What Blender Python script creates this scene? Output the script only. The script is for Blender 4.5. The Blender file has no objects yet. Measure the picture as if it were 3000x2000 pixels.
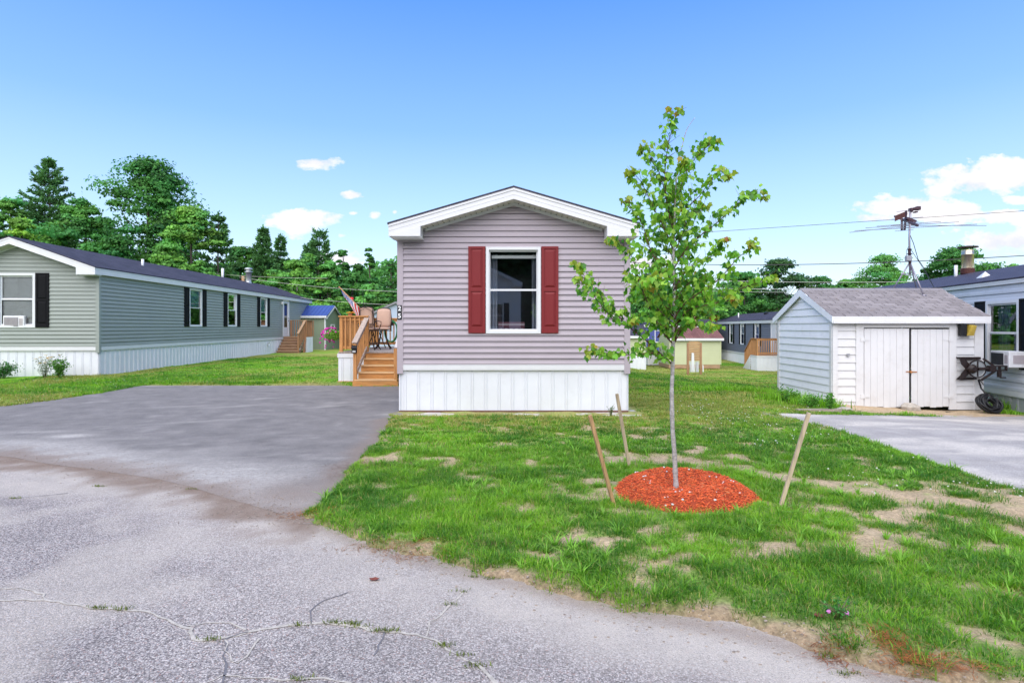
import bpy, math, random
import numpy as np
from mathutils import Vector, Matrix

SC = bpy.context.scene
COL = SC.collection
rad = math.radians
F, CX, HY, CH = 1667.0, 1500.0, 957.0, 1.58     # focal length in source pixels, centre, horizon, camera height

def ux(px, Y): return (px - CX) / F * Y
def uz(py, Y): return CH - (py - HY) / F * Y

# ------------------------------------------------------------------ numpy noise
_rng = np.random.RandomState(7)
_TAB = _rng.rand(512, 512)
def vnoise(x, y, s=0):
    x = np.asarray(x, float) + s * 17.31; y = np.asarray(y, float) + s * 9.77
    ix = np.floor(x).astype(int); iy = np.floor(y).astype(int)
    fx = x - ix; fy = y - iy
    fx = fx * fx * (3 - 2 * fx); fy = fy * fy * (3 - 2 * fy)
    a = _TAB[ix % 512, iy % 512]; b = _TAB[(ix + 1) % 512, iy % 512]
    c = _TAB[ix % 512, (iy + 1) % 512]; d = _TAB[(ix + 1) % 512, (iy + 1) % 512]
    return (a * (1 - fx) + b * fx) * (1 - fy) + (c * (1 - fx) + d * fx) * fy
def fbm(x, y, s=0, o=4):
    r = 0; a = .5; t = 0
    for k in range(o):
        r = r + a * vnoise(x * 2 ** k, y * 2 ** k, s + k); t += a; a *= .5
    return r / t
def sst(x, a, b):
    t = np.clip((np.asarray(x, float) - a) / (b - a), 0, 1)
    return t * t * (3 - 2 * t)

def tz(x, y):
    far = sst(y, 13, 36)
    return -1.2 * sst(x, 1.5, 9) * far - .3 * sst(x, 3.5, 11) * sst(y, 6, 13) * (1 - far)

def hit(px, py):
    Y = 10.
    for _ in range(40):
        Y = .5 * Y + .5 * (CH - float(tz(ux(px, Y), Y))) * F / (py - HY)
    return (ux(px, Y), Y)

# ------------------------------------------------------------------ materials
def new_mat(name):
    m = bpy.data.materials.new(name); m.use_nodes = True
    nt = m.node_tree; nt.nodes.clear()
    return m, nt
def N(nt, typ, **kw):
    n = nt.nodes.new(typ)
    for k, v in kw.items():
        if k.startswith('i_'):
            n.inputs[k[2:].replace('_', ' ')].default_value = v
        else: setattr(n, k, v)
    return n
def L(nt, a, b): nt.links.new(a, b)
def out(nt, sh):
    o = nt.nodes.new('ShaderNodeOutputMaterial'); nt.links.new(sh, o.inputs['Surface']); return o
def obj_co(nt, scale=(1, 1, 1)):
    tc = N(nt, 'ShaderNodeTexCoord'); mp = N(nt, 'ShaderNodeMapping')
    mp.inputs['Scale'].default_value = scale
    L(nt, tc.outputs['Object'], mp.inputs['Vector']); return mp.outputs['Vector']
def noise(nt, vec, scale, detail=4, rough=.55):
    n = N(nt, 'ShaderNodeTexNoise'); n.inputs['Scale'].default_value = scale
    n.inputs['Detail'].default_value = detail; n.inputs['Roughness'].default_value = rough
    L(nt, vec, n.inputs['Vector']); return n.outputs['Fac']
def ramp(nt, fac, stops, interp='LINEAR'):
    r = N(nt, 'ShaderNodeValToRGB'); r.color_ramp.interpolation = interp
    el = r.color_ramp.elements
    while len(el) < len(stops): el.new(.5)
    for e, (p, c) in zip(el, stops):
        e.position = p; e.color = (*c, 1) if len(c) == 3 else c
    L(nt, fac, r.inputs['Fac']); return r.outputs['Color']
def mixc(nt, fac, a, b, mode='MIX'):
    m = N(nt, 'ShaderNodeMix', data_type='RGBA', blend_type=mode)
    for v, i in ((fac, 0), (a, 6), (b, 7)):
        if hasattr(v, 'node'): L(nt, v, m.inputs[i])
        else: m.inputs[i].default_value = v if i == 0 else (*v, 1)
    return m.outputs[2]
def math_(nt, op, a, b=0., c=None):
    m = N(nt, 'ShaderNodeMath', operation=op)
    for i, v in enumerate((a, b) if c is None else (a, b, c)):
        if hasattr(v, 'node'): L(nt, v, m.inputs[i])
        else: m.inputs[i].default_value = v
    return m.outputs[0]
def bsdf(nt, col, rough=.6, spec=.4, metal=0.):
    b = N(nt, 'ShaderNodeBsdfPrincipled')
    for v, k in ((col, 'Base Color'), (rough, 'Roughness'), (spec, 'Specular IOR Level'), (metal, 'Metallic')):
        if hasattr(v, 'node'): L(nt, v, b.inputs[k])
        else: b.inputs[k].default_value = (*v, 1) if k == 'Base Color' else v
    return b
def bump(nt, b, h, strength=.3, dist=.01):
    bn = N(nt, 'ShaderNodeBump'); bn.inputs['Strength'].default_value = strength
    bn.inputs['Distance'].default_value = dist
    L(nt, h, bn.inputs['Height']); L(nt, bn.outputs['Normal'], b.inputs['Normal'])

MATS = {}
def paint(name, col, rough=.55, var=.1, scale=2., stretch=(1, 1, 1), dirt=None, dirt_amt=0., bumpy=0., bscale=200, metal=0., spec=.35):
    """painted / plastic / metal surface with slight mottling and optional stains"""
    if name in MATS: return MATS[name]
    m, nt = new_mat(name); v = obj_co(nt, stretch)
    f = noise(nt, v, scale, 6, .6)
    lo = tuple(c * (1 - var) for c in col); hi = tuple(min(1, c * (1 + var * .6)) for c in col)
    c = ramp(nt, f, [(.3, lo), (.7, hi)])
    if dirt:
        f2 = noise(nt, v, scale * 2.7, 8, .7)
        k = ramp(nt, f2, [(.52, (0, 0, 0)), (.75, (dirt_amt,) * 3)])
        c = mixc(nt, k, c, dirt)
    b = bsdf(nt, c, rough, spec, metal)
    if bumpy:
        bump(nt, b, noise(nt, v, bscale, 3), bumpy, .003)
    out(nt, b.outputs[0]); MATS[name] = m; return m

def wood(name, col, axis, dark=.45, rough=.7, gray=0.):
    if name in MATS: return MATS[name]
    m, nt = new_mat(name)
    sc = [22, 22, 22]; sc[axis] = 1.6
    v = obj_co(nt, sc)
    g = noise(nt, v, 1.6, 8, .65)
    c = ramp(nt, g, [(.3, tuple(k * dark for k in col)), (.5, col), (.72, tuple(min(1, k * 1.35) for k in col))])
    v2 = obj_co(nt, (3, 3, 3)); g2 = noise(nt, v2, 1.3, 3)
    c = mixc(nt, ramp(nt, g2, [(.35, (0, 0, 0)), (.7, (.35 + gray, .35 + gray, .35 + gray))]), c, tuple(k * .75 + .05 for k in col))
    b = bsdf(nt, c, rough, .25); bump(nt, b, g, .25, .004)
    out(nt, b.outputs[0]); MATS[name] = m; return m

def leafmat(name, trans=.3, rough=.5, spec=.25):
    """foliage: colour comes from the per-leaf attribute 'Col'"""
    if name in MATS: return MATS[name]
    m, nt = new_mat(name)
    a = N(nt, 'ShaderNodeAttribute', attribute_name='Col')
    b = bsdf(nt, a.outputs['Color'], rough, spec)
    t = N(nt, 'ShaderNodeBsdfTranslucent'); 
    tc = mixc(nt, 1., a.outputs['Color'], (1.25, 1.35, .6), 'MULTIPLY'); L(nt, tc, t.inputs['Color'])
    mx = N(nt, 'ShaderNodeMixShader'); mx.inputs[0].default_value = trans
    L(nt, b.outputs[0], mx.inputs[1]); L(nt, t.outputs[0], mx.inputs[2])
    out(nt, mx.outputs[0]); MATS[name] = m; return m

def glassmat(name, refl=.12, tint=(.75, .85, .85)):
    if name in MATS: return MATS[name]
    m, nt = new_mat(name)
    tr = N(nt, 'ShaderNodeBsdfTransparent'); tr.inputs[0].default_value = (*tint, 1)
    gl = N(nt, 'ShaderNodeBsdfGlossy'); gl.inputs['Roughness'].default_value = .015
    fr = N(nt, 'ShaderNodeFresnel'); fr.inputs[0].default_value = 1.5
    f = math_(nt, 'ADD', fr.outputs[0], refl)
    mx = N(nt, 'ShaderNodeMixShader'); L(nt, f, mx.inputs[0])
    L(nt, tr.outputs[0], mx.inputs[1]); L(nt, gl.outputs[0], mx.inputs[2])
    out(nt, mx.outputs[0]); MATS[name] = m; return m

# ------------------------------------------------------------------ mesh building
class MB:
    def __init__(s): s.v = []; s.f = []
    def add(s, vs, fs):
        o = len(s.v); s.v += [tuple(map(float, p)) for p in vs]; s.f += [tuple(i + o for i in f) for f in fs]; return s
    def box(s, x0, x1, y0, y1, z0, z1):
        if x0 > x1: x0, x1 = x1, x0
        if y0 > y1: y0, y1 = y1, y0
        if z0 > z1: z0, z1 = z1, z0
        return s.add([(x0, y0, z0), (x1, y0, z0), (x1, y1, z0), (x0, y1, z0), (x0, y0, z1), (x1, y0, z1), (x1, y1, z1), (x0, y1, z1)],
              [(0, 3, 2, 1), (4, 5, 6, 7), (0, 1, 5, 4), (1, 2, 6, 5), (2, 3, 7, 6), (3, 0, 4, 7)])
    def obox(s, o, u, n, a0, a1, d0, d1, z0, z1):
        """box in a wall frame: along u, outward n"""
        P = lambda a, d, z: (o[0] + u[0] * a + n[0] * d, o[1] + u[1] * a + n[1] * d, z)
        vs = [P(a0, d0, z0), P(a1, d0, z0), P(a1, d1, z0), P(a0, d1, z0), P(a0, d0, z1), P(a1, d0, z1), P(a1, d1, z1), P(a0, d1, z1)]
        return s.add(vs, [(0, 3, 2, 1), (4, 5, 6, 7), (0, 1, 5, 4), (1, 2, 6, 5), (2, 3, 7, 6), (3, 0, 4, 7)])
    def prism(s, pts, axis, a, b):
        """extrude polygon pts (2D) along axis 'x','y','z' from a to b"""
        n = len(pts)
        def P(p, t):
            return {'x': (t, p[0], p[1]), 'y': (p[0], t, p[1]), 'z': (p[0], p[1], t)}[axis]
        vs = [P(p, a) for p in pts] + [P(p, b) for p in pts]
        fs = [tuple(range(n)), tuple(range(2 * n - 1, n - 1, -1))] + [(i, i + n, (i + 1) % n + n, (i + 1) % n) for i in range(n)]
        return s.add(vs, fs)
    def bar(s, p, q, w, t, up=(0, 0, 1)):
        """rectangular bar p->q, width w (sideways), thickness t (along up)"""
        p = Vector(p); q = Vector(q); d = (q - p).normalized(); up = Vector(up)
        if abs(d.dot(up)) > .98: up = Vector((0, 1, 0))
        sd = d.cross(up).normalized() * w / 2; u2 = sd.cross(d).normalized() * t / 2
        vs = [p - sd - u2, p + sd - u2, p + sd + u2, p - sd + u2, q - sd - u2, q + sd - u2, q + sd + u2, q - sd + u2]
        return s.add(vs, [(0, 1, 2, 3), (7, 6, 5, 4), (0, 4, 5, 1), (1, 5, 6, 2), (2, 6, 7, 3), (3, 7, 4, 0)])
    def tube(s, pts, r, n=8, cap=True):
        pts = [Vector(p) for p in pts]
        if not hasattr(r, '__len__'): r = [r] * len(pts)
        vs = []; fs = []; ref = None
        for i, p in enumerate(pts):
            d = (pts[min(i + 1, len(pts) - 1)] - pts[max(i - 1, 0)]).normalized()
            if ref is None:
                ref = Vector((0, 0, 1)) if abs(d.z) < .9 else Vector((1, 0, 0))
            a = (ref - d * ref.dot(d)).normalized(); b = d.cross(a); ref = a
            for k in range(n):
                t = 2 * math.pi * k / n
                vs.append(p + (a * math.cos(t) + b * math.sin(t)) * r[i])
        for i in range(len(pts) - 1):
            for k in range(n):
                fs.append((i * n + k, i * n + (k + 1) % n, (i + 1) * n + (k + 1) % n, (i + 1) * n + k))
        if cap:
            fs.append(tuple(range(n - 1, -1, -1))); fs.append(tuple(range((len(pts) - 1) * n, len(pts) * n)))
        return s.add(vs, fs)
    def cyl(s, p, r, h, n=16): return s.tube([p, (p[0], p[1], p[2] + h)], r, n)
    def lathe(s, c, prof, n=20, axis='z'):
        vs = []; fs = []
        for r, z in prof:
            for k in range(n):
                t = 2 * math.pi * k / n
                a, b = r * math.cos(t), r * math.sin(t)
                vs.append({'z': (c[0] + a, c[1] + b, c[2] + z), 'y': (c[0] + a, c[1] + z, c[2] + b), 'x': (c[0] + z, c[1] + a, c[2] + b)}[axis])
        for i in range(len(prof) - 1):
            for k in range(n):
                fs.append((i * n + k, i * n + (k + 1) % n, (i + 1) * n + (k + 1) % n, (i + 1) * n + k))
        return s.add(vs, fs)
    def blob(s, c, r, seed=0, n=10, sq=(1, 1, 1), rough=.2):
        rr = random.Random(seed); vs = []; fs = []
        m = n // 2 + 1
        for i in range(m + 1):
            ph = math.pi * i / m
            for k in range(n):
                th = 2 * math.pi * k / n
                q = r * (1 + rough * (rr.random() - .5) * 2) if 0 < i < m else r
                vs.append((c[0] + q * sq[0] * math.sin(ph) * math.cos(th), c[1] + q * sq[1] * math.sin(ph) * math.sin(th), c[2] + q * sq[2] * math.cos(ph)))
        for i in range(m):
            for k in range(n):
                fs.append((i * n + k, (i + 1) * n + k, (i + 1) * n + (k + 1) % n, i * n + (k + 1) % n))
        return s.add(vs, fs)
    def build(s, name, mat, parent=None, smooth=False, bevel=0., fix=True):
        me = bpy.data.meshes.new(name); me.from_pydata(s.v, [], s.f)
        if fix:
            import bmesh
            bm = bmesh.new(); bm.from_mesh(me); bmesh.ops.recalc_face_normals(bm, faces=bm.faces); bm.to_mesh(me); bm.free()
        me.materials.append(mat)
        if smooth: me.polygons.foreach_set('use_smooth', [True] * len(me.polygons))
        o = bpy.data.objects.new(name, me); COL.objects.link(o)
        if parent: o.parent = parent
        if bevel:
            b = o.modifiers.new('bevel', 'BEVEL'); b.width = bevel; b.segments = 2; b.limit_method = 'ANGLE'
        return o

def npmesh(name, V, Fc, mat, parent=None, col=None, smooth=False, attrs=None):
    """V (n,3), Fc (m,k) with one k; col (n,3) point colours"""
    V = np.ascontiguousarray(V, dtype=np.float32); Fc = np.ascontiguousarray(Fc, dtype=np.int32)
    me = bpy.data.meshes.new(name); m, k = Fc.shape
    me.vertices.add(len(V)); me.vertices.foreach_set('co', V.ravel())
    me.loops.add(m * k); me.loops.foreach_set('vertex_index', Fc.ravel())
    me.polygons.add(m); me.polygons.foreach_set('loop_start', np.arange(0, m * k, k, dtype=np.int32))
    me.polygons.foreach_set('loop_total', np.full(m, k, dtype=np.int32))
    if smooth: me.polygons.foreach_set('use_smooth', np.ones(m, dtype=bool))
    me.update(calc_edges=True)
    if col is not None:
        a = me.attributes.new('Col', 'FLOAT_COLOR', 'POINT')
        a.data.foreach_set('color', np.concatenate([col, np.ones((len(col), 1))], 1).astype(np.float32).ravel())
    for nm, arr in (attrs or {}).items():
        a = me.attributes.new(nm, 'FLOAT', 'POINT'); a.data.foreach_set('value', np.asarray(arr, np.float32).ravel())
    me.materials.append(mat); me.validate()
    o = bpy.data.objects.new(name, me); COL.objects.link(o)
    if parent: o.parent = parent
    return o

def thing(name, label, cat, loc=(0, 0, 0), rz=0, group=None):
    o = bpy.data.objects.new(name, None); COL.objects.link(o)
    o.empty_display_size = .2
    o.location = loc; o.rotation_euler = (0, 0, rz)
    return tag(o, label, cat, group)
def tag(o, label=None, cat=None, group=None, kind=None):
    for k, v in (('label', label), ('category', cat), ('group', group), ('kind', kind)):
        if v: o[k] = v
    return o

# ------------------------------------------------------------------ world and lights
SUN_EL, SUN_AZ = 38, 190      # the sun stands behind the camera (az measured clockwise from +Y)
def make_world():
    w = bpy.data.worlds.new('World'); SC.world = w; w.use_nodes = True
    nt = w.node_tree; nt.nodes.clear()
    sky = N(nt, 'ShaderNodeTexSky', sky_type='NISHITA', sun_disc=False)
    sky.sun_elevation = rad(SUN_EL); sky.sun_rotation = rad(SUN_AZ); sky.air_density = 1.0; sky.dust_density = .6; sky.ozone_density = 3.0
    hs = N(nt, 'ShaderNodeHueSaturation'); hs.inputs['Hue'].default_value = SKY_HUE; hs.inputs['Saturation'].default_value = SKY_SAT
    L(nt, sky.outputs[0], hs.inputs['Color'])
    nish = hs.outputs[0]
    geo = N(nt, 'ShaderNodeTexCoord'); sp = N(nt, 'ShaderNodeSeparateXYZ'); L(nt, geo.outputs['Generated'], sp.inputs[0])
    ysafe = math_(nt, 'MAXIMUM', sp.outputs[1], .05)
    u = math_(nt, 'DIVIDE', sp.outputs[0], ysafe); v = math_(nt, 'DIVIDE', sp.outputs[2], ysafe)
    el = math_(nt, 'MAXIMUM', sp.outputs[2], 0.)
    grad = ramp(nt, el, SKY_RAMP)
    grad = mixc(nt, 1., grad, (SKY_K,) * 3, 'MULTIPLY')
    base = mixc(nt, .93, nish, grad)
    cmb = N(nt, 'ShaderNodeCombineXYZ'); L(nt, u, cmb.inputs[0]); L(nt, math_(nt, 'MULTIPLY', v, 1.7), cmb.inputs[1])
    n1 = noise(nt, cmb.outputs[0], 11, 9, .58); n2 = noise(nt, cmb.outputs[0], 34, 6, .6)
    nn = math_(nt, 'ADD', math_(nt, 'MULTIPLY', n1, .62), math_(nt, 'MULTIPLY', n2, .38))
    best = None
    for px, py, rx, ry, amp in CLOUDS:
        a = math_(nt, 'DIVIDE', math_(nt, 'SUBTRACT', u, (px - CX) / F), rx * 1.2 / F)
        b = math_(nt, 'DIVIDE', math_(nt, 'SUBTRACT', v, (HY - py) / F), ry * 1.25 / F)
        # flatter below: lower half shrinks faster
        b2 = math_(nt, 'MULTIPLY', b, 1.0)
        d = math_(nt, 'SUBTRACT', amp, math_(nt, 'SQRT', math_(nt, 'ADD', math_(nt, 'MULTIPLY', a, a), math_(nt, 'MULTIPLY', b2, b2))))
        best = d if best is None else math_(nt, 'MAXIMUM', best, d)
    den = math_(nt, 'ADD', best, math_(nt, 'MULTIPLY', math_(nt, 'SUBTRACT', nn, .5), 4.0))
    den = math_(nt, 'MULTIPLY', math_(nt, 'GREATER_THAN', sp.outputs[1], .1), den)
    fac = ramp(nt, den, [(-.0, (0, 0, 0)), (.22, (.6,) * 3), (.5, (1, 1, 1))])
    tone = ramp(nt, n1, [(.35, CLOUD_LO), (.62, CLOUD_HI)])
    col = mixc(nt, fac, base, tone)
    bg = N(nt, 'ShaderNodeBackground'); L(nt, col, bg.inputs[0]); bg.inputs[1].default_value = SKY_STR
    o = N(nt, 'ShaderNodeOutputWorld'); L(nt, bg.outputs[0], o.inputs[0])
SKY_STR = .15; SKY_SAT = 1.2; SKY_HUE = .5; SKY_K = 2.62
SKY_RAMP = [(0., (.80, .92, 1.)), (.07, (.70, .86, 1.)), (.17, (.50, .73, 1.)), (.32, (.26, .49, 1.)), (.5, (.115, .31, .98)), (.62, (.2, .42, .98)), (1., (.45, .62, .92))]  # top stops, above the frame, whitened only to neutralise the ambient light
CLOUD_LO = (1.95, 2.0, 2.35); CLOUD_HI = (2.65, 2.55, 2.55)
CLOUDS = [(930, 477, 62, 17, 1.), (1030, 571, 36, 12, 1.), (890, 640, 88, 20, 1.1), (880, 672, 45, 26, .8), (1096, 630, 24, 12, .8), (1155, 622, 12, 9, .6),
          (1035, 625, 18, 7, .6), (1000, 690, 22, 10, .6), (985, 760, 62, 26, 1.),
          (2890, 525, 150, 34, 1.15), (2760, 560, 70, 16, .9), (2960, 500, 90, 30, 1.1), (2680, 612, 150, 28, 1.15), (2560, 640, 70, 16, .9), (2800, 625, 80, 22, 1.),
          (2985, 585, 45, 12, 1.), (2960, 640, 90, 20, .9), (2950, 708, 90, 28, 1.25), (1640, 770, 80, 20, .6), (1890, 770, 90, 24, .9)]

def make_light():
    l = bpy.data.lights.new('sun', 'SUN'); l.energy = SUN_STR; l.angle = rad(SUN_ANG); l.color = (1., .915, .79)
    o = bpy.data.objects.new('sun', l); COL.objects.link(o)
    az = rad(SUN_AZ); el = rad(SUN_EL)
    d = Vector((math.sin(az) * math.cos(el), math.cos(az) * math.cos(el), math.sin(el)))
    o.rotation_euler = d.to_track_quat('Z', 'Y').to_euler(); o.location = d * 30
SUN_STR = 2.05; SUN_ANG = 95

def make_camera():
    c = bpy.data.cameras.new('camera'); c.sensor_width = 36; c.lens = F * 36 / 3000
    c.shift_y = -(1000 - HY) / 3000; c.clip_end = 2000; c.clip_start = .05
    o = bpy.data.objects.new('camera', c); COL.objects.link(o)
    o.location = (0, 0, CH); o.rotation_euler = (rad(90), 0, 0); SC.camera = o
    SC.view_settings.view_transform = 'Standard'; SC.view_settings.look = 'None'
    SC.view_settings.gamma = 1; SC.view_settings.exposure = EXPO
    SC.cycles.max_bounces = 6; SC.cycles.transparent_max_bounces = 12
    SC.cycles.use_denoising = True
EXPO = 1.6
# ------------------------------------------------------------------ siding, windows, mobile homes
def wall_quads(mb, o, u, n, prof, xa, xb, holes):
    """prof: list of (z, out). xa/xb: functions of z. holes: (a0,a1,z0,z1)"""
    pts = [prof[0]]
    for (z0, d0), (z1, d1) in zip(prof, prof[1:]):
        br = sorted({h for H in holes for h in (H[2], H[3]) if z0 + 1e-5 < h < z1 - 1e-5})
        for b in br: pts.append((b, d0 + (d1 - d0) * (b - z0) / (z1 - z0)))
        pts.append((z1, d1))
    P = lambda a, d, z: (o[0] + u[0] * a + n[0] * d, o[1] + u[1] * a + n[1] * d, z)
    for (z0, d0), (z1, d1) in zip(pts, pts[1:]):
        zm = (z0 + z1) / 2
        segs = [(xa(z0), xb(z0), xa(z1), xb(z1))]
        if xb(zm) - xa(zm) < .01: continue
        for H in holes:
            if H[2] < zm < H[3] or (abs(z0 - z1) < 1e-6 and H[2] + 1e-6 < zm < H[3] - 1e-6):
                ns = []
                for a0, b0, a1, b1 in segs:
                    if H[0] > min(a0, a1) and H[1] < max(b0, b1):
                        ns += [(a0, H[0], a1, H[0]), (H[1], b0, H[1], b1)]
                    else: ns.append((a0, b0, a1, b1))
                segs = ns
        for a0, b0, a1, b1 in segs:
            mb.add([P(a0, d0, z0), P(b0, d0, z0), P(b1, d1, z1), P(a1, d1, z1)], [(0, 1, 2, 3)])

def siding_prof(z0, z1, h, lip=.021):
    pr = []; z = z0
    while z < z1 - 1e-4:
        t = min(h, z1 - z)
        if not pr: pr.append((z, 0.))
        pr.append((z, lip))
        for q, d in ((.30, lip * .92), (.46, lip * .45), (.54, lip * .4), (.86, lip * .34), (.865, -.014), (1., -.014)):
            if q * h <= t + 1e-6: pr.append((z + q * h, d))
        pass
        z += h
    return pr

def lap_prof(z0, z1, h, lip=.018):
    pr = []; z = z0
    while z < z1 - 1e-4:
        t = min(h, z1 - z); pr += [(z, .0), (z, lip), (z + t, lip * (1 - t / h))]; z += h
    return pr

def skirt_panel(mb, o, u, n, W, z0, z1, pat=((.0, 0), (.075, 0), (.081, .013), (.090, .013), (.096, 0), (.118, 0), (.124, .013), (.133, .013), (.139, 0), (.25, 0))):
    P = lambda a, d, z: (o[0] + u[0] * a + n[0] * d, o[1] + u[1] * a + n[1] * d, z)
    a = 0; pts = []
    per = pat[-1][0]
    while a < W:
        for q, d in pat[:-1]:
            if a + q <= W: pts.append((a + q, d))
        a += per
    pts.append((W, 0))
    for (a0, d0), (a1, d1) in zip(pts, pts[1:]):
        mb.add([P(a0, d0, z0), P(a1, d1, z0), P(a1, d1, z1), P(a0, d0, z1)], [(0, 1, 2, 3)])

def window(parent, o, u, n, a0, a1, z0, z1, frame, glass='glass', blind=None, fw=.055, mid=None, d0=.014, name='window', shutter=None, sh_w=.3, sh_style='panel', sh_sides=(1, 1), lower_screen=True):
    """double-hung window in a wall frame; the wall has an opening there"""
    mid = mid if mid is not None else (z0 + z1) / 2
    mb = MB()
    D = d0 + .028
    mb.obox(o, u, n, a0, a0 + fw, -.05, D, z0, z1).obox(o, u, n, a1 - fw, a1, -.05, D, z0, z1)
    mb.obox(o, u, n, a0 + fw, a1 - fw, -.05, D, z1 - fw, z1).obox(o, u, n, a0 + fw, a1 - fw, -.05, D, z0, z0 + fw)
    w = mb.build(name, frame, parent, bevel=.004)
    s = MB(); sw = fw * .42
    ia, ib, iz0, iz1 = a0 + fw, a1 - fw, z0 + fw, z1 - fw
    for (b0, b1, dd) in ((iz0, mid + .012, .006), (mid - .012, iz1, -.014)):
        s.obox(o, u, n, ia, ia + sw, dd - .02, dd, b0, b1).obox(o, u, n, ib - sw, ib, dd - .02, dd, b0, b1)
        s.obox(o, u, n, ia + sw, ib - sw, dd - .02, dd, b0, b0 + sw * 1.3).obox(o, u, n, ia + sw, ib - sw, dd - .02, dd, b1 - sw * 1.3, b1)
    s.build('sash', frame, w)
    g = MB()
    P = lambda a, d, z: (o[0] + u[0] * a + n[0] * d, o[1] + u[1] * a + n[1] * d, z)
    for b0, b1, dd in ((iz0, mid, -.006), (mid, iz1, -.026)):
        g.add([P(ia, dd, b0), P(ib, dd, b0), P(ib, dd, b1), P(ia, dd, b1)], [(0, 1, 2, 3)])
    g.build('pane', MATS[glass], w)
    if blind is not None:
        col, zb = blind
        b = MB(); z = iz1 - .02
        while z > zb:
            b.add([P(ia + .02, -.075, z), P(ib - .02, -.075, z), P(ib - .02, -.058, z - .022), P(ia + .02, -.058, z - .022)], [(0, 1, 2, 3)])
            z -= .026
        b.build('blind', col, w)
    # near-black panel paints the unlit interior behind the glass
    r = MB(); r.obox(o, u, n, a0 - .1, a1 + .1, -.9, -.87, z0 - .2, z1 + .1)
    r.build('room_dark_panel', MATS['unlit_room'], w)
    if shutter:
        if sh_sides[0]: make_shutter(parent, o, u, n, a0 - .012 - sh_w, a0 - .012, z0 + .01, z1 + .01, shutter, sh_style)
        if sh_sides[1]: make_shutter(parent, o, u, n, a1 + .012, a1 + .012 + sh_w, z0 + .01, z1 + .01, shutter, sh_style)
    return w

def make_shutter(parent, o, u, n, a0, a1, z0, z1, mat, style='panel'):
    mb = MB(); d = .014
    mb.obox(o, u, n, a0, a1, 0.0, d + .018, z0, z1)
    rw = (a1 - a0) * .15
    mb.obox(o, u, n, a0, a0 + rw, d + .018, d + .03, z0, z1).obox(o, u, n, a1 - rw, a1, d + .018, d + .03, z0, z1)
    H = z1 - z0
    rails = [(z0, z0 + H * .07), (z0 + H * .5 - H * .02, z0 + H * .5 + H * .022), (z1 - H * .03, z1)]
    for b0, b1 in rails: mb.obox(o, u, n, a0 + rw, a1 - rw, d + .018, d + .034, b0, b1)
    if style == 'panel':
        for (b0, b1) in ((rails[0][1], rails[1][0]), (rails[1][1], rails[2][0])):
            # raised panel: pyramid frustum
            g = .012; e = .035
            A0, A1, B0, B1 = a0 + rw + g, a1 - rw - g, b0 + g, b1 - g
            P = lambda a, dd, z: (o[0] + u[0] * a + n[0] * dd, o[1] + u[1] * a + n[1] * dd, z)
            D0, D1 = d + .0195, d + .036
            mb.add([P(A0, D0, B0), P(A1, D0, B0), P(A1, D0, B1), P(A0, D0, B1), P(A0 + e, D1, B0 + e), P(A1 - e, D1, B0 + e), P(A1 - e, D1, B1 - e), P(A0 + e, D1, B1 - e)],
                   [(4, 5, 6, 7), (0, 1, 5, 4), (1, 2, 6, 5), (2, 3, 7, 6), (3, 0, 4, 7)])
    else:
        P = lambda a, dd, z: (o[0] + u[0] * a + n[0] * dd, o[1] + u[1] * a + n[1] * dd, z)
        z = z0 + H * .07
        while z < z1 - H * .05:
            mb.add([P(a0 + rw, d + .03, z), P(a1 - rw, d + .03, z), P(a1 - rw, d + .019, z + .03), P(a0 + rw, d + .019, z + .03)], [(0, 1, 2, 3)])
            z += .032
    return mb.build('shutter', mat, parent, bevel=.003)

def door(parent, o, u, n, a0, a1, z0, z1, frame, leaf, glass=None):
    mb = MB(); fw = .07
    mb.obox(o, u, n, a0, a0 + fw, -.05, .04, z0, z1).obox(o, u, n, a1 - fw, a1, -.05, .04, z0, z1).obox(o, u, n, a0 + fw, a1 - fw, -.05, .04, z1 - fw, z1)
    f = mb.build('door', frame, parent)
    l = MB(); A0, A1 = a0 + fw, a1 - fw
    if glass:
        g0, g1, h0, h1 = A0 + .16, A1 - .16, z0 + .55, z1 - .25
        l.obox(o, u, n, A0, g0, -.03, .015, z0, z1 - fw).obox(o, u, n, g1, A1, -.03, .015, z0, z1 - fw)
        l.obox(o, u, n, g0, g1, -.03, .015, z0, h0).obox(o, u, n, g0, g1, -.03, .015, h1, z1 - fw)
        P = lambda a, d, z: (o[0] + u[0] * a + n[0] * d, o[1] + u[1] * a + n[1] * d, z)
        MB().add([P(g0, -.01, h0), P(g1, -.01, h0), P(g1, -.01, h1), P(g0, -.01, h1)], [(0, 1, 2, 3)]).build('pane', MATS['darkglass'], f)
    else:
        l.obox(o, u, n, A0, A1, -.03, .015, z0, z1 - fw)
        for q0, q1 in ((.1, .45), (.55, .92)):
            l.obox(o, u, n, A0 + .12, A1 - .12, .015, .024, z0 + (z1 - z0) * q0, z0 + (z1 - z0) * q1)
    l.build('door_leaf', leaf, f)
    h = MB(); c = (A1 - .08); h.obox(o, u, n, c - .02, c + .02, .015, .06, z0 + .93, z0 + .99).build('handle', MATS['brass'], f)
    MB().obox(o, u, n, c - .02, c + .02, .015, .05, z0 + 1.08, z0 + 1.13).build('deadbolt', MATS['brass'], f)
    return f

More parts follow.
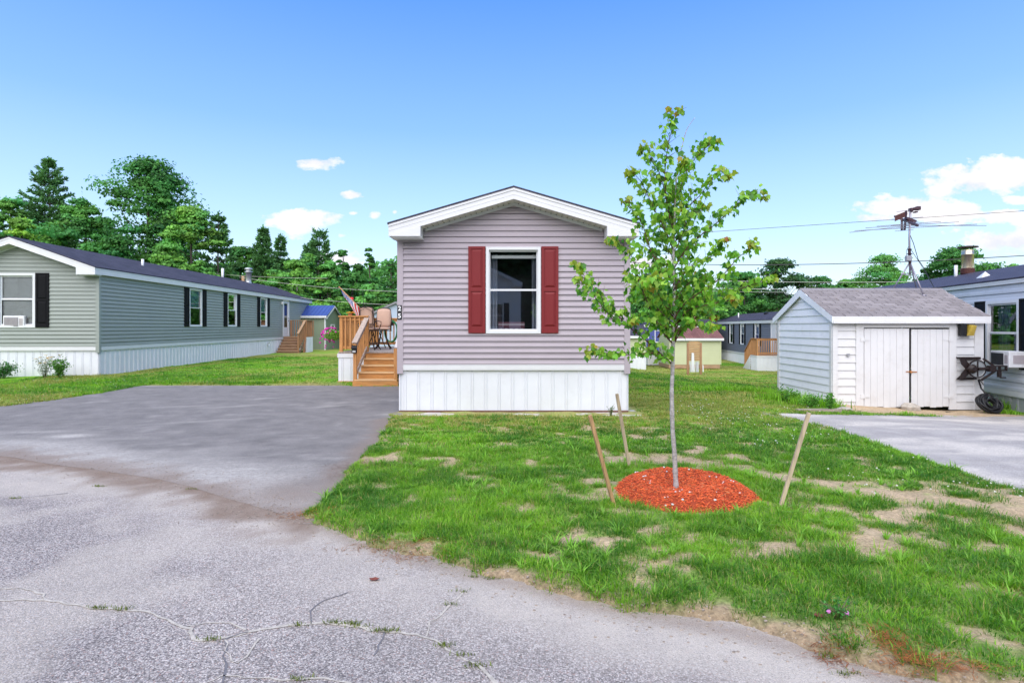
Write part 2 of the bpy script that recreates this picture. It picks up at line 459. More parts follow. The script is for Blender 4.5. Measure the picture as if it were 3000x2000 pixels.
def home(name, label, cat, loc, rz, W, LEN, zs, zb, ze, zp, sid, skirtm, trim, roofm, of=.33, os=.11, exp=.1076, front=(), sides=(), corner=None, group=None,
         fasc=.205, frontsid=None, skirt_in=.03, metal_roof=False, detailed=True, zground=-.35, soff=True, returns=True, roof_gap=0., back_of=None, low_skirt=None):
    """gabled mobile home; local x across, y back, z up. front/sides: dicts of openings"""
    T = thing(name, label, cat, loc, rz, group)
    zte = None
    hw = W / 2
    s = (zp - (ze + .02)) / (hw + os)          # roof slope, eave top at ze+.02+...
    eave = ze + .0
    zt = lambda x: zp - s * abs(x)
    zsof = lambda x: zt(x) - fasc
    corner = corner or sid
    back_of = of if back_of is None else back_of
    walls = {'front': ((-hw, 0), (1, 0), (0, -1), W), 'right': ((hw, 0), (0, 1), (1, 0), LEN), 'left': ((-hw, LEN), (0, -1), (-1, 0), LEN), 'back': ((hw, LEN), (-1, 0), (0, 1), W)}
    ops = {k: [] for k in walls}
    for w in front: ops['front'].append(w)
    for w in sides: ops[w['side']].append(w)
    for k, (o, u, n, wl) in walls.items():
        mb = MB(); gable = k in ('front', 'back')
        z1 = zsof(0) if gable else min(ze, zsof(hw) + .0)
        pr = siding_prof(zb, z1, exp) if detailed else lap_prof(zb, z1, exp)
        if gable:
            ga = lambda z: max(0., hw - max(0., (zsof(0) - z)) / s) if z > zsof(hw) else 0.
            xa = lambda z: ga(z); xb = lambda z, wl=wl: wl - ga(z)
        else:
            xa = lambda z: 0.; xb = lambda z, wl=wl: wl
        holes = [(w['a0'] + .02, w['a1'] - .02, w['z0'] + .02, w['z1'] - .02) for w in ops[k] if w.get('hole', True)]
        m = (frontsid or sid) if k == 'front' else sid
        if detailed and k in ('front', 'right', 'left'):
            sr = random.Random(len(label) + ord(k[0]))
            for q in range(4 if k == 'front' else 12):
                a_ = sr.uniform(.4, wl - .4); zz = zb + exp * sr.randrange(0, 20)
                if zz + 2 * exp < ze and not any(h[0] - .5 < a_ < h[1] + .5 and h[2] - .3 < zz < h[3] + .2 for h in holes): mb.obox(o, u, n, a_, a_ + .004, .004, .0225, zz + .004, zz + exp * .98)
        wall_quads(mb, o, u, n, pr, xa, xb, holes)
        mb.build('siding_wall', m, T, fix=False)
        # inner backing so nothing shows through
        sk = MB(); o2 = (o[0] - n[0] * skirt_in, o[1] - n[1] * skirt_in)
        skirt_panel(sk, o2, u, n, wl, zground, zs)
        bt = MB(); bt.obox(o, u, n, .0, wl, -.03, .012, zs, zb - .001)
        bt.obox(o, u, n, .0, wl, .012, .018, zs + .02, zb - .015)
        sk.build('skirting', skirtm, T, fix=False); bt.build('skirt_band', low_skirt or trim, T)
    # corner trims
    for sx in (-1, 1):
        for yy, sy in ((0, -1), (LEN, 1)):
            mb = MB(); x = sx * hw
            mb.box(x - sx * .085, x + sx * .024, yy, yy + sy * .024, zs - .06, min(zsof(hw), ze) - .004)
            mb.box(x, x + sx * .024, yy, yy - sy * .085, zs - .06, min(zsof(hw), ze) - .004)
            mb.build('corner_trim', corner, T)
    # floor/ceiling closing the box
    xe = hw + os
    # roof: two slabs
    mb = MB(); th = .03
    for sx in (-1, 1):
        mb.prism([(0, zp), (sx * (xe + .02), zt(xe + .02)), (sx * (xe + .02), zt(xe + .02) + th), (0, zp + th)], 'y', -of - .02, LEN + back_of + .02)
    roof = mb.build('roof', roofm, T)
    # rake boards, eave fascia, soffits
    ef = zt(xe); fz = ef - fasc
    for y0, sg in ((-of, -1), (LEN + back_of, 1)):
        mb = MB()
        for sx in (-1, 1):
            mb.prism([(0, zp - .002), (sx * xe, ef - .002), (sx * xe, fz), (0, zsof(0))], 'y', y0, y0 - sg * .025)
            mb.prism([(0, zp - .002), (sx * xe, ef - .002), (sx * xe, ef - .045), (0, zp - .045)], 'y', y0 + sg * .012, y0 + sg * .0005)
            # fine horizontal moulding line
            mb.prism([(0, zp - .12), (sx * xe, ef - .12), (sx * xe, ef - .125), (0, zp - .125)], 'y', y0 + sg * .004, y0 + sg * .0005)
        mb.build('fascia', trim, T)
    for sx in (-1, 1):
        mb = MB()
        mb.box(sx * xe, sx * (xe - .022), -of + .0255, LEN + back_of - .0255, fz, ef - .012)
        mb.box(sx * (xe + .008), sx * (xe + .0005), -of, LEN + back_of, ef - .05, ef - .012)
        if os > .03: mb.box(sx * (xe - .0225), sx * (hw - .005), -of + .026, LEN + back_of - .026, fz + .004, fz + .012)
        mb.build('fascia', trim, T)
    if soff:
        mb = MB()
        step = .1; nst = int(xe / step)
        for sx in (-1, 1):
            for i in range(nst + 1):
                xa_, xb_ = i * step, min(xe - .03, (i + 1) * step - .02)
                if xb_ <= xa_: continue
                mb.prism([(sx * xa_, zsof(xa_) + .004), (sx * xb_, zsof(xb_) + .004), (sx * xb_, zsof(xb_) + .018), (sx * xa_, zsof(xa_) + .018)], 'y', -of + .026, -.001)
            mb.prism([(0, zsof(0) + .02), (sx * (xe - .03), zsof(xe - .03) + .02), (sx * (xe - .03), zsof(xe - .03) + .026), (0, zsof(0) + .026)], 'y', -of + .026, -.001)
        mb.build('soffit', MATS['soffit'], T)
        mb = MB()
        for sx in (-1, 1):
            mb.prism([(0, zsof(0) + .003), (sx * (hw - .5), zsof(hw - .5) + .003), (sx * (hw - .5), zsof(hw - .5) - .05), (0, zsof(0) - .05)], 'y', -.0245, -.0005)
        mb.build('frieze', trim, T)
    if returns:
        for sx in (-1, 1):
            mb = MB(); xi = xe - .57; bz = fz - .012
            mb.prism([(sx * (xe - .001), bz), (sx * xi, bz), (sx * xi, zsof(xi) + .01), (sx * (xe - .001), fz + .01)], 'y', -of - .004, -.0275)
            mb.prism([(sx * (xi - .012), bz - .022), (sx * (xe - .03), bz - .022), (sx * (xe - .03), bz - .002), (sx * (xi - .012), bz - .002)], 'y', -of + .03, -.026)
            mb.build('eave_return', trim, T)
    # openings
    for k, lst in ops.items():
        o, u, n, wl = walls[k]
        for w in lst:
            if w.get('door'):
                door(T, o, u, n, w['a0'], w['a1'], w['z0'], w['z1'], trim, MATS['white_trim'], w.get('glass'))
            else:
                window(T, o, u, n, w['a0'], w['a1'], w['z0'], w['z1'], w.get('frame', MATS['white_vinyl']), w.get('gl', 'glass'), w.get('blind'), w.get('fw', .055), w.get('mid'),
                       shutter=w.get('shutter'), sh_w=w.get('sh_w', .32), sh_style=w.get('style', 'panel'), sh_sides=w.get('sh_sides', (1, 1)))
    return T

def basics():
    paint('white_trim', (.66, .665, .68), .4, .04, 3)
    paint('white_vinyl', (.68, .69, .71), .3, .03, 3)
    paint('white_skirt', (.71, .725, .765), .35, .06, 1.2, dirt=(.45, .44, .42), dirt_amt=.2)
    paint('soffit', (.62, .6, .56), .5, .05, 4)
    paint('unlit_room', (.03, .03, .035), .9, .2, 3)  # near-black colour standing in for unlit interiors
    paint('brass', (.3, .25, .16), .35, .1, 10, metal=.8)
    paint('black_plastic', (.012, .012, .014), .4, .2, 5)
    paint('dark_metal', (.03, .022, .018), .4, .3, 12, dirt=(.12, .05, .02), dirt_amt=.5, metal=.3)
    paint('galv', (.5, .51, .53), .35, .15, 8, metal=.7)
    glassmat('glass', .16, (.97, 1., 1.)); glassmat('darkglass', .12, (.25, .28, .3))
    paint('blind_white', (.85, .88, .88), .5, .05, 4)
    paint('blind_teal', (.35, .6, .6), .5, .08, 4)
    paint('concrete', (.5, .47, .42), .85, .15, 6, dirt=(.3, .27, .22), dirt_amt=.4, bumpy=.3)

def shingle_mat(name, c1, c2, mort, scale=1.0):
    if name in MATS: return MATS[name]
    m, nt = new_mat(name)
    v = obj_co(nt)
    sp = N(nt, 'ShaderNodeSeparateXYZ'); L(nt, v, sp.inputs[0])
    cb = N(nt, 'ShaderNodeCombineXYZ'); L(nt, sp.outputs[1], cb.inputs[0]); L(nt, sp.outputs[0], cb.inputs[1])
    br = N(nt, 'ShaderNodeTexBrick'); L(nt, cb.outputs[0], br.inputs['Vector'])
    br.inputs['Color1'].default_value = (*c1, 1); br.inputs['Color2'].default_value = (*c2, 1); br.inputs['Mortar'].default_value = (*mort, 1)
    br.inputs['Scale'].default_value = scale; br.inputs['Brick Width'].default_value = .3; br.inputs['Row Height'].default_value = .14
    br.inputs['Mortar Size'].default_value = .006; br.inputs['Mortar Smooth'].default_value = .3
    g = noise(nt, v, 90, 4, .7)
    c = mixc(nt, 1., br.outputs['Color'], ramp(nt, g, [(.3, (.6, .6, .6)), (.7, (1.35, 1.35, 1.35))]), 'MULTIPLY')
    g2 = noise(nt, v, 1.2, 4)
    c = mixc(nt, 1., c, ramp(nt, g2, [(.3, (.8, .8, .8)), (.7, (1.15, 1.15, 1.15))]), 'MULTIPLY')
    b = bsdf(nt, c, .85, .25); bump(nt, b, math_(nt, 'ADD', br.outputs['Fac'], math_(nt, 'MULTIPLY', g, -.6)), .5, -.006)
    out(nt, b.outputs[0]); MATS[name] = m; return m

def build_homes():
    dark_roof = shingle_mat('roof_shingle_dark', (.042, .04, .06), (.062, .058, .085), (.02, .02, .03))
    mauve = paint('mauve_siding', (.40, .352, .388), .45, .05, 1.5, stretch=(1, 1, 1), spec=.3)
    red = paint('shutter_red', (.185, .014, .017), .55, .08, 60, bumpy=.2, bscale=300)
    black = paint('shutter_black', (.006, .006, .008), .6, .2, 30, spec=.12)
    # ---------------- main house
    Yf = 10.56; xl, xr = ux(1168, Yf), ux(1842, Yf); W = xr - xl; xc = (xl + xr) / 2
    a0, a1 = ux(1424, Yf) - xl, ux(1584, Yf) - xl
    T = home('mobile_home', 'mauve-grey mobile home with dark red shutters, number 25 on its corner', 'mobile home', (xc, Yf, 0), 0, W, 20,
         .77, .883, 3.40, 4.075, mauve, MATS['white_skirt'], MATS['white_trim'], dark_roof, of=.36, os=.11,
         front=[dict(a0=a0, a1=a1, z0=1.453, z1=3.056, shutter=red, sh_w=.315, mid=2.262, fw=.055)], zground=.02)
    # things seen behind the glass
    mb = MB(); A = a0 - W / 2
    mb.box(A + .1, A + .95, .12, .15, 2.86, 2.92)
    mb.build('blind_headrail', MATS['blind_white'], T)
    mb = MB(); rr = random.Random(3)
    for (x0, x1) in ((A - .05, A + .2), (A + .86, A + 1.05)):
        pts = []
        for i in range(25):
            t = i / 24; pts.append((x0 + (x1 - x0) * t, .22 + .03 * math.sin(t * 26)))
        for i in range(24):
            mb.add([(pts[i][0], pts[i][1], 1.3), (pts[i + 1][0], pts[i + 1][1], 1.3), (pts[i + 1][0] * .98, pts[i + 1][1], 2.95), (pts[i][0] * .98, pts[i][1], 2.95)], [(0, 1, 2, 3)])
    mb.build('curtain', paint('curtain', (.3, .32, .4), .8, .1, 3), T, fix=False)
    # patterned quilt folded under the window
    V = []; Q = []; C = []
    for i in range(20):
        for j in range(7):
            x0 = A + .22 + i * .025; z0 = 1.46 + j * .03
            k = len(V); V += [(x0, .3, z0), (x0 + .025, .3, z0), (x0 + .025, .31, z0 + .03), (x0, .31, z0 + .03)]
            Q.append((k, k + 1, k + 2, k + 3))
            tri = (i % 4) - (j % 3); c = (.42, .40, .37) if (j < 3 and abs(i % 4 - 1.5) < 1.7 - j * .5) else (.11, .05, .065)
            if j >= 4: c = (.34, .28, .31) if j % 2 else (.14, .07, .09)
            if j < 3 and c[0] < .2 and i % 8 > 4: c = (.07, .07, .1)
            C += [c] * 4
    npmesh('quilt', np.array(V), np.array(Q), leafmat('cloth_col', 0., .8, .1), T, np.array(C))
    MB().box(A + .2, A + .75, .3, .5, 1.3, 1.45).build('bed', MATS['unlit_room'], T)
    # number plates on the corner trim
    bp = MB(); bp.box(-W / 2 - .022, -W / 2 + .078, -.034, -.0255, 1.915, 1.995).box(-W / 2 - .022, -W / 2 + .078, -.034, -.0255, 1.71, 1.9)
    bp = MB(); zt0 = uz(894, Yf); zb0 = uz(936, Yf); zm = (zt0 + zb0) / 2
    wn = paint('digit_white', (.85, .85, .85), .4, .01)
    for tch, z0, z1 in (('2', zm + .003, zt0), ('5', zb0, zm - .003)):
        b = MB().box(-W / 2 - .02, -W / 2 + .064, -.034, -.0255, z0, z1)
        pl = b.build('number_plate', MATS['black_plastic'], T)
        cu = bpy.data.curves.new('digit', 'FONT'); cu.body = tch; cu.size = .118; cu.align_x = 'CENTER'; cu.align_y = 'CENTER'; cu.extrude = .001; cu.offset = .003
        cu.materials.append(wn)
        tmp = bpy.data.objects.new('tmp', cu); COL.objects.link(tmp); bpy.context.view_layer.update()
        me = bpy.data.meshes.new_from_object(tmp); bpy.data.objects.remove(tmp)
        t = bpy.data.objects.new('digit', me); COL.objects.link(t); t.parent = pl
        t.rotation_euler = (rad(90), 0, 0); t.location = (-W / 2 + .022, -.036, (z0 + z1) / 2)
    slab = MB().prism([(ux(1137, 10.1) , 10.15), (2.34, 10.15), (2.34, 31), (xl - .18, 31), (xl - .18, 10.75)], 'z', -.25, -.005)
    o = slab.build('concrete_slab', MATS['concrete'], None, bevel=.01)
    tag(o, 'pale concrete slab just showing under the mauve-grey home', 'slab')
    MB().box(-W / 2 + .01, W / 2 - .01, -.012, .0, -.004, .03).build('base_strip', paint('rust', (.16, .08, .06), .7, .2, 9), T)

    # ---------------- left house, green-grey
    sage = paint('sage_siding', (.29, .32, .296), .5, .05, 1.3)
    th = math.atan(.0534); R = Vector((math.cos(th), math.sin(th)))
    W2 = 4.875; c = Vector((-13.07, 18.)) - R * (W2 / 2)
    zl = -.02
    def sy(px): 
        o_ = (px - 1500) / F; y = -12.109 / (o_ + .0534); return (y - 18) / math.cos(th)
    sides = []
    for p0, p1 in ((553, 590), (665, 692), (761, 781)):
        sides.append(dict(side='right', a0=sy(p0) , a1=sy(p1), z0=1.60, z1=3.2, shutter=black, sh_w=.38, blind=(MATS['blind_teal'], 2.45), gl='glass'))
    sides.append(dict(side='right', a0=sy(828), a1=sy(845) + .05, z0=1.02, z1=3.28, door=True, glass=True))
    def fx(px, Y=18.): return ux(px, Y) + 13.07 + W2 
    T2 = home('mobile_home', 'long sage-green mobile home with black shutters, on the left beyond the driveway', 'mobile home', (c.x, c.y, zl), th, W2, 21.9,
         .84, .975, 3.42, 4.36, sage, MATS['white_skirt'], MATS['white_trim'], dark_roof, of=.36, os=.12, exp=.125,
         front=[dict(a0=fx(8), a1=fx(113), z0=1.57, z1=3.28, shutter=black, sh_w=.4, mid=2.47, blind=(MATS['blind_white'], 1.9), fw=.075)], sides=sides, zground=.02)
    # roof vents
    mb = MB(); mb.cyl((.9, 5.0, 3.9), .05, .42, 10); mb.build('vent_pipe', MATS['white_vinyl'], T2, smooth=True)
    mb = MB(); mb.cyl((-.3, 14.8, 4.2), .07, .75, 10); mb.build('vent_pipe', MATS['white_trim'], T2, smooth=True)
    fl = MB().lathe((.15, 17.3, 4.2), [(.2, 0), (.17, .12), (.17, .75), (.24, .76), (.24, .80), (.15, .82), (.15, .92), (.26, .93), (.2, 1.02), (0, 1.05)], 18)
    fl.build('flue', MATS['galv'], T2, smooth=True)
    # wall lamp beside door
    mb = MB().box(W2 / 2 + .02, W2 / 2 + .14, sy(826) - .22, sy(826) - .08, 2.95, 3.12); mb.build('porch_lamp', MATS['white_vinyl'], T2, bevel=.02)
    MB().lathe((W2 / 2 + .03, sy(785), .62), [(0, 0), (.09, 0), (.11, .03)], 12, 'x').build('dryer_vent', MATS['white_trim'], T2)
    # window air conditioner (own thing)
    ac_unit('window air conditioner, white, in the front window of the sage-green home', (ux(53, 18), 17.83, 1.545), 0, .66, .38, .4, True)

    # ---------------- right house: pale blue-white, metal roof
    th = -math.atan(.1956); W3 = 4.3
    R = Vector((math.cos(th), math.sin(th))); zg = -.35
    y0 = 9.0; c = Vector((8.757 + .1956 * y0, y0)) + R * (W3 / 2)
    pale = paint('pale_siding', (.56, .58, .63), .5, .06, 1.2, dirt=(.3, .28, .26), dirt_amt=.25)
    metal = metal_roof_mat()
    LEN3 = 17.6
    def s3(px):
        o_ = (px - 1500) / F; y = 8.757 / (o_ - .1956); return LEN3 - (y - y0) / math.cos(th)
    wa1, wa0 = s3(2990), s3(2892)
    if wa0 > wa1: wa0, wa1 = wa1, wa0
    yw = 8.757 / ((2940 - 1500) / F - .1956)
    T3 = home('mobile_home', 'pale blue-grey mobile home with ribbed dark metal roof, behind the white shed', 'mobile home', (c.x, c.y, zg), th, W3, LEN3,
         .36, .50, 2.98, 3.60, pale, paint('grey_skirt', (.34, .35, .36), .5, .1, 3), MATS['white_trim'], metal, of=.1, os=.06, exp=.2,
         sides=[dict(side='left', a0=wa0 , a1=wa1, z0=uz(1078, yw) - zg, z1=uz(880, yw) - zg, shutter=black, sh_w=.42, style='louver', mid=uz(975, yw) - zg, frame=MATS['white_trim'], fw=.07)],
         soff=False, returns=False, fasc=.1, zground=-.3)
    pal_curtain = MB()
    mb = MB()
    lx = -W3 / 2 + .18
    wy0 = LEN3 - wa1; wy1 = LEN3 - wa0
    for i in range(16):
        y_a = wy0 + (wy1 - wy0) * (.55 + .025 * i); y_b = y_a + .03
        mb.add([(lx + .02 * math.sin(i * 1.3), y_a, 1.4), (lx + .02 * math.sin((i + 1) * 1.3), y_b, 1.4), (lx + .02 * math.sin((i + 1) * 1.3), y_b, 2.6), (lx + .02 * math.sin(i * 1.3), y_a, 2.6)], [(0, 1, 2, 3)])
    mb.build('curtain', MATS['curtain'], T3, fix=False)
    # chimney
    yc = 18.1; py_ = Vector((ux(2835, yc), yc, 0)) - Vector((c.x, c.y, 0)); lxc = py_.x * R.x + py_.y * R.y; lyc = -py_.x * R.y + py_.y * R.x
    zc = 3.35
    ch = MB().lathe((lxc, lyc, zc), [(.19, 0), (.19, .1), (.175, .12), (.175, .25), (.19, .27), (.19, .42), (.17, .44)], 20).build('chimney', paint('rust_pipe', (.07, .02, .015), .6, .3, 10), T3, smooth=False)
    MB().lathe((lxc, lyc, zc), [(.165, .44), (.165, .86), (.17, .865), (.17, .88), (.165, .885), (.165, 1.02)], 20).build('flue', paint('flue_metal', (.62, .52, .38), .3, .2, 6, dirt=(.25, .1, .02), dirt_amt=.6, metal=.9), ch, smooth=True)
    cp = MB().lathe((lxc, lyc, zc), [(0, 1.16), (.27, 1.12), (.28, 1.09), (0, 1.1)], 20)
    for k in range(4): cp.bar((lxc + .12 * math.cos(k * 1.57), lyc + .12 * math.sin(k * 1.57), zc + 1.0), (lxc + .14 * math.cos(k * 1.57), lyc + .14 * math.sin(k * 1.57), zc + 1.1), .02, .01)
    cp.build('chimney_cap', paint('rust_cap', (.03, .015, .015), .5, .3, 10), ch)
    MB().cyl((lxc - .28, lyc + .1, zc), .05, .55, 10).build('vent_pipe', MATS['white_vinyl'], T3, smooth=True)
    # small white triangular roof vent
    yv = 15.0; pv = Vector((ux(2880, yv), yv, 0)) - Vector((c.x, c.y, 0)); vx = pv.x * R.x + pv.y * R.y; vy = -pv.x * R.y + pv.y * R.x
    zv = 3.60 - (3.6 - 3.0) / (W3 / 2 + .06) * abs(vx) + .035
    MB().add([(vx - .1, vy - .12, zv - .03), (vx + .1, vy - .12, zv + .03), (vx + .1, vy + .12, zv + .03), (vx - .1, vy + .12, zv - .03), (vx + .05, vy, zv + .14)], [(0, 1, 4), (1, 2, 4), (2, 3, 4), (3, 0, 4)]).build('roof_vent', MATS['white_vinyl'], T3)
    ya = 12.75
    ac_unit('large old window air conditioner in the window of the pale blue-grey home', (ux(2938, ya) - .12, ya - .05, uz(1073, ya)), th - rad(90), .64, .35, .5, False)

    # ---------------- blue-grey house far right (behind the shed)
    th = -math.atan(.0906); zg = -1.2; y0 = 30; W4 = 4.3; L4 = 20
    R = Vector((math.cos(th), math.sin(th))); c = Vector((13.4 + .0906 * y0, y0)) + R * (W4 / 2)
    bluegrey = paint('bluegrey_siding', (.155, .17, .21), .5, .05, 1.2)
    def s4(px): 
        o_ = (px - 1500) / F; y = 13.4 / (o_ - .0906); return L4 - (y - y0)
    sd = []
    for p0, p1 in ((2136, 2149), (2168, 2182), (2210, 2227)):
        a, b = sorted((s4(p0), s4(p1))); q = (b - a); 
        sd.append(dict(side='left', a0=a + .12 * q, a1=b - .12 * q, z0=1.45, z1=3.05, shutter=black, sh_w=.32, blind=(MATS['blind_teal'], 2.3)))
    a, b = sorted((s4(2259), s4(2274))); sd.append(dict(side='left', a0=a, a1=b + .1, z0=.85, z1=3.05, door=True))
    T4 = home('mobile_home', 'slate-blue mobile home with black shutters and white skirting beyond the lawn', 'mobile home', (c.x, c.y, zg), th, W4, L4,
         .74, .86, 3.2, 3.86, bluegrey, MATS['white_skirt'], MATS['white_trim'], dark_roof, exp=.12, sides=sd, of=.3, os=.11, zground=-.2)
    MB().cyl((-1.3, 16.5, 3.4), .05, .5, 8).build('vent_pipe', MATS['white_vinyl'], T4, smooth=True)
    MB().lathe((-.6, 12.2, 3.7), [(.16, 0), (.18, .1), (.1, .16), (0, .18)], 10).build('roof_vent', MATS['black_plastic'], T4)

    # ---------------- royal-blue house far behind the tree
    zg = -1.2; yb = 46.
    royal = paint('royal_siding', (.045, .065, .25), .5, .08, 1.2)
    xL, xR = ux(1890, yb), ux(2098, yb)
    T5 = home('mobile_home', 'deep blue mobile home far behind the red-roofed shed', 'mobile home', ((xL + xR) / 2 + 8, yb + 2.1, zg), rad(90), 4.2, 21,
         .74, .86, 2.78, 3.35, royal, MATS['white_skirt'], MATS['white_trim'], dark_roof, exp=.12, of=.2, os=.11, soff=False, returns=False, zground=-.2) if False else None
    T5 = thing('mobile_home', 'deep blue mobile home far behind the red-roofed shed', 'mobile home', ((xL + xR) / 2, yb, zg))
    wv = xR - xL; hv = wv / 2
    mb = MB(); wall_quads(mb, (-hv, 0), (1, 0), (0, -1), lap_prof(.8, 2.82, .13), lambda z: 0, lambda z: wv, [])
    wall_quads(mb, (hv, 0), (0, 1), (1, 0), lap_prof(.8, 2.82, .13), lambda z: 0, lambda z: 4.2, [])
    wall_quads(mb, (-hv, 4.2), (0, -1), (-1, 0), lap_prof(.8, 2.82, .13), lambda z: 0, lambda z: 4.2, [])
    wall_quads(mb, (hv, 4.2), (-1, 0), (0, 1), lap_prof(.8, 2.82, .13), lambda z: 0, lambda z: wv, [])
    mb.build('siding_wall', royal, T5, fix=False)
    for sx in (-1, 1): MB().prism([(0, 2.9), (4.2, 2.9), (2.1, 3.3)], 'x', sx * hv, sx * (hv - .05)).build('gable', royal, T5)
    mb = MB(); skirt_panel(mb, (-hv, .03), (1, 0), (0, -1), wv, -.2, .8); skirt_panel(mb, (hv - .03, 0), (0, 1), (1, 0), 4.2, -.2, .8); mb.build('skirting', MATS['white_skirt'], T5, fix=False)
    mb = MB(); mb.prism([(-.15, 2.92), (2.1, 3.36), (2.1, 3.40), (-.15, 2.96)], 'x', -hv - .2, hv + .2).prism([(4.35, 2.92), (2.1, 3.36), (2.1, 3.40), (4.35, 2.96)], 'x', -hv - .2, hv + .2)
    mb.build('roof', dark_roof, T5)
    MB().box(-hv - .2, hv + .2, -.16, -.19, 2.76, 2.93).build('fascia', MATS['white_trim'], T5)
    for xx in (-2.1, .9): window(T5, (-hv, 0), (1, 0), (0, -1), hv + xx, hv + xx + .8, 1.5, 2.5, MATS['white_vinyl'], 'glass')

    # ---------------- white house across the road, seen only in the window glass
    T6 = home('mobile_home', 'plain white gabled mobile home across the road, mirrored in the red-shuttered window', 'mobile home', (-2.1, -13., 0), rad(180), 5.2, 12,
         .77, .883, 4.2, 5.5, paint('white_siding', (.7, .7, .72), .5, .04, 1), MATS['white_skirt'], MATS['white_trim'], dark_roof, exp=.11,
         front=[dict(a0=1., a1=2., z0=1.5, z1=3., shutter=black)])

def metal_roof_mat():
    if 'metal_roof' in MATS: return MATS['metal_roof']
    m, nt = new_mat('metal_roof'); v = obj_co(nt)
    w = N(nt, 'ShaderNodeTexWave', wave_type='BANDS', bands_direction='Y'); w.inputs['Scale'].default_value = 1.65; w.inputs['Distortion'].default_value = 0
    L(nt, v, w.inputs['Vector'])
    g = noise(nt, v, 3, 5)
    c = ramp(nt, g, [(.3, (.04, .036, .06)), (.7, (.06, .055, .085))])
    b = bsdf(nt, c, .6, .2, .0); h = ramp(nt, w.outputs['Fac'], [(.6, (0, 0, 0)), (.9, (1, 1, 1))])
    bump(nt, b, h, 1., .03); out(nt, b.outputs[0]); MATS['metal_roof'] = m; return m

def ac_unit(label, loc, rz, w, h, d, small):
    T = thing('air_conditioner', label, 'air conditioner', loc, rz)
    white = paint('ac_white', (.72, .72, .74), .45, .05, 4, dirt=(.4, .37, .3), dirt_amt=.3)
    mb = MB().box(-w / 2, w / 2, -.0, d, 0, h); mb.build('casing', white, T, bevel=.012)
    MB().box(-w / 2 + .04, w * .22, -.008, .0, .04, h - .05).build('grille', paint('ac_grille' if small else 'ac_dark', (.25, .25, .27) if small else (.02, .02, .025), .6, .3, 60, dirt=(.6, .5, .55), dirt_amt=.2), T)
    fin = MB()
    for i in range(12 if small else 0):
        z = .06 + (h - .12) * i / 12; fin.box(-w / 2 + .05, w * .21, -.014, -.009, z, z + .008)
    fm = paint('ac_fin', (.45, .4, .42), .5, .1, 8)
    if small: fin.build('grille_fins', fm, T)
    fin = MB()
    for i in range(9):
        z = .08 + (h - .16) * i / 9; fin.box(w * .27, w / 2 - .04, -.006, -.001, z, z + .018)
    for sx in (-1, 1):
        sl = MB()
        for i in range(9):
            z = .08 + (h - .16) * i / 9; sl.box(sx * (w / 2 + .001), sx * (w / 2 + .006), .08, d * .7, z, z + .018)
        sl.build('side_louvers', fm, T)
    fin.build('louvers', paint('ac_fin', (.45, .4, .42), .5, .1, 8), T)
    MB().box(w * .24, w * .25, -.007, -.001, .03, h - .03).build('divider', white, T)
    if small: MB().box(w / 2 + .001, w / 2 + .42, .16, .2, .0, h + .03).build('side_panel', white, T)
    return T
# ------------------------------------------------------------------ ground, road, lawns
def H(lst): return [hit(*p) for p in lst]
LAWN_L = H([(0, 1193), (60, 1187), (127, 1177), (180, 1171), (241, 1160), (310, 1150), (400, 1133), (445, 1126), (620, 1126), (800, 1124), (990, 1121)])
TIP = H([(1137, 1226), (1100, 1290), (1062, 1332), (1020, 1365), (990, 1400), (968, 1440), (930, 1472), (888, 1500), (868, 1519)])
EDGE = H([(950, 1548), (1060, 1592), (1150, 1622), (1290, 1655), (1420, 1690), (1550, 1718), (1700, 1765), (1850, 1795), (2000, 1820), (2150, 1848), (2300, 1885), (2450, 1935), (2600, 1985)])
BOUND = H([(-700, 1300), (-300, 1312), (0, 1335), (200, 1365), (400, 1392), (560, 1425), (700, 1470), (800, 1500), (868, 1519)])   # old road / newer driveway
HOUSE_L = [(-2.1, 15.0), (-2.13, 10.9), (-2.35, 10.3)]
PAVED = [(-34., 10.6), (-14., 11.)] + LAWN_L + [(-4.4, 15.0)] + HOUSE_L + TIP + EDGE + [(2.6, 2.25), (4.5, 1.9), (9., 1.5), (34., .8), (34., -34.), (-34., -34.)]
DRIVE = [(-34., 10.6), (-14., 11.)] + LAWN_L + [(-4.4, 15.2), (-2.1, 15.2)] + HOUSE_L + TIP + BOUND[::-1][1:] + [(-34., 7.4)]
RD_EDGE = H([(2283, 1213), (2340, 1228), (2420, 1252), (2520, 1284), (2600, 1310), (2700, 1345), (2800, 1378), (2900, 1412), (3000, 1441)])
RDRIVE = RD_EDGE + [(6.1, 3.7), (6.8, 1.5), (20., 1.2), (20., 11.6)] + H([(3200, 1222), (2980, 1222), (2700, 1221), (2450, 1217)])
MULCH_C = (1.60, 5.32); MULCH_R = (.70, .68)

def seg_dist(x, y, poly, closed=False):
    P = np.array(poly, float); d = np.full(np.shape(x), 1e9)
    n = len(P)
    for i in range(n if closed else n - 1):
        a = P[i]; b = P[(i + 1) % n]; ab = b - a; L2 = (ab ** 2).sum() + 1e-12
        t = np.clip(((x - a[0]) * ab[0] + (y - a[1]) * ab[1]) / L2, 0, 1)
        d = np.minimum(d, np.hypot(x - a[0] - t * ab[0], y - a[1] - t * ab[1]))
    return d
def inside(x, y, poly):
    P = np.array(poly, float); c = np.zeros(np.shape(x), bool); n = len(P)
    for i in range(n):
        x0, y0 = P[i]; x1, y1 = P[(i + 1) % n]
        if y0 == y1: continue
        k = ((y0 > y) != (y1 > y)) & (x < (x1 - x0) * (y - y0) / (y1 - y0) + x0)
        c ^= k
    return c
def sdist(x, y, poly):
    d = seg_dist(x, y, poly, True); return np.where(inside(x, y, poly), -d, d)

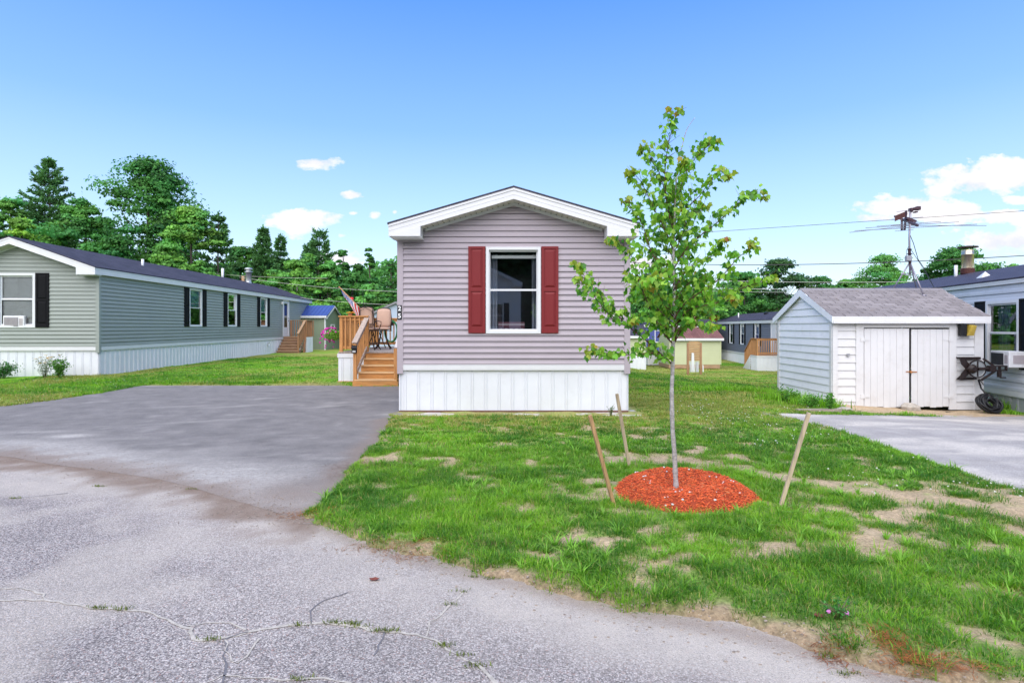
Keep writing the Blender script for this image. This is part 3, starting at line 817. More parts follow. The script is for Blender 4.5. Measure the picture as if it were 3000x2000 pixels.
def pave_sd(x, y):
    """>0 on soil, <0 on paving; edges wander with noise"""
    s = np.minimum(sdist(x, y, PAVED), sdist(x, y, RDRIVE))
    return s + (fbm(x * 5, y * 5, 3, 3) - .5) * .16 + (fbm(x * 17, y * 17, 4, 2) - .5) * .05

BAND = H([(1790, 1360), (1950, 1345), (2100, 1372), (2250, 1400), (2400, 1425), (2600, 1460), (2800, 1485), (3000, 1510)])
def cover(x, y):
    """lush (0..1 grass), dry (0..1)"""
    x = np.asarray(x, float); y = np.asarray(y, float)
    near = 1 - sst(y, 8., 11.)
    n = fbm(x * 1.9, y * 1.9, 11, 4); n2 = fbm(x * 6.5, y * 6.5, 12, 3); n3 = fbm(x * 4.4, y * 6.2, 13, 3)
    bare = sst(n * .30 + n2 * .28 + n3 * .42, .565, .61) * near * .93
    bd = seg_dist(x, y, BAND)
    bare = np.maximum(bare, (1 - sst(bd + (n2 - .5) * .5, .05, .32)) * .95)
    # the worn right part of the front yard
    worn = sst(x - .35 * y, .3, 1.3) * sst(y, 3.6, 4.3) * (1 - sst(y, 5.2, 6.2))
    bare = np.maximum(bare, worn * sst(n2 * .4 + n * .2 + n3 * .4, .46, .53) * .95)
    # strip of sand before the shed
    bare = np.maximum(bare, sst(x, 6., 7.) * sst(y, 11., 11.3) * (1 - sst(y, 12.7, 13.0)) * (x < 10.6) * .97)
    # next to the slab
    bare = np.maximum(bare, (1 - sst(y + (n2 - .5) * .5, 10.0, 10.16)) * sst(y, 9.75, 9.95) * (np.abs(x - .1) < 2.6) * sst(n2, .4, .55) * .8)
    ed = seg_dist(x, y, EDGE + [(2.6, 2.25), (4.5, 1.9)]); wd = -.02 + .15 * sst(x, .5, 1.6)
    bare = np.maximum(bare, (1 - sst(ed + (n2 - .5) * .45, wd, wd + .12)) * (y < 6) * .95)
    lush = 1 - bare
    m = fbm(x * .42, y * .42, 21, 4); m2 = fbm(x * 1.5, y * .9, 22, 3)
    dry = sst(m * .6 + m2 * .4, .42, .6) * sst(y, 7.5, 12.) * .65
    dry = np.maximum(dry, .8 * sst(y, 7.6, 9.6) * (1 - sst(y, 10.3, 11)) * (1 - sst(np.abs(x), 3., 4.)) * sst(n2, .35, .6))
    far = sst(y, 18, 24); dry = np.maximum(dry, far * sst(fbm(x * .25, y * .5, 31, 3), .40, .58) * .7)
    return lush, dry

GREEN_D = np.array((.055, .20, .018)); GREEN_L = np.array((.26, .51, .03)); TAN = np.array((.50, .40, .16)); OLIVE = np.array((.26, .32, .05))
SOIL = np.array((.56, .42, .28)); SOIL_D = np.array((.27, .185, .11))

def gz(x, y):
    """height of the soil surface"""
    sd = pave_sd(x, y)
    lift = -.05 + .085 * sst(sd, -.03, .10)
    b = (fbm(x * 1.3, y * 1.3, 41, 3) - .5) * .07 + (fbm(x * 7, y * 7, 42, 2) - .5) * .02
    return tz(x, y) + lift + b * sst(sd, .05, .5) - .03 * sst(y, 9.0, 10.) * (1 - sst(y, 16, 20))

def axis_grid(parts):
    r = []
    for a, b, s in parts: r += list(np.arange(a, b - 1e-6, s))
    r.append(parts[-1][1]); return np.array(r)

def grid_faces(nx, ny):
    i, j = np.meshgrid(np.arange(nx - 1), np.arange(ny - 1), indexing='ij')
    a = (i * ny + j).ravel(); return np.stack([a, a + ny, a + ny + 1, a + 1], 1)

def ground_shader():
    m, nt = new_mat('ground_soil')
    a = N(nt, 'ShaderNodeAttribute', attribute_name='Col'); v = obj_co(nt)
    g = noise(nt, v, 45, 6, .7); g2 = noise(nt, v, 9, 4, .6)
    c = mixc(nt, 1., a.outputs['Color'], ramp(nt, g, [(.3, (.55, .55, .55)), (.7, (1.4, 1.4, 1.4))]), 'MULTIPLY')
    c = mixc(nt, 1., c, ramp(nt, g2, [(.3, (.8, .82, .8)), (.7, (1.18, 1.15, 1.15))]), 'MULTIPLY')
    # little pale stones on bare soil
    vo = N(nt, 'ShaderNodeTexVoronoi'); vo.inputs['Scale'].default_value = 38; L(nt, v, vo.inputs['Vector'])
    st = ramp(nt, vo.outputs['Distance'], [(.10, (1, 1, 1)), (.16, (0, 0, 0))])
    at = N(nt, 'ShaderNodeAttribute', attribute_name='bare')
    c = mixc(nt, math_(nt, 'MULTIPLY', math_(nt, 'MULTIPLY', st, at.outputs['Fac']), .55), c, (.62, .56, .48))
    b = bsdf(nt, c, .95, .1); bump(nt, b, g, .8, .02); out(nt, b.outputs[0]); return m

def build_ground():
    xs = axis_grid([(-500, -60, 40), (-60, -26, 2), (-26, -5, .35), (-5, 9, .06), (9, 30, .3), (30, 60, 2), (60, 500, 40)])
    ys = axis_grid([(-400, -40, 40), (-40, -2, 2), (-2, 2, .25), (2, 11.5, .06), (11.5, 22, .18), (22, 50, .4), (50, 80, 2), (80, 700, 40)])
    X, Y = np.meshgrid(xs, ys, indexing='ij')
    Z = gz(X, Y)
    lush, dry = cover(X, Y)
    n = fbm(X * 3, Y * 3, 51, 3)[..., None]; n2 = fbm(X * .9, Y * .9, 52, 3)[..., None]
    soil = SOIL * (1 - n * .45) + SOIL_D * n * .45
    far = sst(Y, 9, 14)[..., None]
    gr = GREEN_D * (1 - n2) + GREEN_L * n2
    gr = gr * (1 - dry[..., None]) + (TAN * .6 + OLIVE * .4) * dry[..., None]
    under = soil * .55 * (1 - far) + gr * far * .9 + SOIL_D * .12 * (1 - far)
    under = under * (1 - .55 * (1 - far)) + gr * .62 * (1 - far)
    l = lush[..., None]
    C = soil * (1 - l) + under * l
    # brown crumbly fringe along the paving
    sd = pave_sd(X, Y); fr = ((1 - sst(sd, .02, .22)) * sst(Y, -5, 2))[..., None]
    C = C * (1 - fr * .7) + np.array((.26, .19, .12)) * fr * .7
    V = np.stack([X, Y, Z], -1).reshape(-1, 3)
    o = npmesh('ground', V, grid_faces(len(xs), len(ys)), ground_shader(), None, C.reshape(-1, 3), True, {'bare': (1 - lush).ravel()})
    tag(o, kind='structure')

def road_shader():
    m, nt = new_mat('old_asphalt'); v = obj_co(nt)
    vo = N(nt, 'ShaderNodeTexVoronoi'); vo.inputs['Scale'].default_value = 130; L(nt, v, vo.inputs['Vector'])
    sep = N(nt, 'ShaderNodeSeparateColor'); L(nt, vo.outputs['Color'], sep.inputs[0])
    base = ramp(nt, sep.outputs[0], [(0, (.19, .172, .162)), (.22, (.31, .283, .262)), (.5, (.45, .413, .385)), (.72, (.57, .525, .485)), (.9, (.74, .685, .63)), (1, (.4, .27, .23))])
    edge = ramp(nt, vo.outputs['Distance'], [(.25, (1, 1, 1)), (.62, (.62, .6, .62))])
    base = mixc(nt, 1., base, edge, 'MULTIPLY')
    big = noise(nt, v, .8, 5, .6); mid = noise(nt, v, 5, 4, .6)
    base = mixc(nt, 1., base, ramp(nt, big, [(.32, (.78, .77, .79)), (.68, (1.15, 1.13, 1.12))]), 'MULTIPLY')
    p = N(nt, 'ShaderNodeAttribute', attribute_name='pale'); d = N(nt, 'ShaderNodeAttribute', attribute_name='dirt')
    fine = noise(nt, v, 160, 4, .75)
    sand = ramp(nt, fine, [(.3, (.38, .33, .285)), (.52, (.54, .475, .41)), (.72, (.70, .63, .55))])
    # sand sits in the low spots between the stones
    low = ramp(nt, vo.outputs['Distance'], [(.15, (.25,) * 3), (.5, (1,) * 3)])
    pf = math_(nt, 'MULTIPLY', p.outputs['Fac'], math_(nt, 'ADD', math_(nt, 'MULTIPLY', mid, .9), .35))
    pf = math_(nt, 'MULTIPLY', pf, low)
    N_ = math_(nt, 'MINIMUM', math_(nt, 'MULTIPLY', pf, 1.15), 1.)
    c = mixc(nt, N_, base, sand)
    dirt = ramp(nt, fine, [(.3, (.15, .10, .075)), (.7, (.29, .21, .155))])
    df = math_(nt, 'MULTIPLY', d.outputs['Fac'], ramp(nt, mid, [(.3, (.8,) * 3), (.6, (1,) * 3)]))
    c = mixc(nt, df, c, dirt)
    b = bsdf(nt, c, .9, .2); bump(nt, b, math_(nt, 'ADD', vo.outputs['Distance'], fine), .6, -.006); out(nt, b.outputs[0]); return m

def drive_shader(name='driveway_asphalt', lo=(.15, .137, .13), hi=(.24, .218, .206), pale=(.5, .46, .42)):
    m, nt = new_mat(name); v = obj_co(nt)
    fine = noise(nt, v, 85, 6, .85); mid = noise(nt, v, 2.2, 6, .65)
    tc = N(nt, 'ShaderNodeTexCoord'); mp = N(nt, 'ShaderNodeMapping'); mp.inputs['Rotation'].default_value = (0, 0, rad(25)); mp.inputs['Scale'].default_value = (.7, 4.5, 1)
    L(nt, tc.outputs['Object'], mp.inputs['Vector']); st = noise(nt, mp.outputs[0], 1.6, 8, .7)
    c = ramp(nt, mid, [(.3, lo), (.7, hi)])
    c = mixc(nt, ramp(nt, st, [(.5, (0,) * 3), (.75, (.5,) * 3)]), c, tuple(k * .55 for k in pale))
    p = N(nt, 'ShaderNodeAttribute', attribute_name='pale'); d = N(nt, 'ShaderNodeAttribute', attribute_name='dirt')
    n2 = noise(nt, v, 16, 7, .75)
    pf = math_(nt, 'MINIMUM', math_(nt, 'MULTIPLY', p.outputs['Fac'], ramp(nt, n2, [(.3, (.35,) * 3), (.62, (1.,) * 3)])), 1.)
    c = mixc(nt, pf, c, pale)
    c = mixc(nt, 1., c, ramp(nt, fine, [(.35, (.55,) * 3), (.65, (1.45,) * 3)]), 'MULTIPLY')
    df = math_(nt, 'MULTIPLY', d.outputs['Fac'], ramp(nt, n2, [(.3, (.6,) * 3), (.6, (1,) * 3)]))
    c = mixc(nt, df, c, ramp(nt, fine, [(.3, (.17, .125, .10)), (.7, (.29, .22, .175))]))
    b = bsdf(nt, c, .85, .25); bump(nt, b, fine, .5, .006); out(nt, b.outputs[0]); return m

def sheet(name, poly, xs, ys, dz, mat, fn, grow=.3):
    X, Y = np.meshgrid(xs, ys, indexing='ij')
    Fc = grid_faces(len(xs), len(ys)); V = np.stack([X.ravel(), Y.ravel(), (tz(X, Y) + dz).ravel()], 1)
    cx = V[Fc][:, :, 0].mean(1); cy = V[Fc][:, :, 1].mean(1)
    k = sdist(cx, cy, poly) < grow
    if grow == 0.: k |= (sdist(cx, cy, poly) < .3) & (sdist(cx, cy, PAVED) > 0)
    Fc = Fc[k]
    if grow == 0.:      # pull the seam vertices onto the boundary line so the edge is not stepped
        P = np.array(BOUND, float); best = np.full(len(V), 1e9); tx = V[:, 0].copy(); ty = V[:, 1].copy()
        for a, b in zip(P, P[1:]):
            ab = b - a; t = np.clip(((V[:, 0] - a[0]) * ab[0] + (V[:, 1] - a[1]) * ab[1]) / (ab ** 2).sum(), 0, 1); qx = a[0] + t * ab[0]; qy = a[1] + t * ab[1]; dd = np.hypot(V[:, 0] - qx, V[:, 1] - qy)
            kk = dd < best; best[kk] = dd[kk]; tx[kk] = qx[kk]; ty[kk] = qy[kk]
        kk = (best < .062) & (V[:, 0] > -14)
        V[kk, 0] = tx[kk]; V[kk, 1] = ty[kk] + (vnoise(tx[kk] * 3, ty[kk] * 0, 3) - .5) * .06
    used = np.unique(Fc); remap = np.zeros(len(V), int); remap[used] = np.arange(len(used)); V = V[used]; Fc = remap[Fc]
    pale, dirt = fn(V[:, 0], V[:, 1])
    o = npmesh(name, V, Fc, mat, None, None, grow != 0., {'pale': pale, 'dirt': dirt}); tag(o, kind='structure'); return o

def gauss(x, y, px, py, rx, ry, ang=0):
    cx, cy = hit(px, py); c, s = math.cos(ang), math.sin(ang)
    dx = x - cx; dy = y - cy; a = (dx * c + dy * s) / rx; b = (-dx * s + dy * c) / ry
    return np.exp(-(a * a + b * b))

def build_roads():
    xs = axis_grid([(-34, -14, 1.), (-14, 8, .07), (8, 34, 1.)]); ys = axis_grid([(-34, 1, 1.), (1, 12, .07), (12, 15.3, .15)])
    def f_road(x, y):
        d = seg_dist(x, y, BOUND); e = seg_dist(x, y, TIP[-2:] + EDGE + [(2.6, 2.25), (4.5, 1.9)])
        n = fbm(x * 1.1, y * 1.1, 61, 4); n2 = fbm(x * 4, y * 4, 62, 3)
        pale = (1 - sst(e + (n - .5) * 1.0, .1, .75)) * .95
        pale = np.maximum(pale, (1 - sst(d + (n - .5) * 1.6, .15, 1.25)) * .8)
        pale = np.maximum(pale, sst(n, .52, .72) * .55)
        pale = np.maximum(pale, gauss(x, y, 1150, 1700, 1.2, .5, -.5) * .6)
        pale = np.maximum(pale, gauss(x, y, 2300, 1960, .5, .25, -.3) * .8)
        dirt = (1 - sst(d + (n2 - .5) * .7, .05, .55)) * .95
        dirt = np.maximum(dirt, (1 - sst(e, .0, .16)) * .6)
        return pale, dirt
    sheet('road', PAVED, xs, ys, 0., road_shader(), f_road)
    # driveway: clean-cut polygon laid on the older road
    xs2 = axis_grid([(-34, -14, 1.), (-14, -1.2, .08)]); ys2 = axis_grid([(4.4, 15.2, .08)])
    def f_dr(x, y):
        d = seg_dist(x, y, BOUND); n = fbm(x * 1.2, y * 2.4, 63, 4); n2 = fbm(x * 4, y * 6, 64, 3)
        pale = (1 - sst(d + (n - .5) * 1.4, .2, 1.5)) * .8; n2 = fbm(x * 4, y * 4, 62, 3)
        for g in ((205, 1277, .3, .16, .1, 1.1), (120, 1265, .5, .1, .1, .6), (725, 1375, .32, .1, 0, .9), (690, 1190, .5, .12, .5, .45), (570, 1235, .9, .1, .4, .35), (600, 1345, .6, .05, .25, .5), (960, 1190, .4, .05, .6, .6), (540, 1190, .7, .1, .3, .3), (760, 1420, .6, .15, .1, .5)):
            pale = np.maximum(pale, gauss(x, y, *g[:5]) * g[5])
        pale = np.maximum(pale, sst(n2 * .5 + n * .5, .6, .75) * .35)
        dirt = (1 - sst(d + (n2 - .5) * .7, .03, .50)) * .9
        dirt = np.maximum(dirt, gauss(x, y, 850, 1450, .55, .5) * .8)
        e = seg_dist(x, y, TIP); dirt = np.maximum(dirt, (1 - sst(e + (n2 - .5) * .3, .05, .3)) * .75)
        return pale, dirt
    # shape: warp the seam a little
    X, Y = np.meshgrid(xs2, ys2, indexing='ij')
    o = sheet('driveway', DRIVE, xs2, ys2, .002, drive_shader(), f_dr, grow=.0)
    xs3 = axis_grid([(4, 12.5, .1), (12.5, 20, .5)]); ys3 = axis_grid([(1.2, 12, .1)])
    def f_rd(x, y):
        n = fbm(x * .8, y * 2.2, 65, 4); pale = sst(n, .48, .66) * .8
        for g in ((2515, 1245, .35, .12, 0, 1.), (2600, 1240, .7, .16, 0, 1.), (2700, 1255, .5, .1, 0, .9), (2330, 1216, .6, .2, 0, 1.1), (2650, 1310, .9, .12, -.2, .7), (2900, 1240, .6, .2, 0, .6), (2850, 1330, .6, .08, -.1, .8)):
            pale = np.maximum(pale, gauss(x, y, *g[:5]) * g[5])
        return pale, np.zeros_like(x)
    sheet('side_driveway', RDRIVE, xs3, ys3, .004, drive_shader('side_asphalt', (.30, .275, .262), (.43, .395, .37), (.62, .56, .49)), f_rd)
    # cracks: thin sand-filled ribbons in the old road
    sandm = paint('crack_sand', (.50, .45, .39), .95, .3, 30, bumpy=.4)
    darkm = paint('crack_dark', (.17, .16, .17), .95, .3, 30)
    rr = random.Random(5)
    def ribbon(pts, w, mat, z=.003, jit=.011):
        P = [Vector((*hit(*p), 0)) for p in pts]; Q = []
        for a, b in zip(P, P[1:]):
            n = max(2, int((b - a).length / .05))
            for i in range(n):
                p = a.lerp(b, i / n); Q.append(p + Vector((rr.uniform(-jit, jit), rr.uniform(-jit, jit), 0)))
        Q.append(P[-1]); mb = MB(); vs = []
        for i, p in enumerate(Q):
            d = (Q[min(i + 1, len(Q) - 1)] - Q[max(0, i - 1)]).normalized(); s = Vector((-d.y, d.x, 0))
            ww = w * rr.uniform(.4, 1.2) * (.12 + 1.9 * vnoise(i * .16, w * 100, 5) ** 1.6); vs += [(p.x + s.x * ww, p.y + s.y * ww, z), (p.x - s.x * ww, p.y - s.y * ww, z)]
        mb.add(vs, [(2 * i, 2 * i + 1, 2 * i + 3, 2 * i + 2) for i in range(len(Q) - 1)])
        o = mb.build('road_crack', mat); tag(o, kind='structure')
    main = [(-200, 1768), (0, 1759), (133, 1755), (200, 1768), (266, 1784), (363, 1786), (424, 1786), (472, 1807), (521, 1828), (557, 1843), (563, 1859), (590, 1879), (666, 1868), (727, 1852), (818, 1837), (896, 1828), (1017, 1825), (1060, 1838), (1115, 1847), (1225, 1860), (1256, 1868), (1314, 1902), (1366, 1933), (1408, 1959), (1450, 1996), (1500, 2060)]
    ribbon(main, .009, sandm)
    ribbon([(663, 1871), (700, 1858), (727, 1852)], .005, darkm, .0045)
    ribbon([(1256, 1862), (1262, 1823), (1288, 1802), (1324, 1766), (1361, 1729)], .006, sandm)
    ribbon([(-100, 1720), (0, 1722), (79, 1725), (125, 1740), (132, 1755)], .007, sandm)
    ribbon([(545, 1837), (606, 1825), (678, 1825), (720, 1845)], .006, sandm)
    ribbon([(663, 1871), (657, 1922), (660, 1946), (654, 1998), (640, 2060)], .006, darkm)
    ribbon([(663, 1871), (668, 1920), (690, 1945), (740, 1905), (760, 1870)], .008, sandm, .0035)
    ribbon([(600, 2000), (654, 1980), (787, 1989), (945, 1986), (1030, 2000)], .007, sandm)
    ribbon([(918, 1825), (905, 1790), (960, 1755), (1020, 1735)], .004, darkm)
    ribbon([(1130, 1850), (1110, 1890), (1095, 1920)], .004, darkm)
    ribbon([(20, 1461), (60, 1458), (130, 1452), (200, 1444)], .012, darkm)

# ------------------------------------------------------------------ grass
def blades(x, y, z, head, lean, h, w, col, name, mat, kind_label=None, segs=2):
    n = len(x); dx, dy = np.cos(head), np.sin(head); sx, sy = -dy, dx
    rows = []
    for t, wf in ((0, 1.), (.5, .85), (1., 0.)):
        off = lean * h * t ** 1.7; zz = z + h * t * (1 - .45 * np.clip(lean, 0, 1.6) * t * .6)
        if wf > 0:
            rows += [np.stack([x + dx * off + sx * w * wf / 2, y + dy * off + sy * w * wf / 2, zz], 1), np.stack([x + dx * off - sx * w * wf / 2, y + dy * off - sy * w * wf / 2, zz], 1)]
        else: rows += [np.stack([x + dx * off, y + dy * off, zz], 1)]
    V = np.stack(rows, 1).reshape(-1, 3)
    b = np.arange(n)[:, None] * 5
    Fc = np.concatenate([b + np.array([0, 1, 3]), b + np.array([0, 3, 2]), b + np.array([2, 3, 4])], 0)
    C = np.repeat(col, 5, axis=0)
    return npmesh(name, V, Fc, mat, None, C)

FOOT = []   # footprints where nothing grows
def free(x, y, m=0.):
    k = pave_sd(x, y) > m
    k &= ~(((x - MULCH_C[0]) / MULCH_R[0]) ** 2 + ((y - MULCH_C[1]) / MULCH_R[1]) ** 2 < .92)
    for p in FOOT: k &= ~inside(x, y, p)
    return k
def inview(x, y, e=2.2): return np.abs(x) < .92 * y + e

def build_grass():
    R = np.random.RandomState(11)
    gm = leafmat('grass_blade', .35, .5, .3)
    FOOT.extend([[(-2.5, 10.08), (2.4, 10.08), (2.4, 32), (-5.1, 32), (-5.1, 16.2), (-2.3, 16.2)],
                 [(-18.2, 17.95), (-13.0, 18.05), (-14.2, 40), (-19, 40)],
                 [(6.9, 12.5), (10.5, 12.5), (10.5, 15.3), (6.9, 15.3)],
                 [(10.45, 9), (14, 26.6), (20, 26), (16, 9)]])
    def colour(x, y, n, shade):
        lush, dry = cover(x, y); m = fbm(x * 1.6, y * 1.6, 71, 3); big = fbm(x * .5, y * .5, 73, 2)
        t = np.clip((m * .7 + big * .3 - .3) * 2.6 + R.normal(0, .2, n) + shade - .05, 0, 1)[:, None]
        c = GREEN_D * (1 - t) + GREEN_L * t
        d = np.clip(dry + .04 + .25 * (1 - lush) + R.normal(0, .12, n), 0, 1)[:, None]
        straw = TAN * R.uniform(.7, 1.2, (n, 1)); d2 = np.where(R.rand(n, 1) < d * .75, 1, d * .45)
        c = c * (1 - d2) + (straw * .6 + OLIVE * .4) * d2
        return c
    # tufts in the near lawn
    def tufts(ntry, x0, x1, y0, y1, per, hr, wr, spread, thr, seedshade=.0, name='lawn_grass'):
        x = R.uniform(x0, x1, ntry); y = R.uniform(y0, y1, ntry)
        lush, dry = cover(x, y); dens = fbm(x * 3.3, y * 3.3, 81, 3)
        k = free(x, y, .03) & inview(x, y) & (lush * (.4 + dens * 1.2) > R.uniform(thr, 1.0, ntry))
        x, y = x[k], y[k]; n = len(x)
        size = R.uniform(.55, 1.3, n) * (.7 + .7 * fbm(x * 2.2, y * 2.2, 82, 2)) * np.where(R.rand(n) < .06, 1.6, 1); sh = R.normal(0, .3, n) - .25 * (size > 1.0)
        cnt = per; X = np.repeat(x, cnt); Y = np.repeat(y, cnt); S = np.repeat(size, cnt); SH = np.repeat(sh, cnt); m = len(X)
        a = R.uniform(0, 2 * np.pi, m); r = np.sqrt(R.rand(m)) * spread * S
        X = X + np.cos(a) * r; Y = Y + np.sin(a) * r
        Zs = gz(X, Y) - .004
        head = a + R.normal(0, .6, m); lean = np.clip(r / (spread * S + 1e-6) * .9 + R.normal(.1, .35, m), .02, 1.7)
        h = R.uniform(hr[0], hr[1], m) * S; w = R.uniform(wr[0], wr[1], m)
        return X, Y, Zs, head, lean, h, w, colour(X, Y, m, SH)
    sets = [tufts(30000, -5, 7.5, 2.3, 7.2, 34, (.016, .058), (.003, .0058), .07, .15),
            tufts(19000, -3.5, 10, 7.0, 12.5, 22, (.018, .055), (.006, .011), .08, .15),
            tufts(9000, -14.5, -6.5, 10.5, 18.2, 18, (.03, .075), (.009, .016), .13, .0),
            tufts(9000, 2.2, 11, 12, 20, 12, (.02, .06), (.011, .02), .14, .05),
            tufts(7000, -14, -2, 15, 30, 10, (.02, .05), (.016, .03), .22, .02),
            tufts(8000, 2, 22, 19, 44, 8, (.02, .05), (.02, .045), .3, .05)]
    A = [np.concatenate([s[i] for s in sets]) for i in range(8)]
    o = blades(*A, 'lawn_grass', gm); tag(o, 'green and dry grass of the lawns round the homes', 'grass', kind='stuff')
    # coarse crabgrass rosettes
    n = 2100; x = R.uniform(-3.5, 6.5, n); y = R.uniform(2.4, 8.5, n); lush, _ = cover(x, y)
    k = free(x, y, .04) & inview(x, y) & (fbm(x * 1.1, y * 1.1, 91, 3) + .15 * sst(x, 0, 3) > .47) & (lush > .1); x, y = x[k], y[k]; n = len(x)
    per = 11; X = np.repeat(x, per); Y = np.repeat(y, per); sz = np.repeat(R.uniform(.5, 1.25, n), per); m = len(X)
    head = np.tile(np.arange(per) * 2 * np.pi / per, n) + R.normal(0, .4, m); lean = np.clip(R.normal(.85, .35, m), .1, 1.7)
    h = R.uniform(.04, .11, m) * sz; w = R.uniform(.007, .014, m) * np.sqrt(sz)
    col = np.array((.23, .47, .055)) * R.uniform(.7, 1.15, (m, 1)) * np.repeat(R.uniform(.8, 1.15, (n, 1)), per, 0)
    o = blades(X + np.cos(head) * .008, Y + np.sin(head) * .008, gz(X, Y) - .003, head, lean, h, w, col, 'crabgrass', gm)
    tag(o, 'coarse bright crabgrass rosettes scattered through the front lawn', 'weeds', kind='stuff')
    # pine needles and dead thatch along the edge
    pts = []
    for (px, py, sx_, sy_, c, num) in ((2620, 1915, .05, .06, (.42, .15, .05), 260), (2700, 1958, .10, .03, (.42, .15, .05), 260), (2800, 1985, .12, .02, (.42, .17, .07), 160), (2560, 1880, .12, .03, (.34, .13, .05), 60), (905, 1510, .15, .06, (.38, .15, .04), 250), (1150, 1605, .2, .05, (.33, .14, .05), 260), (1240, 1632, .2, .05, (.33, .14, .05), 160),
                                (1080, 1370, .3, .12, (.20, .13, .10), 700), (1190, 1368, .25, .08, (.20, .13, .10), 600), (1120, 1400, .4, .1, (.22, .15, .11), 500), (2440, 1920, .05, .05, (.3, .1, .04), 120), (1440, 1610, .1, .04, (.2, .12, .08), 100)):
        cx, cy = hit(px, py); a = R.normal(cx, sx_, num); b = R.normal(cy, sy_, num)
        pts.append((a, b, np.tile(np.array(c), (num, 1)) * R.uniform(.6, 1.2, (num, 1))))
    X = np.concatenate([p[0] for p in pts]); Y = np.concatenate([p[1] for p in pts]); C = np.concatenate([p[2] for p in pts]); m = len(X)
    on = pave_sd(X, Y) < .03
    Zs = np.where(on, .004, gz(X, Y) + .012)
    o = blades(X, Y, Zs, R.uniform(0, 6.28, m), np.full(m, 1.), R.uniform(.03, .08, m), R.uniform(.002, .004, m), C, 'dead_grass', leafmat('thatch', .1, .8, .1))
    # flatten
    me = o.data; co = np.empty(len(me.vertices) * 3, np.float32); me.vertices.foreach_get('co', co); co = co.reshape(-1, 5, 3)
    co[:, :, 2] = co[:, :1, 2] + (co[:, :, 2] - co[:, :1, 2]) * .12; me.vertices.foreach_set('co', co.ravel()); me.update()
    tag(o, 'dead thatch and rusty pine needles lying along the lawn edge', 'dead grass', kind='stuff')
    # tufts in the cracks
    cr = [(285, 1782), (363, 1785), (612, 1873), (872, 1833), (975, 1826), (1030, 1827), (1057, 1836), (1127, 1848), (1131, 1849), (1298, 1891), (1353, 1920), (1392, 1951), (1319, 1771), (1350, 1732), (1384, 1690), (45, 1460), (290, 1425), (562, 1433), (2480, 1975), (2430, 1925), (885, 1990), (1440, 1695)]
    X = []; Y = []
    for p in cr:
        cx, cy = hit(*p); k = R.randint(25, 60); X.append(R.normal(cx, .03, k)); Y.append(R.normal(cy, .009, k))
    X = np.concatenate(X); Y = np.concatenate(Y); m = len(X)
    C = (np.array((.16, .2, .03)) * R.uniform(.5, 1.3, (m, 1)))
    o = blades(X, Y, np.full(m, .002), R.uniform(0, 6.28, m), R.uniform(.2, 1.4, m), R.uniform(.008, .03, m), R.uniform(.0025, .005, m), C, 'crack_weeds', gm)
    tag(o, 'small weeds growing in the cracks of the old road', 'weeds', kind='stuff')
    # taller weeds by the shed, the right house and the slab
    spec = [(2300, 1175, .3, .16, 500, .12, .35), (2370, 1188, .25, .15, 400, .1, .3), (2420, 1195, .15, .1, 350, .1, .3), (2190, 1150, .9, .12, 1800, .08, .2), (2985, 1196, .3, .2, 700, .12, .32), (2935, 1212, .12, .08, 160, .06, .16), (2600, 1222, .12, .04, 80, .04, .1), (2650, 1214, .1, .04, 60, .05, .12), (2780, 1222, .5, .05, 200, .03, .08), (2560, 1225, .1, .05, 60, .05, .1)]
    XX = []
    for px, py, sx_, sy_, num, h0, h1 in spec:
        cx, cy = hit(px, py); XX.append(np.stack([R.normal(cx, sx_, num), R.normal(cy, sy_, num), R.uniform(h0, h1, num)], 1))
    A = np.concatenate(XX); k = np.ones(len(A), bool)
    for p in FOOT[2:3]: k &= ~inside(A[:, 0], A[:, 1], p)
    A = A[k]; m = len(A); C = (GREEN_L * .8 + GREEN_D * .3) * R.uniform(.5, 1.3, (m, 1))
    o = blades(A[:, 0], A[:, 1], gz(A[:, 0], A[:, 1]) - .01, R.uniform(0, 6.28, m), R.uniform(0, 1., m), A[:, 2], R.uniform(.008, .02, m), C, 'tall_weeds', gm)
    tag(o, 'tall unmown weeds along the white shed and the pale home', 'weeds', kind='stuff')
    # white clover heads
    n = 900; x = np.concatenate([R.uniform(1.5, 7, n), R.uniform(-14, -9, 120)]); y = np.concatenate([R.uniform(5, 12, n), R.uniform(11, 17, 120)])
    d = seg_dist(x, y, RD_EDGE); k = free(x, y, .05) & ((d < 1.6 + .6 * R.rand(len(x))) | (x < 0)) & (fbm(x * 1.4, y * 1.4, 95, 2) > .47); x, y = x[k][:260], y[k][:260]
    mb = MB(); z = gz(x, y)
    for i in range(len(x)): mb.blob((x[i], y[i], z[i] + .05 + .02 * (i % 3)), .006 + .003 * (i % 2), i, 5, (1, 1, .8))
    o = mb.build('clover_flowers', paint('clover', (.7, .7, .62), .8, .1, 30)); tag(o, 'white clover heads dotted over the grass bank', 'clover', kind='stuff')
    # little stones along the edges
    n = 420; e = np.array(EDGE + [(2.6, 2.25)]); mb = MB()
    for i in range(n):
        j = R.randint(len(e) - 1); t = R.rand(); p = e[j] * (1 - t) + e[j + 1] * t; px_, py_ = p[0] + R.normal(0, .12), p[1] + R.normal(0, .14)
        zz = max(0., float(gz(px_, py_))); mb.blob((px_, py_, zz + .001), R.uniform(.003, .009), i, 5, (1.3, 1, .7))
    B_ = np.array(BOUND)
    for i in range(1300):
        j = R.randint(len(B_) - 1); t = R.rand(); p = B_[j] * (1 - t) + B_[j + 1] * t; px_, py_ = p[0] + R.normal(0, .2), p[1] + R.normal(0, .22)
        if abs(px_) < .92 * py_ + .5 and pave_sd(px_, py_) < 0: mb.blob((px_, py_, .006), R.uniform(.002, .006), i, 4, (1.5, 1, .6))
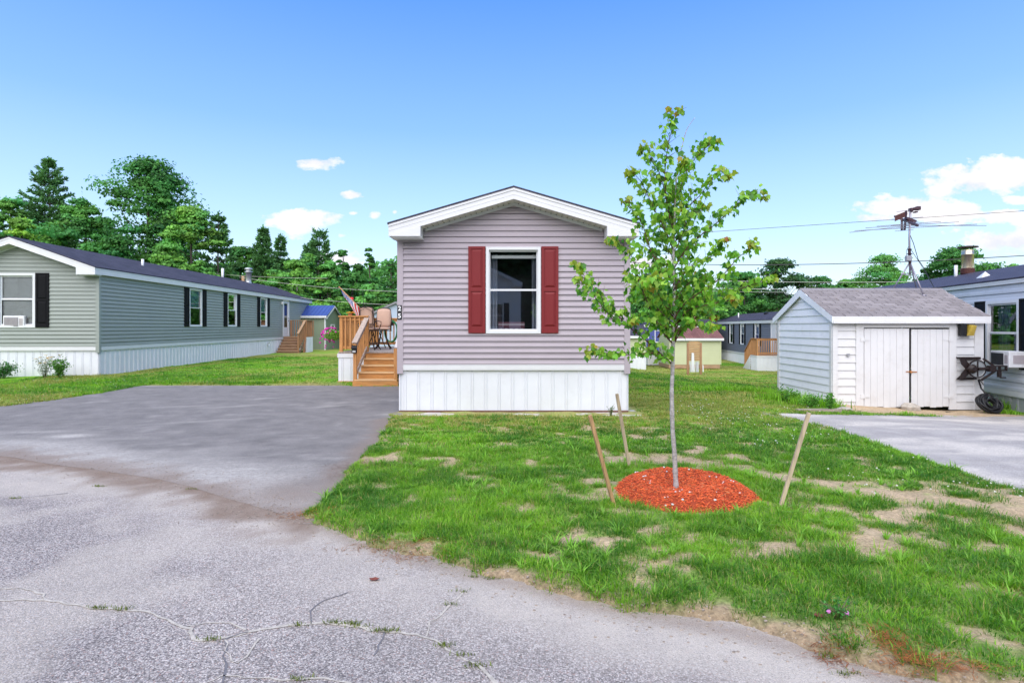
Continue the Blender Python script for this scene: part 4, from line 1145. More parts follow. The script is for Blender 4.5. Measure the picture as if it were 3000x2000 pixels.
    for i in range(150):
        px_, py_ = R.uniform(-8, 3), R.uniform(2.4, 7); 
        if pave_sd(px_, py_) < -.05: mb.blob((px_, py_, .005), R.uniform(.002, .005), i, 5, (1.3, 1, .7))
    o = mb.build('gravel', paint('gravel', (.36, .30, .25), .9, .4, 40)); tag(o, 'loose gravel bits along the road edge', 'gravel', kind='stuff')

def mz(x, y):
    r = np.sqrt(((x - MULCH_C[0]) / MULCH_R[0]) ** 2 + ((y - MULCH_C[1]) / MULCH_R[1]) ** 2)
    return .005 + .14 * (1 - sst(r, .6, 1.03)) - .035 * (1 - sst(np.hypot(x - 1.485, y - 5.19), .05, .35)) + (fbm(np.asarray(x) * 9, np.asarray(y) * 9, 8, 2) - .5) * .03
def build_mulch():
    R = np.random.RandomState(3)
    m, nt = new_mat('mulch'); a = N(nt, 'ShaderNodeAttribute', attribute_name='Col'); b = bsdf(nt, a.outputs['Color'], .75, .25); out(nt, b.outputs[0])
    nr, na = 16, 64; V = []; 
    for i in range(nr):
        for j in range(na):
            t = 2 * math.pi * j / na; r = (i / (nr - 1)) * (1.03 + .05 * math.sin(3 * t + 1) + .03 * math.sin(7 * t))
            x = MULCH_C[0] + MULCH_R[0] * r * math.cos(t); y = MULCH_C[1] + MULCH_R[1] * r * math.sin(t); V.append((x, y, float(mz(x, y)) + (-.03 if i == nr - 1 else 0)))
    Fc = [(i * na + j, (i + 1) * na + j, (i + 1) * na + (j + 1) % na, i * na + (j + 1) % na) for i in range(nr - 1) for j in range(na)]
    base = npmesh('mulch', np.array(V), np.array(Fc), m, None, np.tile((.30, .05, .02), (len(V), 1)), True)
    tag(base, 'ring of shredded red bark mulch round the young maple', 'mulch', kind='stuff')
    n = 11000; t = R.uniform(0, 2 * np.pi, n); r = np.sqrt(R.rand(n)) * np.where(R.rand(n) < .05, 1.13, 1.) * (1.04 + .05 * np.sin(3 * t + 1) + .03 * np.sin(7 * t))
    x = MULCH_C[0] + MULCH_R[0] * r * np.cos(t); y = MULCH_C[1] + MULCH_R[1] * r * np.sin(t); z = mz(x, y) + R.uniform(0, .014, n)
    L_ = R.uniform(.012, .04, n); W = R.uniform(.003, .008, n); h = R.uniform(0, 6.28, n); el = R.normal(0, .35, n)
    d = np.stack([np.cos(h) * np.cos(el), np.sin(h) * np.cos(el), np.sin(el)], 1); s = np.stack([-np.sin(h), np.cos(h), R.normal(0, .4, n)], 1)
    P = np.stack([x, y, z], 1); up = np.array((0, 0, .0035))
    c4 = [P - d * L_[:, None] / 2 - s * W[:, None] / 2, P + d * L_[:, None] / 2 - s * W[:, None] / 2 * .5, P + d * L_[:, None] / 2 + s * W[:, None] / 2 * .5, P - d * L_[:, None] / 2 + s * W[:, None] / 2]
    V = np.stack(c4 + [q - up for q in c4], 1).reshape(-1, 3); b_ = np.arange(n)[:, None] * 8
    Fc = np.concatenate([b_ + np.array(f) for f in ((0, 1, 2, 3), (0, 4, 5, 1), (1, 5, 6, 2), (2, 6, 7, 3), (3, 7, 4, 0))], 0)
    k = R.rand(n, 1); C = np.array((.78, .17, .05)) * (1 - k) + np.array((.58, .085, .035)) * k; C *= R.uniform(.6, 1.35, (n, 1)); C[R.rand(n) < .05] = (.55, .22, .1)
    o = npmesh('bark_chips', V, Fc, m, base, np.repeat(C, 8, 0))
    mb = MB()
    for i in range(34):
        t = R.uniform(0, 6.28); r = R.uniform(.4, 1.0); x_ = MULCH_C[0] + MULCH_R[0] * r * math.cos(t); y_ = MULCH_C[1] + MULCH_R[1] * r * math.sin(t)
        mb.blob((x_, y_, float(mz(x_, y_)) + .016), R.uniform(.004, .008), i, 6, (1.3, 1, .8), .3)
    for px, py in ((1851, 1465), (1852, 1485), (1970, 1478), (2095, 1476), (2000, 1475), (1862, 1400), (1945, 1377)):
        x_, y_ = ux(px, 1), 0; Y = 1.5 * F / (py - HY); mb.blob((ux(px, Y), Y, float(mz(ux(px, Y), Y)) + .016), .011, px, 6, (1.2, 1, .8), .3)
    mb.build('pebbles', paint('pebble', (.7, .68, .66), .7, .15, 30), base, fix=False)
# ------------------------------------------------------------------ trees
def bark(name, col):
    if name in MATS: return MATS[name]
    m, nt = new_mat(name); v = obj_co(nt, (1, 1, .25)); g = noise(nt, v, 30, 6, .7)
    c = ramp(nt, g, [(.3, tuple(k * .55 for k in col)), (.6, col), (.8, tuple(min(1, k * 1.3) for k in col))])
    b = bsdf(nt, c, .9, .15); bump(nt, b, g, .7, .01); out(nt, b.outputs[0]); MATS[name] = m; return m

def quads(P, Nn, s, asp, R, jit=.6):
    """leaf quads at P with normals about Nn, size s; returns V (n*4,3)"""
    n = len(P); Nn = Nn + R.normal(0, jit, (n, 3)); Nn /= np.linalg.norm(Nn, axis=1)[:, None] + 1e-9
    A = R.normal(0, 1, (n, 3)); A -= (A * Nn).sum(1)[:, None] * Nn; A /= np.linalg.norm(A, axis=1)[:, None] + 1e-9
    B = np.cross(Nn, A); s = s[:, None]
    return np.stack([P - A * s * asp, P - B * s * .55 - A * s * .1, P + A * s * asp, P + B * s * .55 + A * s * .15], 1).reshape(-1, 3)

def broadleaf(name, label, cat, X, Y, zg, h, w, seed, col, group='trees behind the homes', nclump=60, per=210, leaf=.16, base=.1, top=.35, barkc=(.10, .085, .07), open_=0., trunk_r=None):
    R = np.random.RandomState(seed); rr = random.Random(seed)
    T = thing(name, label, cat, (X, Y, zg), 0, group)
    col = np.array(col)
    C = []; 
    # clump centres in an uneven crown
    lob = [(rr.uniform(0, 6.28), rr.uniform(.25, .5)) for _ in range(4)]
    ncl = 0; nclump = int(nclump * 1.35)
    while ncl < nclump:
        t = rr.uniform(0, 1); z = h * (base + (1 - base) * t)
        prof = max(.02, math.sin(math.pi * (t * (1 - top * .4) + .12))) ** .7
        prof = max(.12, prof) * (1 - .5 * t ** 4)
        a = rr.uniform(0, 6.28); lobf = 1 + sum(q * math.cos((k + 1) * a + p + t * 3) for k, (p, q) in enumerate(lob)) * .6
        r = w / 2 * prof * lobf * math.sqrt(rr.uniform(.25, 1))
        C.append((r * math.cos(a), r * math.sin(a), z, w * rr.choice((rr.uniform(.045, .085), rr.uniform(.09, .135))))); ncl += 1
    C = np.array(C)
    C[:, 2] = np.minimum(C[:, 2], h - C[:, 3] * .7)
    # trunk and limbs
    tr = trunk_r or h * .016
    mb = MB(); lean = rr.uniform(-.03, .03)
    pts = [(lean * h * (k / 8) ** 2 + rr.uniform(-.06, .06), rr.uniform(-.06, .06), -.3 + (h * .93 + .3) * k / 8) for k in range(9)]
    mb.tube(pts, [tr * (1.15 - .95 * k / 8) for k in range(9)], 7)
    tk = mb.build('trunk', bark('bark_%d' % int(barkc[0] * 1000), barkc), T, True)
    mb = MB()
    for c in C[::max(1, nclump // 26)]:
        zb = max(h * base * .6, c[2] - math.hypot(c[0], c[1]) * rr.uniform(.5, 1.1) - .3); k = min(7, max(0, int(zb / h * 8)))
        p0 = Vector(pts[k]).lerp(Vector(pts[k + 1]), .5); p0.z = min(zb, h * .85); p3 = Vector(c[:3]); p1 = p0.lerp(p3, .5) + Vector((0, 0, -.1 * (p3 - p0).length + rr.uniform(-.1, .1)))
        r0 = tr * .35 * (1 - .6 * p0.z / h); mb.tube([p0, p1, p3], [r0, r0 * .6, r0 * .2], 5)
    mb.build('limbs', bark('bark_%d' % int(barkc[0] * 1000), barkc), T, True)
    nclump = len(C); per = int(per * 1.4); n = nclump * per
    idx = np.repeat(np.arange(nclump), per)
    d = R.normal(0, 1, (n, 3)); d /= np.linalg.norm(d, axis=1)[:, None]; d[:, 2] = np.abs(d[:, 2]) * .9 - .25 * (R.rand(n) < .45)
    rad_ = C[idx, 3] * (.55 + .6 * R.rand(n) ** .7)
    # ragged sub-clumps
    ph = R.rand(nclump, 3) * 6.28
    rag = 1 + .35 * np.sin(d[:, 0] * 5 + ph[idx, 0]) * np.sin(d[:, 1] * 5 + ph[idx, 1]) + .2 * np.sin(d[:, 2] * 9 + ph[idx, 2])
    P = C[idx, :3] + d * (rad_ * rag)[:, None] * np.array((1.15, 1.15, .8))
    s = leaf * 1.02 * R.uniform(.6, 1.25, n)
    V = quads(P, d + np.array((0, -.1, .45)), s, .62, R)
    cl = R.normal(0, .22, nclump)[idx] + R.normal(0, .18, n)
    cc = np.clip(col[None] * (1 + cl)[:, None] * (1 + np.array((.12, .02, -.1)) * R.normal(0, 1, (nclump, 1))[idx]), .005, .8)
    npmesh('crown', V, np.arange(n * 4).reshape(-1, 4), leafmat('tree_leaf', .28, .55, .2), T, np.repeat(cc, 4, 0))
    return T

def pine(name, label, X, Y, zg, h, w, seed, col=(.085, .21, .07), group='trees behind the homes', bare=.3, step=.58, sparse=1., flat=False, tuft=.40):
    R = np.random.RandomState(seed); rr = random.Random(seed)
    T = thing(name, label, 'pine tree', (X, Y, zg), 0, group); col = np.array(col)
    tr = h * .013; mb = MB(); mb.tube([(0, 0, -.3), (rr.uniform(-.1, .1), 0, h * .3), (rr.uniform(-.15, .15), 0, h * .65), (0, 0, h)], [tr, tr * .8, tr * .45, .015], 7)
    mb.build('trunk', bark('bark_90', (.09, .075, .065)), T, True)
    br = MB(); TP = []; TD = []; TS = []
    z = h * bare
    while z < h - .25:
        t = (z - h * bare) / (h * (1 - bare))
        prof = (1 - t) ** .75 * (.55 + .45 * min(1, t * 4 + .3)); 
        if flat: prof = (.35 + .65 * math.sin(math.pi * min(1, t * .9 + .1))) * (1 - t * .35)
        nb = rr.choice((4, 5, 6)); a0 = rr.uniform(0, 6.28)
        for b in range(nb):
            if rr.random() > sparse: continue
            a = a0 + b * 6.283 / nb + rr.uniform(-.3, .3); Lb = max(.25, w / 2 * prof * rr.uniform(.6, 1.2)); up = rr.uniform(.02, .28) + .35 * t
            p0 = Vector((0, 0, z)); tip = Vector((math.cos(a) * Lb, math.sin(a) * Lb, z + Lb * up)); mid = p0.lerp(tip, .5) - Vector((0, 0, Lb * .07))
            br.tube([p0, mid, tip], [tr * .22, tr * .14, .008], 4)
            m = max(3, int(Lb / .22))
            for i in range(m):
                f = .3 + .7 * (i + 1) / m; q = (p0.lerp(mid, f * 2) if f < .5 else mid.lerp(tip, f * 2 - 1))
                side = (1 - abs(f - .65)) * Lb * .22
                for sgn in (-1, 1, 0):
                    qq = q + Vector((-math.sin(a), math.cos(a), 0)) * sgn * side * rr.uniform(.5, 1.1) + Vector((0, 0, rr.uniform(0, .1)))
                    TP.append(qq[:]); TD.append((math.cos(a + sgn * .6), math.sin(a + sgn * .6), .35)); TS.append(tuft * rr.uniform(.7, 1.2) * (1 - .35 * t))
        z += step * rr.uniform(.7, 1.3) * (1 - .35 * t)
    for k in range(6): TP.append((rr.uniform(-.05, .05), 0, h - .1 * k)); TD.append((0, 0, 1)); TS.append(.25)
    br.build('branches', bark('bark_90', (.09, .075, .065)), T, True)
    TP = np.array(TP); TD = np.array(TD); TS = np.array(TS); per = 10
    idx = np.repeat(np.arange(len(TP)), per); n = len(idx)
    D = TD[idx] + R.normal(0, .55, (n, 3)); D /= np.linalg.norm(D, axis=1)[:, None]
    S = np.cross(D, R.normal(0, 1, (n, 3))); S /= np.linalg.norm(S, axis=1)[:, None] + 1e-9
    Ln = TS[idx] * R.uniform(.7, 1.2, n); P = TP[idx] + R.normal(0, .06, (n, 3)); Wd = Ln * .2
    V = np.stack([P, P + D * Ln[:, None] * .5 + S * Wd[:, None], P + D * Ln[:, None], P + D * Ln[:, None] * .5 - S * Wd[:, None]], 1).reshape(-1, 3)
    cc = col[None] * (1 + R.normal(0, .22, (len(TP), 1))[idx] + R.normal(0, .15, (n, 1)))
    npmesh('crown', V, np.arange(n * 4).reshape(-1, 4), leafmat('needle', .15, .6, .2), T, np.repeat(np.clip(cc, .004, .6), 4, 0))
    return T

def build_trees():
    dk = (.06, .20, .045); md = (.11, .30, .065); lt = (.15, .355, .07); yl = (.2, .38, .06)
    def H_(py, Y, zg): return uz(py, Y) - zg
    def bl(label, px, tpy, wpx, Y, col, seed, zg=0., **k):
        return broadleaf('broadleaf_tree', label, 'tree', ux(px, Y), Y, zg, H_(tpy, Y, zg), wpx / F * Y, seed, col, **k)
    def pn(label, px, top, wpx, Y, seed, zg=0., **k):
        return pine('pine_tree', label, ux(px, Y), Y, zg, H_(top, Y, zg), wpx / F * Y, seed, **k)
    pn('dark pine cut by the left edge of the picture', -45, 505, 200, 47, 1, bare=.15)
    pn('tall feathery pine left of the big oak', 143, 468, 300, 49, 2, bare=.12, tuft=.38)
    bl('great dark-crowned oak, tallest tree left of the sky gap', 440, 466, 350, 47, dk, 3, nclump=135, per=170, leaf=.18, base=.12, top=.2)
    bl('mid-green tree filling the space under the feathery pine', 245, 585, 200, 44, md, 4, nclump=70)
    bl('small yellow-green tree rising behind the sage roof ridge', 60, 640, 130, 38, yl, 5, nclump=45)
    bl('dark green tree between the feathery pine and the oak', 20, 570, 170, 45, md, 6, nclump=60)
    bl('bright green tree leaning out on the oak\'s right flank', 560, 610, 190, 42, lt, 7, nclump=75)
    bl('low dark tree at the oak\'s foot', 350, 690, 220, 42, dk, 8, nclump=70)
    bl('low tree behind the flat roof run of the sage home', 480, 740, 180, 40, md, 81, nclump=60)
    pn('slim pine with a bare grey trunk right of the oak', 640, 628, 120, 43, 9, bare=.45, sparse=.85)
    bl('dark round tree behind the slim bare-trunked pine', 705, 725, 150, 50, dk, 10, nclump=60)
    bl('low green tree just right of the slim pine', 655, 775, 130, 46, md, 101, nclump=50)
    pn('pointed pine above the metal flue', 772, 668, 105, 48, 11, bare=.25)
    pn('pointed pine just right of the one above the flue', 822, 690, 100, 52, 12, bare=.2)
    bl('mid-green tree under the two pointed pines', 800, 790, 140, 47, md, 13, nclump=60)
    bl('pale green birch-like tree above the far end of the sage roof', 872, 765, 130, 43, lt, 14, nclump=65, barkc=(.4, .38, .34))
    pn('flat-topped sparse pine standing before the pink cloud', 938, 678, 100, 54, 15, bare=.4, sparse=.75, flat=True)
    pn('thin pine leaning beside the flat-topped pine', 915, 705, 70, 56, 16, bare=.45, sparse=.7)
    bl('slender dark tree right of the flat-topped pine', 1005, 728, 75, 52, dk, 17, nclump=40)
    bl('yellow-green sapling behind the blue-roofed shed', 955, 800, 100, 43, lt, 18, nclump=50)
    bl('dark tree behind the flag', 1030, 800, 120, 47, dk, 19, nclump=60)
    bl('narrow tall tree rising left of the mauve home', 1083, 728, 62, 50, dk, 20, nclump=34)
    bl('bushy mid-green tree above the patio chairs', 1095, 835, 130, 40, md, 21, nclump=70)
    bl('dark tree touching the mauve home\'s left corner', 1145, 768, 60, 50, dk, 22, nclump=36)
    bl('low dark tree over the deck rail', 1150, 850, 90, 44, dk, 23, nclump=45)
    bl('soft green tree filling behind the two pointed pines', 760, 745, 130, 52, md, 141, nclump=55)
    bl('loose light tree between the flat-topped pine and the birch', 905, 745, 110, 50, md, 142, nclump=50)
    bl('hazy green tree in the gap before the slender dark tree', 965, 765, 110, 51, md, 143, nclump=50)
    bl('dark tree joining the slender tree and the narrow tall tree', 1045, 775, 100, 52, dk, 144, nclump=45)
    bl('green tree bridging the oak and the feathery pine', 300, 640, 170, 50, dk, 145, nclump=60)
    zr = -1.2
    pn('lone sparse pine showing through the maple leaves', 1910, 785, 90, 58, 24, zr, bare=.4, sparse=.7, flat=True)
    bl('dark tree behind the red-roofed shed', 1960, 850, 180, 52, dk, 25, zr, nclump=70)
    bl('green tree half hidden by the mauve home\'s right eave', 1860, 860, 120, 50, md, 26, zr, nclump=50)
    bl('light green tree glimpsed low through the maple', 2065, 850, 120, 50, lt, 27, zr, nclump=50)
    bl('dense dark tree right behind the slate-blue home', 2180, 800, 150, 54, dk, 28, zr, nclump=70)
    bl('large grey-green tree above the white shed\'s gable', 2280, 762, 210, 56, (.045, .12, .04), 29, zr, nclump=100, per=150)
    bl('low dark tree between the two big right-hand trees', 2400, 812, 150, 60, dk, 30, zr, nclump=60)
    bl('small tree above the shed roof, left of the antenna', 2480, 818, 110, 60, md, 31, zr, nclump=50)
    bl('feathery spreading tree behind the antenna mast', 2590, 748, 230, 52, md, 32, zr, nclump=80, leaf=.13, top=.1)
    bl('round-headed tree behind the rusty chimney', 2805, 728, 220, 50, dk, 33, zr, nclump=95, leaf=.17)
    bl('sparse tree top at the right edge over the metal roof', 2965, 775, 90, 50, md, 34, zr, nclump=40, per=80)
    bl('tree wholly behind the metal roof beside the chimney tree', 2700, 812, 130, 55, dk, 35, zr, nclump=50)
    # the wood beyond, one mass
    R = np.random.RandomState(77); n = 230000
    x = R.uniform(-110, 95, n); y = R.uniform(60, 68, n); zg = np.where(x > 3, -1.3, -.2)
    top = 5.8 + np.where(x < 3, .8, 0) + 4.0 * fbm(x * .16, y * .0 + 3, 5, 4) - np.where(x > 3, 1.0, 0)
    u = R.rand(n) ** .8; z = zg + top * u
    bulge = fbm(x * .5, z * .6, 6, 3); y = y - bulge * 3
    P = np.stack([x, y, z], 1); V = quads(P, np.tile(np.array((0, -.6, .6)), (n, 1)), R.uniform(.16, .36, n), .7, R)
    c = np.array(dk)[None] * (1 - bulge[:, None]) * 1.3 + np.array(md)[None] * bulge[:, None] * 1.2; c = c * R.uniform(.6, 1.25, (n, 1))
    o = npmesh('woods', V, np.arange(n * 4).reshape(-1, 4), leafmat('tree_leaf'), None, np.repeat(c, 4, 0)); tag(o, 'low line of woods closing the view behind the homes', 'woods', kind='stuff')

# ------------------------------------------------------------------ the young maple
LEAF2D = np.array([(0, 0), (.18, -.05), (.36, .04), (.38, .20), (.50, .48), (.34, .50), (.25, .56), (.17, .70), (0, 1.0), (-.17, .70), (-.25, .56), (-.34, .50), (-.50, .48), (-.38, .20), (-.36, .04), (-.18, -.05), (0, .45)])
LEAF_F = [(16, i, i + 1) for i in range(0, 15)] + [(16, 15, 0)]
def build_maple():
    T = thing('maple_tree', 'young maple with grey trunk and green-bronze leaves in the red mulch', 'tree', (1.49, 5.19, .04))
    OX = Vector((1.49, 5.19, .04)); Y0 = 5.19
    def W(px, py, dy=0.):
        Y = Y0 + dy; return Vector((ux(px, Y), Y, uz(py, Y))) - OX
    Z5 = lambda x, y: (1640 + x / 1.96, 300 + y / 1.96)
    tp = [(1984, 1458), (1982, 1440), (1979, 1395), (1976, 1330), (1970, 1250), (1968, 1150), (1970, 1096), (1972, 1000), (1974, 938), (1975, 860), (1973, 785), (1974, 700), (1977, 626), (1981, 530), (1988, 470), (1998, 430), (2012, 380), (2036, 345)]
    tr = [.031, .026, .0225, .021, .020, .0185, .018, .016, .0145, .0125, .011, .0095, .008, .0065, .005, .004, .003, .002]
    rr = random.Random(4); R = np.random.RandomState(4)
    tk = [W(*p, .015 * math.sin(i * .9)) for i, p in enumerate(tp)]
    # light smoothing / more points
    def smooth(P, r, k=4):
        out_ = []; ro = []
        for i in range(len(P) - 1):
            p0 = P[max(i - 1, 0)]; p1 = P[i]; p2 = P[i + 1]; p3 = P[min(i + 2, len(P) - 1)]
            for j in range(k):
                t = j / k; out_.append(.5 * ((2 * p1) + (p2 - p0) * t + (2 * p0 - 5 * p1 + 4 * p2 - p3) * t * t + (3 * p1 - p0 - 3 * p2 + p3) * t ** 3)); ro.append(r[i] * (1 - t) + r[i + 1] * t)
        out_.append(P[-1]); ro.append(r[-1]); return out_, ro
    P, r = smooth(tk, tr)
    r = [q * (1 + .06 * math.sin(i * 2.3) + (.12 if i % 9 == 0 else 0)) for i, q in enumerate(r)]
    m, nt = new_mat('maple_bark'); v = obj_co(nt, (1, 1, .5)); g = noise(nt, v, 40, 6, .7); v2 = obj_co(nt, (1, 1, 6)); g2 = noise(nt, v2, 14, 3)
    c = ramp(nt, g, [(.3, (.26, .24, .23)), (.6, (.48, .45, .44)), (.8, (.62, .6, .58))]); c = mixc(nt, 1., c, ramp(nt, g2, [(.3, (.7, .68, .66)), (.6, (1.1, 1.1, 1.1))]), 'MULTIPLY')
    b = bsdf(nt, c, .75, .25); bump(nt, b, g, .5, .004); out(nt, b.outputs[0])
    MB().tube(P, r, 12).build('trunk', m, T, True)
    twig = bark('twig', (.15, .07, .06))
    B = [ # zoomed points, depth of tip, start radius
        ([(648, 1508), (610, 1468), (540, 1440), (440, 1450), (350, 1448), (262, 1445), (170, 1432)], -.35, .006),
        ([(640, 1500), (575, 1440), (500, 1370), (400, 1290), (300, 1185), (215, 1090), (150, 1010), (95, 925)], .2, .008),
        ([(400, 1290), (310, 1250), (235, 1160), (180, 1090), (100, 1015)], -.15, .004),
        ([(650, 1385), (600, 1330), (545, 1240), (500, 1140), (455, 1030), (420, 900), (375, 830), (290, 795)], -.35, .008),
        ([(650, 1290), (590, 1210), (520, 1150), (440, 1080), (400, 1000)], .5, .006),
        ([(648, 945), (590, 915), (540, 885), (500, 790), (475, 700), (420, 630), (375, 560)], .3, .007),
        ([(650, 845), (600, 720), (545, 620), (500, 520), (455, 440), (405, 390)], -.3, .006),
        ([(660, 700), (620, 600), (595, 480), (560, 370), (520, 300), (480, 255)], .25, .005),
        ([(655, 745), (618, 600), (604, 450), (610, 330), (628, 220), (645, 150), (650, 90), (690, 45)], -.08, .006),
        ([(668, 480), (730, 395), (780, 320), (835, 265), (885, 215)], .2, .004),
        ([(665, 650), (730, 600), (800, 540), (860, 455), (915, 395), (955, 425)], -.25, .005),
        ([(652, 960), (720, 850), (800, 770), (880, 710), (960, 640), (1040, 570), (1110, 530), (1170, 550)], .25, .007),
        ([(652, 1080), (730, 960), (830, 905), (900, 865), (940, 790)], -.35, .006),
        ([(655, 1250), (710, 1160), (820, 1080), (920, 1010), (990, 930), (1060, 860), (1120, 805)], -.2, .007),
        ([(655, 1385), (720, 1280), (850, 1190), (960, 1110), (1060, 1060), (1150, 1035), (1215, 1000)], .3, .008),
        ([(655, 1290), (740, 1190), (860, 1160), (960, 1140), (1010, 1120)], -.5, .006),
        ([(652, 1385), (690, 1300), (765, 1275), (830, 1300), (875, 1285)], -.3, .006),
        ([(650, 1230), (600, 1160), (560, 1080), (545, 1000)], -.5, .006),
        ([(655, 1100), (700, 1000), (700, 900), (730, 830)], .55, .006),
        ([(655, 900), (610, 820), (600, 740), (630, 640)], .45, .005),
        ([(660, 800), (720, 740), (760, 650), (830, 600)], .45, .005),
        ([(655, 1200), (580, 1140), (480, 1100), (430, 1130)], .55, .006),
        ([(668, 560), (700, 470), (690, 400), (720, 330)], -.25, .004),
        ([(655, 1170), (730, 1120), (800, 1060), (800, 980)], .6, .006),
        ([(650, 1000), (590, 960), (560, 1000), (500, 1060)], -.45, .005),
        ([(655, 1050), (610, 980), (560, 930), (520, 860)], .2, .005),
        ([(655, 1150), (700, 1080), (770, 1020), (850, 1000)], .15, .005),
        ([(660, 740), (640, 660), (640, 560), (665, 500)], .2, .004),
        ([(655, 1220), (610, 1130), (560, 1060), (480, 1010)], .25, .006),
        ([(660, 850), (700, 770), (720, 690), (700, 610)], -.2, .005),
        ([(655, 1330), (700, 1240), (790, 1200), (880, 1220)], -.1, .006),
        ([(650, 1330), (590, 1280), (500, 1250), (430, 1260)], -.3, .006),
    ]
    brm = MB(); LP = []; LD = []; LC = []; pet = MB()
    for zi, (zp, dt, r0) in enumerate(B):
        n = len(zp); pts = [W(*Z5(*q), dt * (i / (n - 1)) ** 1.2) for i, q in enumerate(zp)]; rad_ = [r0 * (1 - .8 * i / (n - 1)) for i in range(n)]
        P, r = smooth(pts, rad_, 3); brm.tube(P, r, 6)
        Ltot = sum((P[i + 1] - P[i]).length for i in range(len(P) - 1)); acc = 0; nxt = Ltot * .07
        tw = []
        for i in range(len(P) - 1):
            seg = (P[i + 1] - P[i]); sl = seg.length; d = seg.normalized()
            while nxt < acc + sl:
                q = P[i].lerp(P[i + 1], (nxt - acc) / sl); f = nxt / Ltot
                tw.append((q, d, f)); nxt += rr.uniform(.0105, .021)
            acc += sl
        for q, d, f in tw:
            # short side twig with opposite pairs of leaves
            side = Vector((rr.uniform(-1, 1), rr.uniform(-1, 1), rr.uniform(-.1, .7))); side = (side - d * side.dot(d) * .6).normalized()
            Lt = rr.uniform(.03, .17) * (1 if f < .8 else .55)
            e = q + (side * .8 + d * .5).normalized() * Lt
            if Lt > .05: brm.tube([q, e], [.0018, .001], 4)
            for j in range(rr.choice((1, 2, 3, 3))):
                s2 = Vector((rr.uniform(-1, 1), rr.uniform(-1, 1), rr.uniform(-.3, .5))).normalized()
                ee = q.lerp(e, rr.uniform(.5, 1.)) + s2 * rr.uniform(.015, .045)
                LP.append(ee); LD.append(s2); LC.append((f, zi))
        for j in range(10):
            s2 = Vector((rr.uniform(-1, 1), rr.uniform(-1, 1), rr.uniform(-.5, .5))).normalized(); LP.append(P[-1] + s2 * rr.uniform(.01, .05)); LD.append(s2); LC.append((1.05, zi))
    brm.build('branches', twig, T, True)
    n = len(LP); V = []; C = []; Fc = []
    for i in range(n):
        f, zi = LC[i]; s = rr.uniform(.032, .060) * (.85 if f > 1 else 1)
        # leaf hangs: axis down and outward
        ax = (LD[i] * rr.uniform(.25, .9) + Vector((0, 0, -1)) * rr.uniform(.45, 1.15)).normalized()
        nn = Vector((rr.gauss(0, 1), rr.gauss(0, 1), rr.gauss(.3, .6))); nn = (nn - ax * nn.dot(ax)).normalized(); sd = ax.cross(nn)
        fold = rr.uniform(.1, .45); curl = rr.uniform(-.1, .45)
        for x, y in LEAF2D:
            p = LP[i] + ax * (y * s * 1.15) + sd * (x * s * 1.15) + nn * (-abs(x) * fold * s + curl * s * y * y * .5); V.append(p[:])
        o = i * 17; Fc += [(a + o, b_ + o, c_ + o) for a, b_, c_ in LEAF_F]
        k = rr.random(); g1 = (.16, .40, .035) if k < .45 else ((.30, .52, .06) if k < .8 else (.06, .21, .025))
        bz = max(0, f - .72) / .3 + rr.gauss(0, .22)
        if LP[i].z > 2.9: bz += .2
        bz -= .36
        if bz > 1.0: c = (.3, .10, .02) if rr.random() < .35 else (.36, .26, .03)
        elif bz > .5: c = (.3, .38, .04)
        else: c = g1
        v_ = rr.uniform(.8, 1.2); C += [(c[0] * v_, c[1] * v_, c[2] * v_)] * 17
    npmesh('leaves', np.array(V), np.array(Fc), leafmat('maple_leaf', .35, .38, .35), T, np.array(C))
    print('maple leaves', n)

def stakes():
    for lab, top, bot, zg, w in (('reddish wooden stake leaning left at the front rim of the mulch', (1728, 1216), (1798, 1478), .03, .036),
                                 ('grey wooden stake standing behind the mulch ring', (1807, 1153), (1844, 1369), .03, .034),
                                 ('pale wooden stake leaning right beyond the mulch ring', (2370, 1208), (2287, 1482), .03, .036)):
        Y = (CH - zg) * F / (bot[1] - HY); p = Vector((ux(bot[0], Y), Y, zg))
        dY = -.05; q = Vector((ux(top[0], Y + dY), Y + dY, uz(top[1], Y + dY)))
        T = tag(MB().bar(p - (q - p).normalized() * .12 - p, q - p, w, w * .8).build('wooden_stake', wood('stake_red' if w > .0355 and top[0] < 1800 else 'stake_grey', (.46, .27, .13) if top[0] < 1800 else (.50, .40, .27), 2, .6), None, bevel=.002), lab, 'stake', 'stakes round the young maple')
        T.location = p

